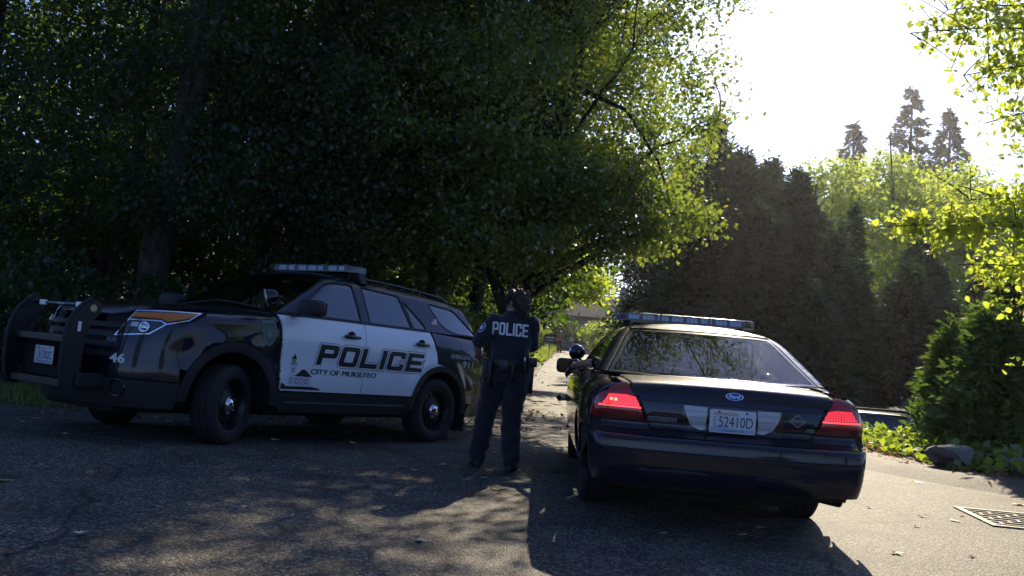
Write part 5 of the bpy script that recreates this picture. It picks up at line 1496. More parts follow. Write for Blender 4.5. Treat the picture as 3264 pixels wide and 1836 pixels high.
shrub('garden_bush', 'bush left of the walker beside the lane', 1.2, 66, 1.6, 2.6, 3500, .20, 'leaf_mid', R1)

# ---- dark cedars right of the lane
def cedar(name, label, x, y, R, H, n, mat, rng, spray=.32, z0=None, group=None, expo=1.5, gap=.25, leaders=4):
    b = (x, y, gz(x, y) if z0 is None else z0)
    t = thing(name, label, 'tree', b, group=group)
    n = int(n)
    MB().tube([(0, 0, -.2), (0, 0, H * .5), (.03, .02, H * .96)], [R * .12 + .05, R * .07 + .02, .02], 9).obj('trunk', M['bark2'], t, True)
    P_, A_ = [], []
    for k in range(leaders):
        top = k == 0
        ox, oy = (0, 0) if top else (rng.uniform(-.75, .75) * R, rng.uniform(-.6, .6) * R)
        Hk = H if top else H * rng.uniform(.55, .95); Rk = R * (.80 if top else rng.uniform(.40, .62)) if leaders > 1 else R
        lx, ly = rng.normal(size=2) * .05
        per = 70; m_ = max(12, int(n / per * (.40 if top else .60 / max(1, leaders - 1))) if leaders > 1 else n // per)
        u = rng.uniform(0, 1, m_) ** .85; z0_ = .03 * H + u * Hk * .95; a = rng.uniform(0, 2 * math.pi, m_)
        Lb = (Rk * (1 - u ** (expo * rng.uniform(.8, 1.2))) * (1 + .22 * np.sin(3 * a + z0_ * 1.1 + x)) * rng.uniform(.50, 1.28, m_) + .10)
        s = rng.uniform(.10, 1, (m_, per)) ** .75
        q = s * Lb[:, None]; w_ = rng.normal(size=(m_, per)) * (.08 + .20 * Lb[:, None] * (1.1 - s))
        hz = z0_[:, None] + q * .34 * (1 - .9 * s) - .22 * s * s * Lb[:, None] + rng.normal(size=(m_, per)) * (.04 + .06 * R)
        ca, sa = np.cos(a)[:, None], np.sin(a)[:, None]
        P_.append(np.stack([ox + lx * hz + q * ca - w_ * sa, oy + ly * hz + q * sa + w_ * ca, np.maximum(hz, .02)], -1).reshape(-1, 3))
        A_.append(np.stack([np.broadcast_to(ca, s.shape), np.broadcast_to(sa, s.shape), .45 - 1.3 * s * rng.uniform(0, 1, s.shape)], -1).reshape(-1, 3))
    pos = np.concatenate(P_); ad = np.concatenate(A_)
    add('crown', leaf_mesh('crown', pos, spray, rng, droop=.0, up=.25, wid=.17, fold=.06, adir=ad), M[mat], t)
    return t
CD = [('tallest dark cedar standing right of the lane', 7.3, 35.5, 3.1, 10.3), ('dark cedar just right of the tallest one', 9.2, 35.5, 3.0, 9.2), ('dark cedar at the right end of the tall dark row', 10.8, 34.5, 2.4, 8.4), ('dark cedar overlapping the far house', 7.6, 43, 3.0, 9.8), ('dark cedar behind the sedan light bar', 8.4, 31.5, 2.6, 6.8), ('dark cedar filling the row behind the tall ones', 10.0, 38.5, 3.0, 9.2), ('dark cedar low in front of the tall row', 10.2, 32.5, 2.4, 6.4)]
RC = np.random.default_rng(21)
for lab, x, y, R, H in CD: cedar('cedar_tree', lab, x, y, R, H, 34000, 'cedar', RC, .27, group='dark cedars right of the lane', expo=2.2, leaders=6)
HG = [('shaded hedge cedar left of the parked pickup', 10.4, 30.5, 2.2, 5.6), ('shaded hedge cedar behind the parked pickup', 12.6, 30.0, 2.3, 5.3), ('shaded hedge cedar right of the parked pickup', 14.9, 29.5, 2.3, 5.6), ('shaded hedge cedar behind the green cedar shrub', 17.2, 28.5, 2.4, 5.4), ('shaded hedge cedar beside the sedan roof', 8.8, 27.5, 1.5, 4.4), ('shaded hedge cedar at the right border', 19.3, 26.5, 2.4, 5.2), ('shaded hedge cedar filling the gap above the wagon', 13.8, 32.5, 2.3, 6.2), ('shaded hedge cedar in the rear row at right', 18.0, 32.0, 2.4, 6.0)]
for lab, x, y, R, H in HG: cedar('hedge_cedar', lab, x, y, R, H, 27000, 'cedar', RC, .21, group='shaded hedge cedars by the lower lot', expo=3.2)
# ---- sunlit broadleaf trees behind the hedge
DT = [('sunlit pale green tree right of the dark cedars', 15.5, 47, 11.5), ('sunlit tree with a crooked dead top', 19.5, 50, 12.5), ('sunlit yellow green tree in front of the tall firs', 24, 52, 13.0), ('broad sunlit tree near the right border', 29, 52, 12.5), ('sunlit tree at the right border of the view', 34, 50, 11.5), ('small sunlit tree between cedars and pale tree', 13.8, 53, 11.0), ('sunlit tree behind the branches at the right border', 38.5, 51, 12.5), ('sunlit tree between the crooked one and the yellow green one', 22, 46, 10.5), ('sunlit tree low behind the hedge at right', 29, 43, 9.5)]
for lab, x, y, h in DT:
    k = h / 12
    lobes = [((0, 0, 3.6 * k), (2.6, 2.4, 2.2), .9), ((-.8, 0, 6.6 * k), (2.4, 2.4, 2.2), 1), ((.9, 0, 8.2 * k), (2.3, 2.3, 2.2), 1), ((0, 0, 10.3 * k), (1.6, 1.6, 1.5), .6)]
    fk = [([(.2, -1.2, 5), (-.1, -1.3, 9), (-.5, -1.2, 13.2)], .12, .03)] if 'dead' in lab else None
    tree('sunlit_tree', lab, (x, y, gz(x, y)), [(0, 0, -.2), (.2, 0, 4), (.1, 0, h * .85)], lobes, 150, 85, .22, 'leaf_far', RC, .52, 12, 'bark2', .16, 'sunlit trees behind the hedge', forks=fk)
# ---- tall firs far behind
def fir(label, x, y, H, R, rng):
    b = (x, y, gz(x, y)); t = thing('fir_tree', label, 'tree', b, group='tall firs on the skyline')
    MB().tube([(0, 0, -.3), (.1, 0, H * .6), (0, 0, H)], [.45, .25, .03], 9).obj('trunk', M['bark2'], t, True)
    pos = []; ad = []
    z = H * .25
    while z < H * .985:
        f = (H - z) / (H * .75); nb = int(7 + 6 * f)
        for k in range(nb):
            a = rng.uniform(0, 6.28); Lb = R * f * rng.uniform(.45, 1.2) + .18
            m_ = int(16 + 26 * f); q = rng.uniform(.12, 1, m_) * Lb
            w_ = rng.normal(size=m_) * .22 * (Lb - q * .6)
            pos.append(np.stack([q * math.cos(a) - w_ * math.sin(a), q * math.sin(a) + w_ * math.cos(a), z - .28 * q + .10 * q * q / Lb + rng.normal(size=m_) * .10], 1))
            ad.append(np.tile([math.cos(a), math.sin(a), -.35], (m_, 1)))
        z += .5 + .35 * f
    pos = np.concatenate(pos); ad = np.concatenate(ad)
    add('crown', leaf_mesh('crown', pos, .55, rng, droop=.1, up=.8, wid=.24, fold=-.08, adir=ad), M['fir'], t)
fir('tallest fir on the skyline, in the middle of three', 37, 90, 27.5, 7.6, RC)
fir('fir on the skyline right of the tallest one', 41.2, 91, 26.0, 7.0, RC)
fir('small fir on the skyline left of the tallest one', 32.3, 92, 24.3, 6.2, RC)
# trees beyond the house close the end of the lane
for lab, x, y, h in [('dark tree closing the lane end left of the far house', 1, 104, 13), ('dark tree closing the lane end behind the far house', 8, 108, 13), ('tree right of the far house', 16, 98, 12), ('tree far left of the lane end', -6, 92, 14), ('tree behind the pale far wall', -2, 72, 12)]:
    tree('background_tree', lab, (x, y, gz(x, y)), [(0, 0, -.2), (.1, 0, 4), (0, 0, h * .8)], [((0, 0, 4), (3.6, 3.2, 3), 1), ((0, 0, 8), (3.8, 3.6, 3), 1), ((0, 0, 11), (2.6, 2.6, 2.2), .6)], 130, 55, .34, 'leaf_dark', RC, .8, 6, 'bark2', .26, 'trees closing the lane end')
# ---- green cedar shrub, right foreground
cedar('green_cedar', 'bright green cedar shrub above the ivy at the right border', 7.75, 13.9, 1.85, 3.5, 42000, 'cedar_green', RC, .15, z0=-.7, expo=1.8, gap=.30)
cedar('green_cedar', 'darker cedar behind the bright green cedar shrub', 9.5, 14.6, 2.2, 6.6, 26000, 'cedar', RC, .15, z0=-1.2, expo=2.2, gap=.35)
cedar('green_cedar', 'feathery low cedar shrub at the left foot of the bright green one', 6.75, 13.7, .85, 2.0, 14000, 'cedar_green', RC, .13, z0=-.35, expo=1.7, gap=.3)
cedar('green_cedar', 'tall green cedar at the right border behind the bright shrub', 8.75, 13.6, 1.7, 5.0, 26000, 'cedar_green', RC, .15, z0=-1.0, expo=1.9)
# ---- unseen trees beside and behind the viewer: crowns shaped to dim the foreground, seen in reflections
for lab, x, y, h, lobes in [
    ('unseen tall tree left of the viewer, crown shaped to dim the foreground', -10, 2.5, 13, [((3.0, 0, 9.0), (3.2, 4.0, 1.9), 1), ((6.4, .5, 9.6), (3.0, 4.2, 1.7), 1), ((9.2, -.5, 10.4), (2.4, 3.8, 1.5), .7), ((.5, 0, 8.2), (2.6, 3.0, 2.2), .7)]),
    ('unseen tall tree right of the viewer, wide crown shaped to dim the foreground', 11, -1.5, 13, [((-3.0, 0, 9.2), (3.0, 3.8, 1.8), 1), ((-6.2, .5, 10.0), (2.6, 3.8, 1.5), .8), ((0, 0, 9.0), (2.6, 2.8, 2.2), .8)]),
    ('tree behind the viewer on the left', -13, -9, 9, [((0, 0, 4.5), (2.6, 2.4, 1.7), 1), ((.4, 0, 7), (2.4, 2.4, 2.0), 1)]),
    ('tree behind the viewer on the right', 9, -16, 9, [((0, 0, 4.5), (2.6, 2.4, 1.7), 1), ((.4, 0, 7), (2.4, 2.4, 2.0), 1)])]:
    tree('roadside_tree', lab, (x, y, gz(x, y)), [(0, 0, -.2), (.1, 0, 3), (.2, 0, h * .7)], lobes, 150, 60, .17, 'leaf_mid', RC, .42, 14, 'bark2', .22)
# ---- right roadside tree, out of frame, whose branches hang into the view
def branch_tree():
    rng = np.random.default_rng(31)
    b = np.array((7.6, 8.3, gz(7.6, 8.3)))
    t = thing('branching_tree', 'tree at the right border with bright green branches hanging into view', 'tree', tuple(b))
    mb = MB()
    tr = np.array([(0, 0, -.2), (-.1, 0, 2), (-.25, .2, 4.5), (-.2, .3, 7)]); mb.tube(tr, [.2, .16, .12, .06], 10)
    pos = []
    def br(p0, p1, rise, n, sd, rr=.018):
        pts = bez(np.array(p0), (np.array(p0) + np.array(p1)) / 2 + [0, 0, rise], np.array(p1), 14)
        mb.tube(pts, np.linspace(rr, .006, 14), 6)
        n = int(n * 1.7); s = rng.uniform(.15, 1, n); i = (s * 13).astype(int)
        q = pts[i] + rng.normal(size=(n, 3)) * sd * (.4 + .8 * (1 - s))[:, None]
        pos.append(q)
        for k in range(max(3, n // 45)):
            j = rng.integers(4, 14); e = pts[j] + rng.normal(size=3) * sd * 1.0
            pos.append(e + rng.normal(size=(9, 3)) * .05)
            mb.tube(bez(pts[j], (pts[j] + e) / 2 + [0, 0, .04], e, 4), [.008, .006, .005, .003], 4)
    W = lambda x, y, z: (x - b[0], y - b[1], z - b[2])
    S = .20
    br((-.2, .1, 2.6), W(3.50, 9.1, 2.60), .25, 620, .15)
    br((-.2, .1, 2.5), W(4.0, 9.3, 2.72), .25, 760, .19)
    br((-.2, .15, 2.9), W(4.4, 9.2, 2.95), .2, 700, .20)
    br((-.2, .1, 2.2), W(4.5, 9.6, 2.35), .2, 760, .24)
    br((-.2, .1, 1.9), W(5.1, 9.6, 2.0), .2, 420, .24)
    br((-.2, .2, 4.2), W(4.05, 10.0, 4.85), .5, 620, .26)
    br((-.2, .2, 4.4), W(4.4, 9.9, 5.1), .5, 800, .30)
    br((-.2, .2, 4.1), W(4.6, 9.9, 4.4), .5, 760, .24)
    br((-.2, .2, 3.9), W(4.75, 9.7, 3.85), .5, 150, .16)
    br((-.2, .2, 5.0), W(3.9, 9.6, 5.6), .6, 420, .35)
    mb.obj('trunk', M['bark'], t, True, 60)
    p = np.concatenate(pos)
    more = np.concatenate([in_ellipsoid(rng, 34, (.2, 1.6, 6.4), (2.0, 2.0, 1.7)), in_ellipsoid(rng, 34, (-1.3, 1.6, 2.7), (.8, 1.0, .9)), in_ellipsoid(rng, 26, (-1.7, 1.8, 4.6), (.8, .9, .9))]); more = np.repeat(more, 50, 0) + rng.normal(size=(4700, 3)) * .20
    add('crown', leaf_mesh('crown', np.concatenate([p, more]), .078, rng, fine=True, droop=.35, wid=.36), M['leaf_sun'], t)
branch_tree()
# ================================================================ ground cover
RG = np.random.default_rng(41)
def zs(P): return terrain(P[:, 0], P[:, 1])
# ivy on the bank
n = 60000
P = np.stack([RG.uniform(3.8, 14, n), RG.uniform(6.5, 30, n)], 1)
dr = -poly_sd(P[:, 0], P[:, 1], RIGHT)
edge = .75 + .22 * wob(P[:, 0] * 1.5, P[:, 1] * 1.5)
k = (dr > edge) & (dr < 3.0) & (P[:, 1] < 28) & (RG.uniform(0, 1, n) < np.clip((20 - P[:, 1]) / 8 + .35, .3, 1))
P = P[k]; dr = dr[k]
hh = (.05 + .13 * sstep(.6, 1.5, dr)) * RG.uniform(.2, 1.15, len(P))
pos = np.c_[P, zs(P) + hh + .02]
add('ivy', leaf_mesh('ivy', pos, .105, RG, droop=.05, up=1.0, wid=.48, fold=.10), M['ivy'])
tag(bpy.data.objects['ivy'], 'bright green ivy covering the bank beyond the kerb', 'ivy', kind='stuff')
# grass and weeds on the left verge of the lane
def blades(name, label, P, hmin, hmax, w, mat, rng):
    n = len(P); z = zs(P); a = rng.uniform(0, 6.28, n); h_ = rng.uniform(hmin, hmax, n); l = rng.normal(size=(n, 2)) * .35 * h_[:, None]
    d = np.stack([np.cos(a), np.sin(a)], 1) * w
    V = np.stack([np.c_[P - d, z - .02], np.c_[P + d, z - .02], np.c_[P + l, z + h_]], 1)
    o = add(name, mesh_np(name, V.reshape(-1, 3), np.arange(n * 3).reshape(-1, 3)), M[mat])
    tag(o, label, 'grass', kind='stuff')
n = 90000
P = np.stack([RG.uniform(-1.5, 8, n), RG.uniform(19, 100, n)], 1)
dl = poly_sd(P[:, 0], P[:, 1], LEFT)
P = P[(dl > .25 + .25 * wob(P[:, 0], P[:, 1])) & (dl < 2.6)]
blades('grass', 'sunlit green grass and weeds along the left side of the lane', P, .15, .55, .035, 'grass', RG)
n = 26000
P = np.stack([RG.uniform(-12, -2.2, n), RG.uniform(9.5, 16, n)], 1)
dl = poly_sd(P[:, 0], P[:, 1], LEFT)
P = P[(dl > .18 + .2 * wob(P[:, 0] * 2, P[:, 1] * 2)) & (dl < 1.9)]
blades('grass', 'dark shaded grass verge behind the SUV push bumper', P, .06, .24, .012, 'grass', RG)
n = 12000
P = np.stack([RG.uniform(3.5, 12, n), RG.uniform(92, 104, n)], 1)
blades('grass', 'grass strip crossing the far end of the lane', P[P[:, 1] > 97], .2, .6, .06, 'grass', RG)

# fallen leaves ---------------------------------------------------
def maple(seed, size):
    r = np.random.default_rng(seed)
    pts = []
    tips = [(-100, .55), (-52, .80), (0, 1.0), (52, .80), (100, .55)]
    for i, (a, l) in enumerate(tips):
        a = rad(a + r.uniform(-6, 6)); l *= r.uniform(.85, 1.1)
        for da, k in ((-.26, .62), (0, 1.0), (.26, .62)): pts.append((l * k * math.sin(a + da), l * k * math.cos(a + da)))
        if i < 4: am = rad((tips[i][0] + tips[i + 1][0]) / 2); pts.append((.42 * math.sin(am), .42 * math.cos(am)))
    pts += [(.05, -.06), (.02, -.45), (-.02, -.45), (-.05, -.06)]
    pts = np.array(pts) * size * .5
    cx, cy = r.uniform(-.5, .5, 2)
    z = .30 * ((pts[:, 0] * (1 + cx)) ** 2 + .6 * (pts[:, 1] - .02) ** 2) / size + .004 + r.uniform(0, .006, len(pts))
    V = np.c_[np.r_[[[0, 0]], pts], np.r_[[.003], z]]
    m_ = len(pts)
    return mesh_np('fallen_leaf', V, np.array([(0, i + 1, (i + 1) % m_ + 1) for i in range(m_)])[:, ::-1])
def oval_leaf(seed, size):
    r = np.random.default_rng(seed); t = np.linspace(0, 2 * math.pi, 12, endpoint=False)
    x = np.cos(t) * size * .30 * (1 + .15 * np.sin(t)); y = np.sin(t) * size * .5
    z = .5 * x * x / size + .4 * r.uniform(.3, 1) * y * y / size + .004
    return mesh_np('fallen_leaf', np.c_[np.r_[0, x], np.r_[0, y], np.r_[.003, z]], np.array([(0, i + 1, (i + 1) % 12 + 1) for i in range(12)]))
LM = {}
for nm, col, lab in (('yellow', (.70, .54, .12), 'yellow'), ('pale', (.66, .60, .40), 'pale'), ('orange', (.42, .17, .035), 'orange'), ('brown', (.16, .085, .04), 'brown'), ('green', (.16, .20, .06), 'green')):
    LM[nm] = (pbr('fallen_leaf_' + nm, col, .7, noise=.3, nscale=25), lab)
variants = []
for nm in LM:
    for k in range(3):
        me = maple(50 + k, .125) if k < 2 else oval_leaf(70 + k, .10)
        me.materials.append(LM[nm][0]); variants.append((nm, me))
def put_leaf(x, y, nm, rng, scale=1.0):
    opts = [v for v in variants if v[0] == nm]; me = opts[rng.integers(len(opts))][1]
    o = add('fallen_leaf', me, None, None, (x, y, road_z(x, y) + .002), (rng.uniform(-.12, .12), rng.uniform(-.12, .12), rng.uniform(0, 6.28)))
    s = scale * rng.uniform(.75, 1.2); o.scale = (s, s, s)
    spots = [('beside the storm drain', 4.3, 7.6), ('below the boulder by the kerb', 5.0, 9.6), ('right of the sedan rear wheel', 3.1, 7.8), ('right behind the sedan bumper', 2.0, 5.6), ('behind the left sedan tail lamp', .9, 5.4), ('at the feet of the officer', 0, 8.6), ('between the officer and the camera', -.3, 6.2), ('in front of the SUV rear wheel', -.9, 9.4), ('beside the SUV front door', -1.7, 8.7), ('in front of the SUV front wheel', -2.4, 7.4), ('in front of the SUV push bumper', -3.6, 6.9), ('in the left foreground', -1.8, 5.4), ('at the left road edge', -5.2, 9.6), ('behind the SUV tail', -.8, 13.6), ('on the lane beyond the officer', 1.2, 15), ('on the lane left of the sedan hood', .7, 11.5), ('on the sunlit strip right of the sedan', 3.8, 11)]
    w_ = min(spots, key=lambda s_: (s_[1] - x) ** 2 + (s_[2] - y) ** 2)[0]
    sz = 'large' if s > 1.04 else 'small' if s < .88 else 'middle sized'
    tag(o, '%s %s %s fallen leaf %s' % (sz, LM[nm][1], 'oval' if me is opts[2][1] else 'lobed', w_), 'leaf', 'fallen leaves on the asphalt')
cnt = 0
while cnt < 215:
    x, y = RG.uniform(-6, 6.5), RG.uniform(4.2, 15) if cnt < 150 else RG.uniform(9, 24)
    p = np.array([x]), np.array([y])
    if poly_sd(*p, LEFT)[0] > -.15 or -poly_sd(*p, RIGHT)[0] > -.25: continue
    put_leaf(x, y, RG.choice(['yellow', 'pale', 'orange', 'brown', 'green'], p=[.34, .30, .10, .16, .10]), RG); cnt += 1
# orange litter along the edges
def litter(name, label, P, size, mat='litter'):
    pos = np.c_[P, np.where((poly_sd(P[:, 0], P[:, 1], LEFT) < 0) & (-poly_sd(P[:, 0], P[:, 1], RIGHT) < 0), terrain(P[:, 0], P[:, 1], True) + .015, zs(P) + .012)]
    pos[:, 2] += RG.uniform(0, .02, len(P))
    o = add(name, leaf_mesh(name, pos, size, RG, droop=.0, up=2.2, wid=.40, fold=.12), M[mat])
    tag(o, label, 'leaf litter', kind='stuff')
n = 14000
P = np.stack([RG.uniform(-8, 6, n), RG.uniform(10.5, 90, n)], 1)
dl = poly_sd(P[:, 0], P[:, 1], LEFT)
P = P[np.abs(dl - .15 + .2 * RG.normal(size=len(P))) < .45]
litter('leaf_litter', 'brown and orange leaf litter along the left edge of the lane', P, .075)
n = 16000
P = np.stack([RG.uniform(-5, 1.5, n), RG.uniform(10, 17.5, n)], 1)
dl = poly_sd(P[:, 0], P[:, 1], LEFT)
P = P[(dl > -2.6) & (dl < .6) & (RG.uniform(0, 1, n) < np.exp(-np.abs(dl) * 1.6))]
litter('leaf_litter', 'scattered brown leaf litter on the asphalt behind the SUV', P, .062)
n = 9000
P = np.stack([RG.uniform(4, 9, n), RG.uniform(7.5, 16, n)], 1)
dr = -poly_sd(P[:, 0], P[:, 1], RIGHT)
P = P[(np.abs(dr - .62) < .22 * (1 + RG.normal(size=n) * .6)) & (RG.uniform(0, 1, n) < .42)]
pos = np.c_[P, zs(P) + .055 + RG.uniform(0, .02, len(P))]
o = add('leaf_litter', leaf_mesh('leaf_litter', pos, .085, RG, droop=0, up=2.2, wid=.42, fold=.12), M['litter']); tag(o, 'orange and yellow leaf litter between kerb and ivy', 'leaf litter', kind='stuff')
# ================================================================ people and the dog
def ring_loft(mb, rings, seg=14):
    """rings: (centre, u vector, v vector) ellipses joined into a capped tube"""
    V = []
    for c, u, v in rings:
        c = np.array(c, float); u = np.array(u, float); v = np.array(v, float)
        for k in range(seg):
            a = 2 * math.pi * k / seg; V.append(c + math.cos(a) * u + math.sin(a) * v)
    n = len(rings)
    Fc = [(i * seg + k, i * seg + (k + 1) % seg, (i + 1) * seg + (k + 1) % seg, (i + 1) * seg + k) for i in range(n - 1) for k in range(seg)]
    Fc += [tuple(range(seg - 1, -1, -1)), tuple(range((n - 1) * seg, n * seg))]
    mb.raw(V, Fc)
def limb(mb, pts, radii, seg=12, n=6):
    """smooth tapered limb through joints"""
    pts = np.array(pts, float); k = np.linspace(0, 1, len(pts)); s = np.linspace(0, 1, n * (len(pts) - 1) + 1)
    P = np.stack([np.interp(s, k, pts[:, i]) for i in range(3)], 1)
    # round the joints a little
    Q = P.copy(); Q[1:-1] = .5 * P[1:-1] + .25 * (P[:-2] + P[2:])
    r = sinterp(s, list(zip(k, radii)))
    mb.tube(Q, r, seg)
    mb.sphere(Q[0], r[0], 10, 6); mb.sphere(Q[-1], r[-1], 10, 6)
def fuse(mb, name, voxel, smooth=4, mat=None, parent=None):
    me = mb.mesh(name, clean=True)
    ob = bpy.data.objects.new('tmp', me); COL.objects.link(ob)
    md = ob.modifiers.new('r', 'REMESH'); md.mode = 'VOXEL'; md.voxel_size = voxel
    sm = ob.modifiers.new('s', 'SMOOTH'); sm.iterations = smooth; sm.factor = .5
    dg = bpy.context.evaluated_depsgraph_get()
    out = bpy.data.meshes.new_from_object(ob.evaluated_get(dg))
    out.name = name; out.materials.clear()
    bpy.data.objects.remove(ob)
    out.shade_smooth()
    return add(name, out, mat, parent)
def rumple(o, amp):
    me = o.data; n = len(me.vertices)
    co = np.empty(n * 3); me.vertices.foreach_get('co', co); co = co.reshape(-1, 3)
    nr = np.array([v.normal[:] for v in me.vertices])
    x, y, z = co.T
    w = np.sin(z * 34 + 2.2 * np.sin(x * 17 + z * 5) + y * 20) * .55 + np.sin(z * 61 + 3 * np.sin(x * 25) - y * 31) * .35 + np.sin(x * 48 + z * 22) * .3
    co += nr * (amp * w)[:, None]
    me.vertices.foreach_set('co', co.ravel()); me.update()
def hand(mb, wrist, d, palm_n, side=1, curl=.5, s=1.0):
    """palm and five separate fingers; d: pointing direction, palm_n: palm normal"""
    w = np.array(wrist, float); d = np.array(d, float); d /= np.linalg.norm(d)
    n_ = np.array(palm_n, float); n_ -= d * (n_ @ d); n_ /= np.linalg.norm(n_)
    b = np.cross(d, n_) * side
    ring_loft(mb, [(w, b * .027 * s, n_ * .021 * s), (w + d * .04 * s, b * .038 * s, n_ * .016 * s), (w + d * .085 * s, b * .042 * s, n_ * .013 * s)], 12)
    for k, (o, L) in enumerate(((-.034, .062), (-.012, .076), (.011, .080), (.033, .070))):
        p = w + d * .080 * s + b * o * 1.05 * s; a = 0; pts = [p - d * .02]
        dd = d.copy() + b * o * 2.2
        dd /= np.linalg.norm(dd)
        for j in range(3):
            a += curl * (.7 + .1 * k)
            e = math.cos(a) * dd + math.sin(a) * n_
            p = p + e * L * s * (.42, .33, .25)[j]; pts.append(p)
        limb(mb, pts, [.0095 * s, .0092 * s, .0085 * s, .0070 * s], 8, 3)
    p0 = w + d * .02 * s + b * .028 * s
    limb(mb, [p0, p0 + (b * .8 + d * .7 + n_ * .25) * .035 * s, p0 + (b * .65 + d * 1.15 + n_ * .6) * .056 * s], [.014 * s, .0115 * s, .009 * s], 8, 3)
def head(mb, c, fwd, up=(0, 0, 1), s=1.0):
    """skull, jaw, nose, ears, brow, lips; c centre of the skull"""
    c = np.array(c, float); f = np.array(fwd, float); f /= np.linalg.norm(f); u = np.array(up, float); u -= f * (u @ f); u /= np.linalg.norm(u); r = np.cross(f, u)
    def sp(o, rr): 
        R = MB().sphere((0, 0, 0), 1.0, 16, 12); V = R.v[0]
        P = c + s * (o[0] * f + o[1] * r + o[2] * u) + s * (V[:, :1] * rr[0] * f + V[:, 1:2] * rr[1] * r + V[:, 2:] * rr[2] * u)
        mb.raw(P, R.f)
    sp((-.005, 0, .03), (.098, .077, .098)); sp((.035, 0, -.045), (.058, .058, .075)); sp((.05, 0, -.085), (.038, .036, .030))
    sp((.098, 0, -.012), (.020, .013, .026)); sp((.090, 0, .014), (.012, .030, .012)); sp((.088, 0, -.052), (.010, .022, .010))
    for k in (-1, 1): sp((-.005, k * .078, -.01), (.018, .010, .032)); sp((.072, k * .03, .008), (.016, .014, .012))
    return c, f, r, u, s

M['skin'] = pbr('skin', (.42, .25, .17), .55, noise=.10, nscale=14)
M['skin2'] = pbr('skin_tan', (.40, .23, .15), .55, noise=.10, nscale=14)
def cloth(name, col, bump=.35, scale=26):
    m_ = pbr(name, col, .88, noise=.25, nscale=7, bump=bump, bscale=scale, sheen=.25); return m_
M['uniform'] = cloth('navy_uniform', (.0075, .0085, .016), .5, 22)
M['trousers'] = cloth('dark_trousers', (.0065, .0075, .014), .6, 16)
M['leather'] = pbr('black_leather', (.008, .008, .009), .38, bump=.15, bscale=120)
M['hair'] = pbr('dark_brown_hair', (.045, .022, .013), .42, noise=.4, nscale=40, bump=.5, bscale=90)

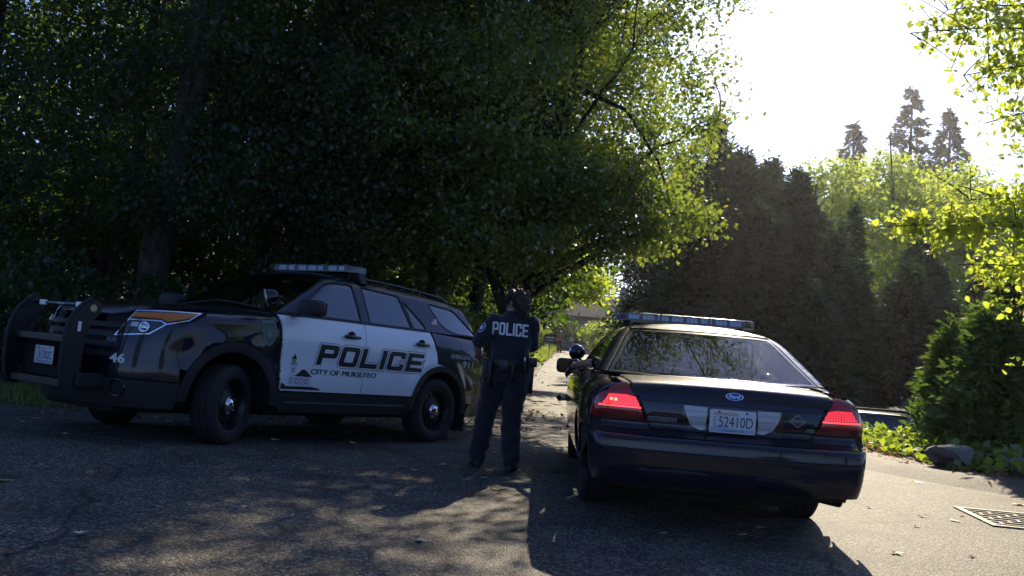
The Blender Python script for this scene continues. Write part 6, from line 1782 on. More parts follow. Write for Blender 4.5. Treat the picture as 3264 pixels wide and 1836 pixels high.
def officer():
    t = thing('person', 'police officer in dark navy uniform standing with back turned between the two police cars', 'person', (-.03, 8.96, road_z(0, 9)))
    A = np.array
    pel = A((.045, .0, .93)); wst = A((.055, .0, 1.06)); chs = A((.065, .02, 1.27)); shl = A((.07, .0, 1.405)); nek = A((.072, .015, 1.47))
    hd = A((.075, .035, 1.575))
    LH, RH = pel + (-.095, 0, -.05), pel + (.095, 0, -.05)
    LK, RK = A((-.125, .06, .50)), A((.115, .015, .49)); LA, RA_ = A((-.175, .085, .09)), A((.14, -.075, .09))
    LS, RS = shl + (-.172, 0, -.012), shl + (.172, .01, -.012)
    LE, RE = A((-.255, -.03, 1.165)), A((.262, .10, 1.16)); LW, RW = A((-.235, .16, 1.035)), A((.16, .30, 1.10))
    # one continuous body
    b = MB()
    ring_loft(b, [(pel + (0, 0, -.08), (.15, 0, 0), (0, .10, 0)), (pel, (.155, 0, 0), (0, .105, 0)), (wst, (.128, 0, 0), (0, .092, 0)), (chs, (.155, 0, 0), (0, .10, 0)), (shl, (.175, 0, 0), (0, .075, 0)), (shl + (0, .005, .04), (.08, 0, 0), (0, .06, 0))], 16)
    limb(b, [shl, nek + (0, 0, -.01), hd + (0, 0, -.03)], [.06, .055, .055])
    for H_, K, An in ((LH, LK, LA), (RH, RK, RA_)): limb(b, [H_, K, An], [.085, .058, .042])
    for S, E_, W_ in ((LS, LE, LW), (RS, RE, RW)): limb(b, [S, E_, W_], [.055, .043, .029])
    fd = A((-.80, .58, -.05))
    c_, f_, r_, u_, s_ = head(b, hd, fd)
    hand(b, LW, (.25, .8, -.30), (.85, -.2, -.1), side=-1, curl=.55)
    hand(b, RW, (-.6, .6, .0), (-.3, -.3, -.8), side=1, curl=.5)
    body = fuse(b, 'body', .0065, 2, M['skin'], t)
    # shirt with sleeves and vest bulk
    s = MB()
    ring_loft(s, [(pel + (0, 0, .055), (.172, 0, 0), (0, .122, 0)), (wst + (0, 0, .02), (.172, 0, 0), (0, .125, 0)), (chs + (0, 0, -.08), (.188, 0, 0), (0, .135, 0)), (chs + (0, 0, .03), (.192, 0, 0), (0, .135, 0)), (shl + (0, 0, -.02), (.185, 0, 0), (0, .105, 0)), (shl + (0, .0, .035), (.135, 0, 0), (0, .082, 0)), (shl + (0, .008, .062), (.082, 0, 0), (0, .068, 0))], 20)
    for S, E_ in ((LS, LE), (RS, RE)):
        limb(s, [S + (0, 0, -.01), S * .45 + E_ * .55, E_ + (S - E_) * .10], [.078, .072, .070])
    ring_loft(s, [(shl + (0, .008, .05), (.078, 0, 0), (0, .070, 0)), (shl + (0, .012, .085), (.070, 0, 0), (0, .064, 0))], 16)
    shirt = fuse(s, 'shirt', .010, 3, M['uniform'], t)
    # trousers
    q = MB()
    ring_loft(q, [(pel + (0, 0, -.10), (.172, 0, 0), (0, .125, 0)), (pel + (0, -.005, 0), (.178, 0, 0), (0, .128, 0)), (pel + (0, 0, .07), (.165, 0, 0), (0, .115, 0))], 18)
    for H_, K, An in ((LH, LK, LA), (RH, RK, RA_)):
        limb(q, [H_ + (0, 0, -.02), H_ * .5 + K * .5, K, K * .45 + An * .55 + (0, -.012, 0), An + (0, 0, .02)], [.120, .110, .094, .094, .086], 14)
    tro = fuse(q, 'trousers', .011, 3, M['trousers'], t)
    rumple(tro, .007)
    rumple(shirt, .005)
    for An, dr in ((LA, A((-.25, 1, 0))), (RA_, A((.30, 1, 0)))):
        bt = MB(); dr = dr / np.linalg.norm(dr); sd = A((dr[1], -dr[0], 0))
        g = A((An[0], An[1], 0.0))
        ring_loft(bt, [(g + dr * -.07 + (0, 0, .04), sd * .036, A((0, 0, .038))), (g + dr * -.03 + (0, 0, .048), sd * .042, A((0, 0, .047))), (g + dr * .07 + (0, 0, .042), sd * .046, A((0, 0, .041))), (g + dr * .15 + (0, 0, .032), sd * .045, A((0, 0, .031))), (g + dr * .20 + (0, 0, .026), sd * .028, A((0, 0, .022)))], 12)
        limb(bt, [An + (0, 0, -.03), An + (0, 0, .10)], [.050, .052])
        fuse(bt, 'boot', .008, 2, M['leather'], t)
    # hair: wavy mass gathered behind, with strands
    h = MB()
    back = -fd / np.linalg.norm(fd)
    def blob(o, rr): h.sphere(hd + A(o), rr, 14, 10)
    blob((.008, -.005, .046), (.096, .098, .088)); blob((.045, -.050, .010), (.070, .070, .085)); blob((.070, -.080, -.055), (.055, .050, .080)); blob((.085, -.082, -.115), (.042, .036, .055)); blob((-.02, .03, .078), (.070, .072, .050))
    rg = np.random.default_rng(3)
    hm = fuse(h, 'hair', .010, 2, M['hair'], t)
    me = hm.data
    co = np.empty(len(me.vertices) * 3); me.vertices.foreach_get('co', co); co = co.reshape(-1, 3)
    nr = np.array([v.normal[:] for v in me.vertices])
    co += nr * (.006 * np.sin(co[:, 0] * 150 + np.sin(co[:, 2] * 60) * 2) + .008 * np.sin(co[:, 2] * 45 + co[:, 0] * 60))[:, None]
    me.vertices.foreach_set('co', co.ravel()); me.update()
    st = MB()
    for i in rg.choice(len(co), 1500):
        p = co[i]; d = nr[i] * .55 + A((.15, -.05, -.8)) + rg.normal(size=3) * .45
        pts = [p - nr[i] * .01]; L = rg.uniform(.025, .075)
        for k in range(4): pts.append(pts[-1] + d / np.linalg.norm(d) * L / 4 + A((math.sin(k * 1.9 + i), math.cos(k * 1.7 + i * 1.3), .3 * math.sin(i + k))) * .011)
        st.tube(pts, [.0030, .0028, .0024, .0018, .0010], 3, caps=False)
    sto = st.obj('hair_strands', M['hair'], hm); sto['kind'] = 'stuff'
    # duty belt and gear
    bl = MB(); a = np.linspace(0, 2 * math.pi, 41)
    for zz in (0, 1): pass
    V = [(pel + A((.188 * math.cos(x), .138 * math.sin(x), .045 + dz))) for dz in (0, .052) for x in a] + [(pel + A((.170 * math.cos(x), .122 * math.sin(x), .045 + dz))) for dz in (0, .052) for x in a]
    n_ = 41
    bl.raw(V, [(i, i + 1, i + 1 + n_, i + n_) for i in range(40)] + [(i + n_, i + 1 + n_, i + 1 + 3 * n_, i + 3 * n_) for i in range(40)] + [(i + 1, i, i + 2 * n_, i + 1 + 2 * n_) for i in range(40)])
    belt = bl.obj('duty_belt', M['leather'], t)
    def pouch(nm, ang, lo, hi, w_, dp):
        x, y = .190 * math.cos(ang), .140 * math.sin(ang)
        Mx = Matrix.Translation(tuple(pel + A((x, y, 0)))) @ Matrix.Rotation(ang, 4, 'Z')
        MB().box((-.005, -w_ / 2, lo), (dp, w_ / 2, hi), .010, Mx).obj(nm, M['leather'], belt, True, 50)
    pouch('holster', rad(8), -.20, .085, .075, .060); pouch('holster_grip', rad(2), .05, .135, .05, .085)
    pouch('radio', rad(-38), -.01, .15, .055, .045); pouch('cuff_case', rad(-100), -.005, .10, .10, .028)
    pouch('magazine_pouch', rad(195), -.10, .09, .09, .045); pouch('baton_holder', rad(222), -.16, .08, .05, .045); pouch('key_holder', rad(-75), -.09, .06, .03, .025)
    MB().tube([pel + A((.18, -.12, .12)), pel + A((.185, -.125, .17)), pel + A((.18, -.12, .22))], .006, 6).obj('radio_aerial', M['leather'], belt)
    MB().box((.147, -.155, .105), (.163, -.147, .135), .003, Matrix.Translation(tuple(pel))).obj('radio_display', M['lens'], belt)
    MB().box((-.085, -.148, .02), (-.065, -.140, .045), .002, Matrix.Translation(tuple(pel))).obj('key_ring', M['chrome'], belt)
    # POLICE across the back, laid on the shirt
    from mathutils.bvhtree import BVHTree
    sm_ = shirt.data
    bv = BVHTree.FromPolygons([v.co[:] for v in sm_.vertices], [tuple(p.vertices) for p in sm_.polygons])
    def onback(P2, d_):
        out = []
        for x, z in P2:
            hit = bv.ray_cast(Vector((x, -1, z)), Vector((0, 1, 0)))
            out.append((x, (hit[0][1] if hit[0] else -.12) - d_, z))
        return np.array(out)
    gl, wd = word_loops('POLICE', .118, .60, .175, .13, .10, slab=1.0)
    sc = .335 / wd
    for g in gl:
        V2, f = curve_mesh([[(x * sc, y) for x, y in l] for l in g], .0005)
        V2 = V2 + [shl[0] - .192, 1.255]
        V2[:, 1] -= 0.02 * (V2[:, 0] - shl[0])
        # refine so that it follows the cloth
        bm = bmesh.new(); vv = [bm.verts.new((p[0], p[1], 0)) for p in V2]
        for ff in f:
            try: bm.faces.new([vv[i] for i in ff])
            except ValueError: pass
        bmesh.ops.triangulate(bm, faces=bm.faces)
        le = [e for e in bm.edges if e.calc_length() > .025]
        if le: bmesh.ops.subdivide_edges(bm, edges=le, cuts=2); bmesh.ops.triangulate(bm, faces=bm.faces)
        bm.verts.index_update()
        P = onback(np.array([v.co[:2] for v in bm.verts]), .0045)
        add('back_lettering', mesh_np('back_lettering', P, [tuple(v.index for v in fc.verts) for fc in bm.faces]), M['decal_white'], shirt); bm.free()
    # shoulder patch
    for rr, mat, o in ((.042, 'decal_white', .003), (.036, 'patch_blue', .0045), (.018, 'decal_white', .006)):
        cN = LS * .62 + LE * .38
        nrm = A((-.80, -.60, .10)); nrm /= np.linalg.norm(nrm); e1 = np.cross(nrm, (0, 0, 1)); e1 /= np.linalg.norm(e1); e2 = np.cross(e1, nrm)
        hit = bv.ray_cast(Vector(tuple(cN + nrm * .3)), Vector(tuple(-nrm)))
        c0 = A(hit[0][:]) if hit[0] else cN + nrm * .075
        k = np.linspace(0, 2 * math.pi, 20, endpoint=False)
        P = []
        for x in k:
            q_ = c0 + nrm * .2 + e1 * rr * .8 * math.cos(x) + e2 * rr * 1.15 * math.sin(x)
            hq = bv.ray_cast(Vector(tuple(q_)), Vector(tuple(-nrm)))
            P.append(A(hq[0][:]) + nrm * o if hq[0] else c0 + nrm * o + e1 * rr * .8 * math.cos(x) + e2 * rr * 1.15 * math.sin(x))
        add('shoulder_patch', mesh_np('shoulder_patch', np.array(P), [tuple(range(20))]), M[mat], shirt)
    MB().tube([LW + A((.034 * math.cos(x) , .012 * math.sin(x), .034 * math.sin(x))) - A((0, .02, -.012)) for x in np.linspace(0, 2 * math.pi, 16)], .007, 6, caps=False).obj('watch', M['leather'], body, True)
    return t
M['patch_blue'] = pbr('patch_blue', (.03, .05, .28), .6)
officer()

def driver():
    """seated in the sedan, left forearm resting out of the open window"""
    t = thing('person', 'sedan driver with bare forearm resting out of the open left window', 'person')
    t.matrix_world = Matrix.Translation((1.5731, 7.6409, 0)) @ Matrix.Rotation(1.5367, 4, 'Z')
    A = np.array; b = MB()
    pel = A((1.45, .40, .66)); shl = A((1.36, .40, 1.10)); hd = A((1.42, .40, 1.29))
    ring_loft(b, [(pel, (0, .16, 0), (.11, 0, 0)), ((pel + shl) / 2, (0, .15, 0), (.10, 0, .02)), (shl, (0, .17, 0), (.08, 0, 0)), (shl + (0, 0, .05), (0, .07, 0), (.06, 0, 0))], 16)
    limb(b, [shl, hd + (0, 0, -.04)], [.06, .055]); head(b, hd, (1, .1, 0))
    LE, LW = A((1.50, .86, 1.065)), A((1.77, .985, 1.02)); RE, RW = A((1.55, .16, .90)), A((1.85, .28, .95))
    limb(b, [shl + (0, .18, -.03), LE, LW], [.052, .040, .028]); limb(b, [shl + (0, -.18, -.03), RE, RW], [.055, .045, .03])
    for s in (1, -1): limb(b, [pel + (0, s * .09, -.03), pel + (.42, s * .13, .02), pel + (.60, s * .12, -.33)], [.085, .065, .045])
    hand(b, LW, (.65, .25, -.45), (.2, -.3, -.9), side=1, curl=.45); hand(b, RW, (.8, .2, .2), (.1, .1, -1), side=-1, curl=.8)
    body = fuse(b, 'body', .0075, 2, M['skin2'], t)
    s = MB()
    ring_loft(s, [(pel, (0, .19, 0), (.13, 0, 0)), ((pel + shl) / 2, (0, .185, 0), (.13, 0, .02)), (shl, (0, .20, 0), (.105, 0, 0)), (shl + (0, 0, .05), (0, .085, 0), (.075, 0, 0))], 16)
    limb(s, [shl + (0, .18, -.03), (shl + A((0, .18, -.03))) * .4 + LE * .6], [.078, .066]); limb(s, [shl + (0, -.18, -.03), (shl + A((0, -.18, -.03))) * .4 + RE * .6], [.078, .066])
    for k in (1, -1): limb(s, [pel + (0, k * .09, -.03), pel + (.42, k * .13, .02), pel + (.60, k * .12, -.33)], [.10, .08, .065])
    fuse(s, 'uniform', .012, 2, M['uniform'], t)
    h = MB(); h.sphere(hd + A((-.015, 0, .045)), (.108, .086, .088), 14, 10)
    fuse(h, 'hair', .012, 1, M['hair'], t)
    MB().tube([LW - A((.03, .012, 0)) + A((.006 * math.cos(x), .036 * math.cos(x), .036 * math.sin(x))) for x in np.linspace(0, 2 * math.pi, 14)], .008, 6, caps=False).obj('watch', M['leather'], body, True)
driver()

def walker():
    x, y = 4.20, 77.0
    t = thing('person', 'distant walker in reddish shirt, dark trousers and cap beside the lane', 'person', (x, y, road_z(x, y)))
    A = np.array; b = MB()
    pel = A((0, 0, .95)); shl = A((0, 0, 1.45)); hd = A((0, .02, 1.63))
    ring_loft(b, [(pel, (.15, 0, 0), (0, .10, 0)), ((pel + shl) / 2, (.13, 0, 0), (0, .09, 0)), (shl, (.18, 0, 0), (0, .08, 0)), (shl + (0, 0, .05), (.07, 0, 0), (0, .06, 0))], 14)
    limb(b, [shl, hd], [.06, .055]); head(b, hd, (.1, 1, 0))
    J = []
    for s in (-1, 1):
        K, An = A((s * .11, .06 * s, .5)), A((s * .12, .10 * s, .06)); J.append((pel + (s * .09, 0, -.04), K, An))
        limb(b, J[-1], [.085, .058, .042]); limb(b, [An + (0, -.05, -.02), An + (0, .16, -.035)], [.038, .032])
    arms = []
    for s in (-1, 1):
        E_, W_ = A((s * .27, .0, 1.18)), A((s * .20, .22, 1.08)); arms.append((shl + (s * .19, 0, -.02), E_, W_)); limb(b, arms[-1], [.052, .043, .03])
        hand(b, W_, (-.2 * s, .8, -.2), (-s, 0, -.2), side=s, curl=.6)
    fuse(b, 'body', .012, 2, M['skin'], t)
    s = MB()
    ring_loft(s, [(pel + (0, 0, .02), (.17, 0, 0), (0, .12, 0)), ((pel + shl) / 2, (.16, 0, 0), (0, .115, 0)), (shl, (.205, 0, 0), (0, .10, 0)), (shl + (0, 0, .055), (.085, 0, 0), (0, .07, 0))], 14)
    for a_ in arms: limb(s, [a_[0], a_[0] * .3 + a_[1] * .7], [.075, .065])
    fuse(s, 'shirt', .014, 2, M['red_shirt'], t)
    q = MB(); ring_loft(q, [(pel + (0, 0, -.1), (.16, 0, 0), (0, .115, 0)), (pel + (0, 0, .05), (.165, 0, 0), (0, .115, 0))], 14)
    for j in J: limb(q, [j[0], j[1], j[2] + (0, 0, .04)], [.10, .078, .065])
    fuse(q, 'trousers', .014, 2, M['trousers'], t)
    MB().sphere(hd + A((0, -.01, .06)), (.088, .105, .075), 14, 8).box(hd + A((-.07, .07, .045)), hd + A((.07, .18, .058)), .006).obj('cap', M['leather'], t, True)
    # small pale dog
    d = thing('dog', 'small pale dog on the grass edge beside the walker', 'dog', (3.35, 76.8, road_z(3.35, 76.8) + .04), (0, 0, rad(150)))
    b = MB()
    ring_loft(b, [((-.26, 0, .34), (0, .07, 0), (0, 0, .08)), ((-.15, 0, .34), (0, .10, 0), (0, 0, .11)), ((.02, 0, .33), (0, .105, 0), (0, 0, .11)), ((.16, 0, .34), (0, .115, 0), (0, 0, .135)), ((.26, 0, .38), (0, .08, 0), (0, 0, .10))], 14)
    limb(b, [(.20, 0, .40), (.31, 0, .50)], [.085, .065]); b.sphere((.35, 0, .54), (.085, .07, .075), 12, 8); limb(b, [(.37, 0, .53), (.47, 0, .505)], [.05, .03])
    for s in (-1, 1):
        limb(b, [(.17, s * .075, .30), (.18, s * .08, .16), (.165, s * .08, .08), (.185, s * .08, .025)], [.05, .032, .025, .028])
        limb(b, [(-.18, s * .07, .32), (-.12, s * .08, .20), (-.23, s * .08, .12), (-.21, s * .08, .025)], [.065, .045, .026, .028])
        b.sphere((.315, s * .065, .60), (.03, .014, .05), 8, 6)
    limb(b, [(-.26, 0, .38), (-.34, 0, .47), (-.33, 0, .56)], [.028, .025, .018])
    fuse(b, 'body', .012, 2, M['fur'], d)
M['red_shirt'] = cloth('red_brown_shirt', (.30, .085, .065), .3, 20)
M['fur'] = pbr('pale_fur', (.55, .47, .38), .95, noise=.15, nscale=20, bump=.8, bscale=60)
walker()
# ================================================================ far houses, signs, parked cars
M['wall_grey'] = pbr('grey_siding', (.20, .21, .235), .8, noise=.1, nscale=3)
M['wall_pale'] = pbr('pale_siding', (.42, .45, .48), .8, noise=.1, nscale=3)
M['roof'] = pbr('dark_shingles', (.055, .048, .045), .9, noise=.3, nscale=5)
M['trim'] = pbr('white_trim', (.55, .56, .58), .6)
M['win_dark'] = pbr('window_pane', (.02, .024, .03), .08, coat=.5)
M['wood_post'] = pbr('grey_wood_post', (.14, .12, .10), .85, noise=.3)
M['sign_yellow'] = pbr('sign_yellow', (.55, .38, .02), .5)
M['sign_green'] = pbr('sign_green', (.01, .16, .10), .5)
M['box_red'] = pbr('red_box', (.45, .03, .03), .5)
def house(name, label, loc, rotz, w, d, h, rh, wall, wins, chimney=None):
    t = thing(name, label, 'house', loc, (0, 0, rotz))
    MB().box((-w / 2, 0, -1), (w / 2, d, h)).obj('wall', wall, t)
    # siding boards
    bd = MB()
    k = 0
    while k * .22 < h - .1:
        bd.raw([(-w / 2 - .01, -.012, k * .22), (w / 2 + .01, -.012, k * .22), (w / 2 + .01, -.002, k * .22 + .21), (-w / 2 - .01, -.002, k * .22 + .21), (-w / 2 - .01, 0, k * .22), (w / 2 + .01, 0, k * .22)], [(0, 1, 2, 3), (4, 5, 1, 0)]); k += 1
    o = bd.obj('siding', wall, t); o['kind'] = 'stuff'
    ov = .5
    V = [(-w / 2 - ov, -ov, h - .15), (w / 2 + ov, -ov, h - .15), (w / 2 + ov, d / 2, h + rh), (-w / 2 - ov, d / 2, h + rh), (w / 2 + ov, d + ov, h - .15), (-w / 2 - ov, d + ov, h - .15)]
    V += [(x, y, z + .14) for x, y, z in V]
    rf = MB().raw(V, [(0, 1, 2, 3), (3, 2, 4, 5), (6, 9, 8, 7), (9, 11, 10, 8), (0, 6, 7, 1), (4, 10, 11, 5), (1, 7, 8, 2), (2, 8, 10, 4), (3, 9, 6, 0), (5, 11, 9, 3)]).obj('roof', M['roof'], t)
    MB().raw([(-w / 2, .0, h - .1), (-w / 2, d, h - .1), (-w / 2, d / 2, h + rh - .05)], [(0, 1, 2)]).raw([(w / 2, .0, h - .1), (w / 2, d, h - .1), (w / 2, d / 2, h + rh - .05)], [(0, 2, 1)]).obj('gable', wall, t)
    if chimney: MB().box((chimney - .4, d * .3, h), (chimney + .4, d * .3 + .8, h + rh + 1.0), .03).obj('chimney', M['wall_grey'], rf)
    for x0, z0, x1, z1 in wins:
        f = MB()
        for lo, hi in (((x0 - .09, -.07, z0 - .09), (x1 + .09, -.015, z0)), ((x0 - .09, -.07, z1), (x1 + .09, -.015, z1 + .09)), ((x0 - .09, -.07, z0), (x0, -.015, z1)), ((x1, -.07, z0), (x1 + .09, -.015, z1)), (((x0 + x1) / 2 - .03, -.06, z0), ((x0 + x1) / 2 + .03, -.03, z1))): f.box(lo, hi)
        wd = f.obj('window', M['trim'], t)
        MB().box((x0, -.03, z0), (x1, -.016, z1)).obj('pane', M['win_dark'], wd)
    return t
house('house', 'grey house with dark roof and chimney at the far end of the lane', (10.2, 90, gz(10.2, 90)), rad(4), 9, 8, 3.1, 2.2, M['wall_grey'], [(-3.6, .9, -2.4, 2.2), (-.4, .9, .9, 2.2), (2.0, .9, 3.2, 2.2)], 1.0)
house('house', 'pale house half hidden behind the bush left of the lane end', (2.6, 99, gz(2.6, 99)), rad(-3), 8, 7, 3.0, 1.8, M['wall_pale'], [(-2.6, .9, -1.2, 2.1), (1.0, .9, 2.4, 2.1)])
# mailbox with red newspaper box
def mailbox(x, y):
    t = thing('mailbox', 'dark mailbox with a red newspaper box on a wooden post beside the walker', 'mailbox', (x, y, gz(x, y)))
    MB().box((-.05, -.05, -.1), (.05, .05, 1.15), .006).obj('post', M['wood_post'], t)
    n = 10; pr = [(-.16, 0), (.16, 0), (.16, .18)] + [(.16 * math.cos(a), .18 + .14 * math.sin(a)) for a in np.linspace(0, math.pi, n)] + [(-.16, .18)]
    m_ = len(pr); V = [(px_, -.30, 1.15 + z) for px_, z in pr] + [(px_, .30, 1.15 + z) for px_, z in pr]
    bx = MB().raw(V, [tuple(range(m_)), tuple(range(2 * m_ - 1, m_ - 1, -1))] + [(i, i + m_, (i + 1) % m_ + m_, (i + 1) % m_) for i in range(m_)]).obj('box', M['gloss_black'], t)
    MB().box((-.17, -.315, 1.15), (.17, -.30, 1.46), .01).obj('door', M['alu'], bx)
    MB().box((.02, -.28, .72), (.30, .24, .98), .02).obj('newspaper_box', M['box_red'], t)
mailbox(5.15, 77.5)
def road_sign(x, y):
    t = thing('road_sign', 'yellow arrow road sign and green street name blade on a post at the lane end', 'sign', (x, y, gz(x, y)))
    MB().tube([(0, 0, -.2), (0, 0, 3.0)], .03, 8).obj('post', M['alu'], t)
    s = MB().box((-.30, -.05, 1.75), (.30, -.03, 2.50), .004).obj('arrow_panel', M['sign_yellow'], t)
    a = [(-.12, 1.85), (.14, 2.125), (-.12, 2.40), (-.02, 2.40), (.24, 2.125), (-.02, 1.85)]
    MB().raw([(px_, -.054, z) for px_, z in a], [(0, 1, 4, 5), (1, 2, 3, 4)]).obj('arrow', M['decal_black'], s)
    MB().box((-.45, -.012, 2.78), (.45, .012, 3.02), .004).obj('street_name_blade', M['sign_green'], t)
road_sign(5.5, 82.5)
def yard_sign(x, y):
    t = thing('yard_sign', 'small black yard sign with white marks left of the walker', 'sign', (x, y, gz(x, y)))
    MB().box((-.03, -.03, -.1), (.03, .03, 1.75), .004).obj('post', M['wood_post'], t)
    p = MB().box((-.42, -.055, 1.0), (.42, -.031, 1.65), .004).obj('panel', M['gloss_black'], t)
    MB().box((-.28, -.060, 1.36), (.28, -.056, 1.44)).obj('printed_line', M['trim'], p)
    MB().box((-.20, -.060, 1.20), (.20, -.056, 1.25)).obj('printed_line', M['trim'], p)
yard_sign(2.75, 62.5)
# parked vehicles on the lower lot
lot = [(5.8, 15), (24, 13), (24, 28), (9, 29.0), (6.6, 22)]
P2, T = tri2d([lot], 1.0, 1.0)
lotm = add('parking_lot', mesh_np('parking_lot', np.c_[P2, -1.06 + .38 * sstep(20.5, 24, P2[:, 1])], T), M['asphalt']); tag(lotm, kind='structure')

def parked(name, label, kind, loc, rotz, paint):
    t = thing(name, label, 'car', loc, (0, 0, rotz))
    def F(x, y, z):
        ay = np.abs(y); q = np.clip(ay / .9, 0, 1.2)
        if kind == 'wagon':
            L0, L1, Wd, zh, zb = 2.2, -2.2, .88, .92, 1.0
            gh = smax(smax(smax(ay - (.80 - .45 * (z - 1.0)), z - (1.50 - .03 * (x + .4) ** 2 - .06 * q ** 2), .08), (x - .95) * .50 + (z - .98) * .866, .06), (-2.05 - x) * .75 + (z - 1.0) * .66, .08)
        else:
            L0, L1, Wd, zh, zb = 2.75, -2.75, .98, 1.10, 1.12
            gh = smax(smax(smax(ay - (.88 - .35 * (z - 1.1)), z - (1.85 - .03 * (x - .2) ** 2 - .05 * q ** 2), .08), (x - 1.35) * .55 + (z - 1.1) * .83, .06), (-1.0 - x) * .93 + (z - 1.1) * .36, .06)
        low = smax(smax(smax(ay - (Wd - .06 * np.clip((z - .7) / .4, 0, 1) ** 2 - .08 * (np.abs(x) / L0) ** 4), x - L0 + .25 * q ** 3 + .10 * np.clip((z - .6) / .4, 0, 1), .15), L1 + .2 * q ** 3 - x, .15), smax(z - np.where(x > .6, zh - .05 * np.clip((x - .6) / 1.6, 0, 1) ** 2 * 2, zb) + .05 * q ** 2.5, .15 - z, .02), .08)
        return smin(low, np.maximum(gh, .9 - z), .02)
    H = Hull(F, (0, 0, .8), 3.4)
    L0 = 2.2 if kind == 'wagon' else 2.75; wx = (1.35, -1.35) if kind == 'wagon' else (1.75, -1.75); wr = .32 if kind == 'wagon' else .39
    zb = 1.0 if kind == 'wagon' else 1.12
    side = [(-L0 + .25, .30), (-L0 + .25, zb - .03), (L0 - .45, zb - .12), (L0 - .25, .75), (L0 - .25, .30)]
    lo = [(L0 - .25, .28)] + arc((wx[0], wr), wr + .06, 8, 172, 14) + arc((wx[1], wr), wr + .06, 8, 172, 14) + [(-L0 + .25, .28), (-L0 + .22, zb - .04), (.9, zb - .02), (L0 - .45, zb - .14), (L0 - .28, .75)]
    both(H, 'side_panel', lo, paint, t, res=.09)
    patch(H, 'hood', [(.95, .76), (L0 - .30, .68), (L0 - .18, 0), (L0 - .30, -.68), (.95, -.76)], 'T', paint, t, res=.1)
    patch(H, 'front_bumper', [(.72, .28), (.72, .85), (-.72, .85), (-.72, .28)], 'F', paint, t, res=.1)
    patch(H, 'rear_panel', [(.72, .28), (.76, zb), (-.76, zb), (-.72, .28)], 'B', paint, t, res=.1)
    for s in (False, True):
        patch(H, 'front_corner', [(L0 * .94, .30), (L0 * .94, .86), (L0 * .55, .90), (L0 * .55, .30)], 40, paint, t, off=-.004, res=.1, mirror=s)
        patch(H, 'headlamp', [(.40, .66), (.42, .84), (.80, .84), (.80, .68)], 'F', M['chrome'], t, off=.006, mirror=s)
        patch(H, 'marker_lamp', [(L0 - .55, .70), (L0 - .55, .84), (L0 - .36, .82), (L0 - .36, .70)], 'L', M['amber'], t, off=.006, mirror=s)
        patch(H, 'tail_lamp', [(.62, .72), (.62, .95), (.80, .95), (.80, .72)], 'B', M['red_lens'], t, off=.006, mirror=s)
    if kind == 'wagon':
        rf = [(.18, .52), (-1.6, .55), (-1.72, 0), (-1.6, -.55), (.18, -.52), (.22, 0)]
        ws = [(.86, .72), (.22, .52), (.26, 0), (.22, -.52), (.86, -.72), (.93, 0)]
        w1 = [(.75, 1.04), (.10, 1.36), (-.55, 1.40), (-.55, 1.04)]; w2 = [(-.63, 1.04), (-.63, 1.40), (-1.40, 1.36), (-1.70, 1.04)]
        fr = [(.92, 1.0), (.22, 1.42), (-.5, 1.47), (-1.6, 1.41), (-1.98, 1.0)]
        rg = [(.68, 1.06), (.52, 1.38), (-.52, 1.38), (-.68, 1.06)]
    else:
        rf = [(.45, .58), (-1.10, .60), (-1.14, 0), (-1.10, -.60), (.45, -.58), (.48, 0)]
        ws = [(1.26, .80), (.50, .58), (.52, 0), (.50, -.58), (1.26, -.80), (1.33, 0)]
        w1 = [(1.10, 1.16), (.40, 1.62), (-.20, 1.66), (-.20, 1.16)]; w2 = [(-.28, 1.16), (-.28, 1.66), (-1.0, 1.64), (-1.0, 1.16)]
        fr = [(1.30, 1.11), (.50, 1.70), (-.2, 1.77), (-1.12, 1.74), (-1.12, 1.11)]
        rg = [(.66, 1.2), (.58, 1.6), (-.58, 1.6), (-.66, 1.2)]
    patch(H, 'roof', rf, 'T', paint, t, res=.1)
    patch(H, 'windshield', ws, 'T', M['glass_dark'], t, off=-.003, rim=0, res=.1)
    both(H, 'pillar_frame', [fr, w1, w2], paint, t, res=.06)
    both(H, 'window', w1, M['glass_dark'], t, off=-.006, rim=0, res=.1); both(H, 'window', w2, M['glass_dark'], t, off=-.006, rim=0, res=.1)
    patch(H, 'rear_window', rg, 'B', M['glass_dark'], t, off=-.002, rim=0, res=.1)
    for x in wx:
        for s in (1, -1): wheel(t, (x, s * (.76 if kind == 'wagon' else .84), wr), wr, .22, wr * .62, s, 0, cap=False)
    MB().box((-L0 + .3, -.6, .22), (L0 - .35, .6, .5), .03).obj('underbody', M['under'], t)
    if kind == 'pickup':
        MB().box((-2.6, -.80, .80), (-1.15, .80, .86)).obj('cargo_bed', M['under'], t)
    else:
        for s in (1, -1): MB().tube([(.0, s * .50, 1.46), (0, s * .50, 1.53), (-1.4, s * .52, 1.51), (-1.4, s * .52, 1.44)], .014, 6).obj('roof_rail', M['gloss_black'], t)
    for s in (1, -1):
        MB().box((-.06, -.09, -.06), (.06, .10, .07), .03, Matrix.Translation((.78 if kind == 'wagon' else 1.15, s * 1.02, zb + .10))).obj('mirror', paint, t, True)
    return t
M['car_black'] = pbr('parked_black_paint', (.010, .010, .012), .25, coat=1.0)
M['car_grey'] = pbr('parked_grey_paint', (.045, .05, .06), .3, coat=1.0)
parked('parked_car', 'dark wagon with roof rails parked below the ivy bank', 'wagon', (7.9, 18.8, -1.055), rad(-28), M['car_black'])
parked('parked_pickup', 'dark pickup truck parked under the hedge behind the wagon', 'pickup', (12.2, 25.4, -.675), rad(196), M['car_grey'])
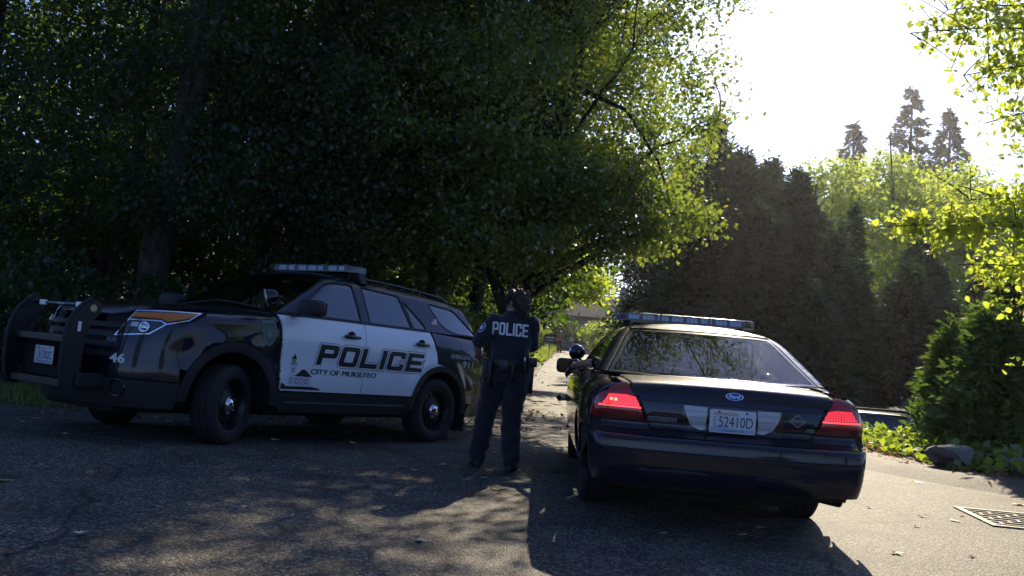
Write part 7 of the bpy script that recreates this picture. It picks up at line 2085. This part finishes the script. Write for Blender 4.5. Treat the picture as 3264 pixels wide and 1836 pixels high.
# ================================================================ haze volume added to stand in for lens glare
def haze():
    m_ = bpy.data.materials.new('glare_haze'); m_.use_nodes = True
    N, L = m_.node_tree.nodes, m_.node_tree.links
    N.remove(N['Principled BSDF'])
    v = N.new('ShaderNodeVolumePrincipled')
    v.inputs['Color'].default_value = (.95, .96, 1.0, 1)
    v.inputs['Density'].default_value = .00032
    v.inputs['Anisotropy'].default_value = .80
    L.new(v.outputs[0], N['Material Output'].inputs['Volume'])
    o = MB().box((-130, -60, -3.4), (150, 170, 36)).obj('haze', m_)
    tag(o, 'thin added haze standing in for the lens glare', 'haze', kind='stuff')
haze()
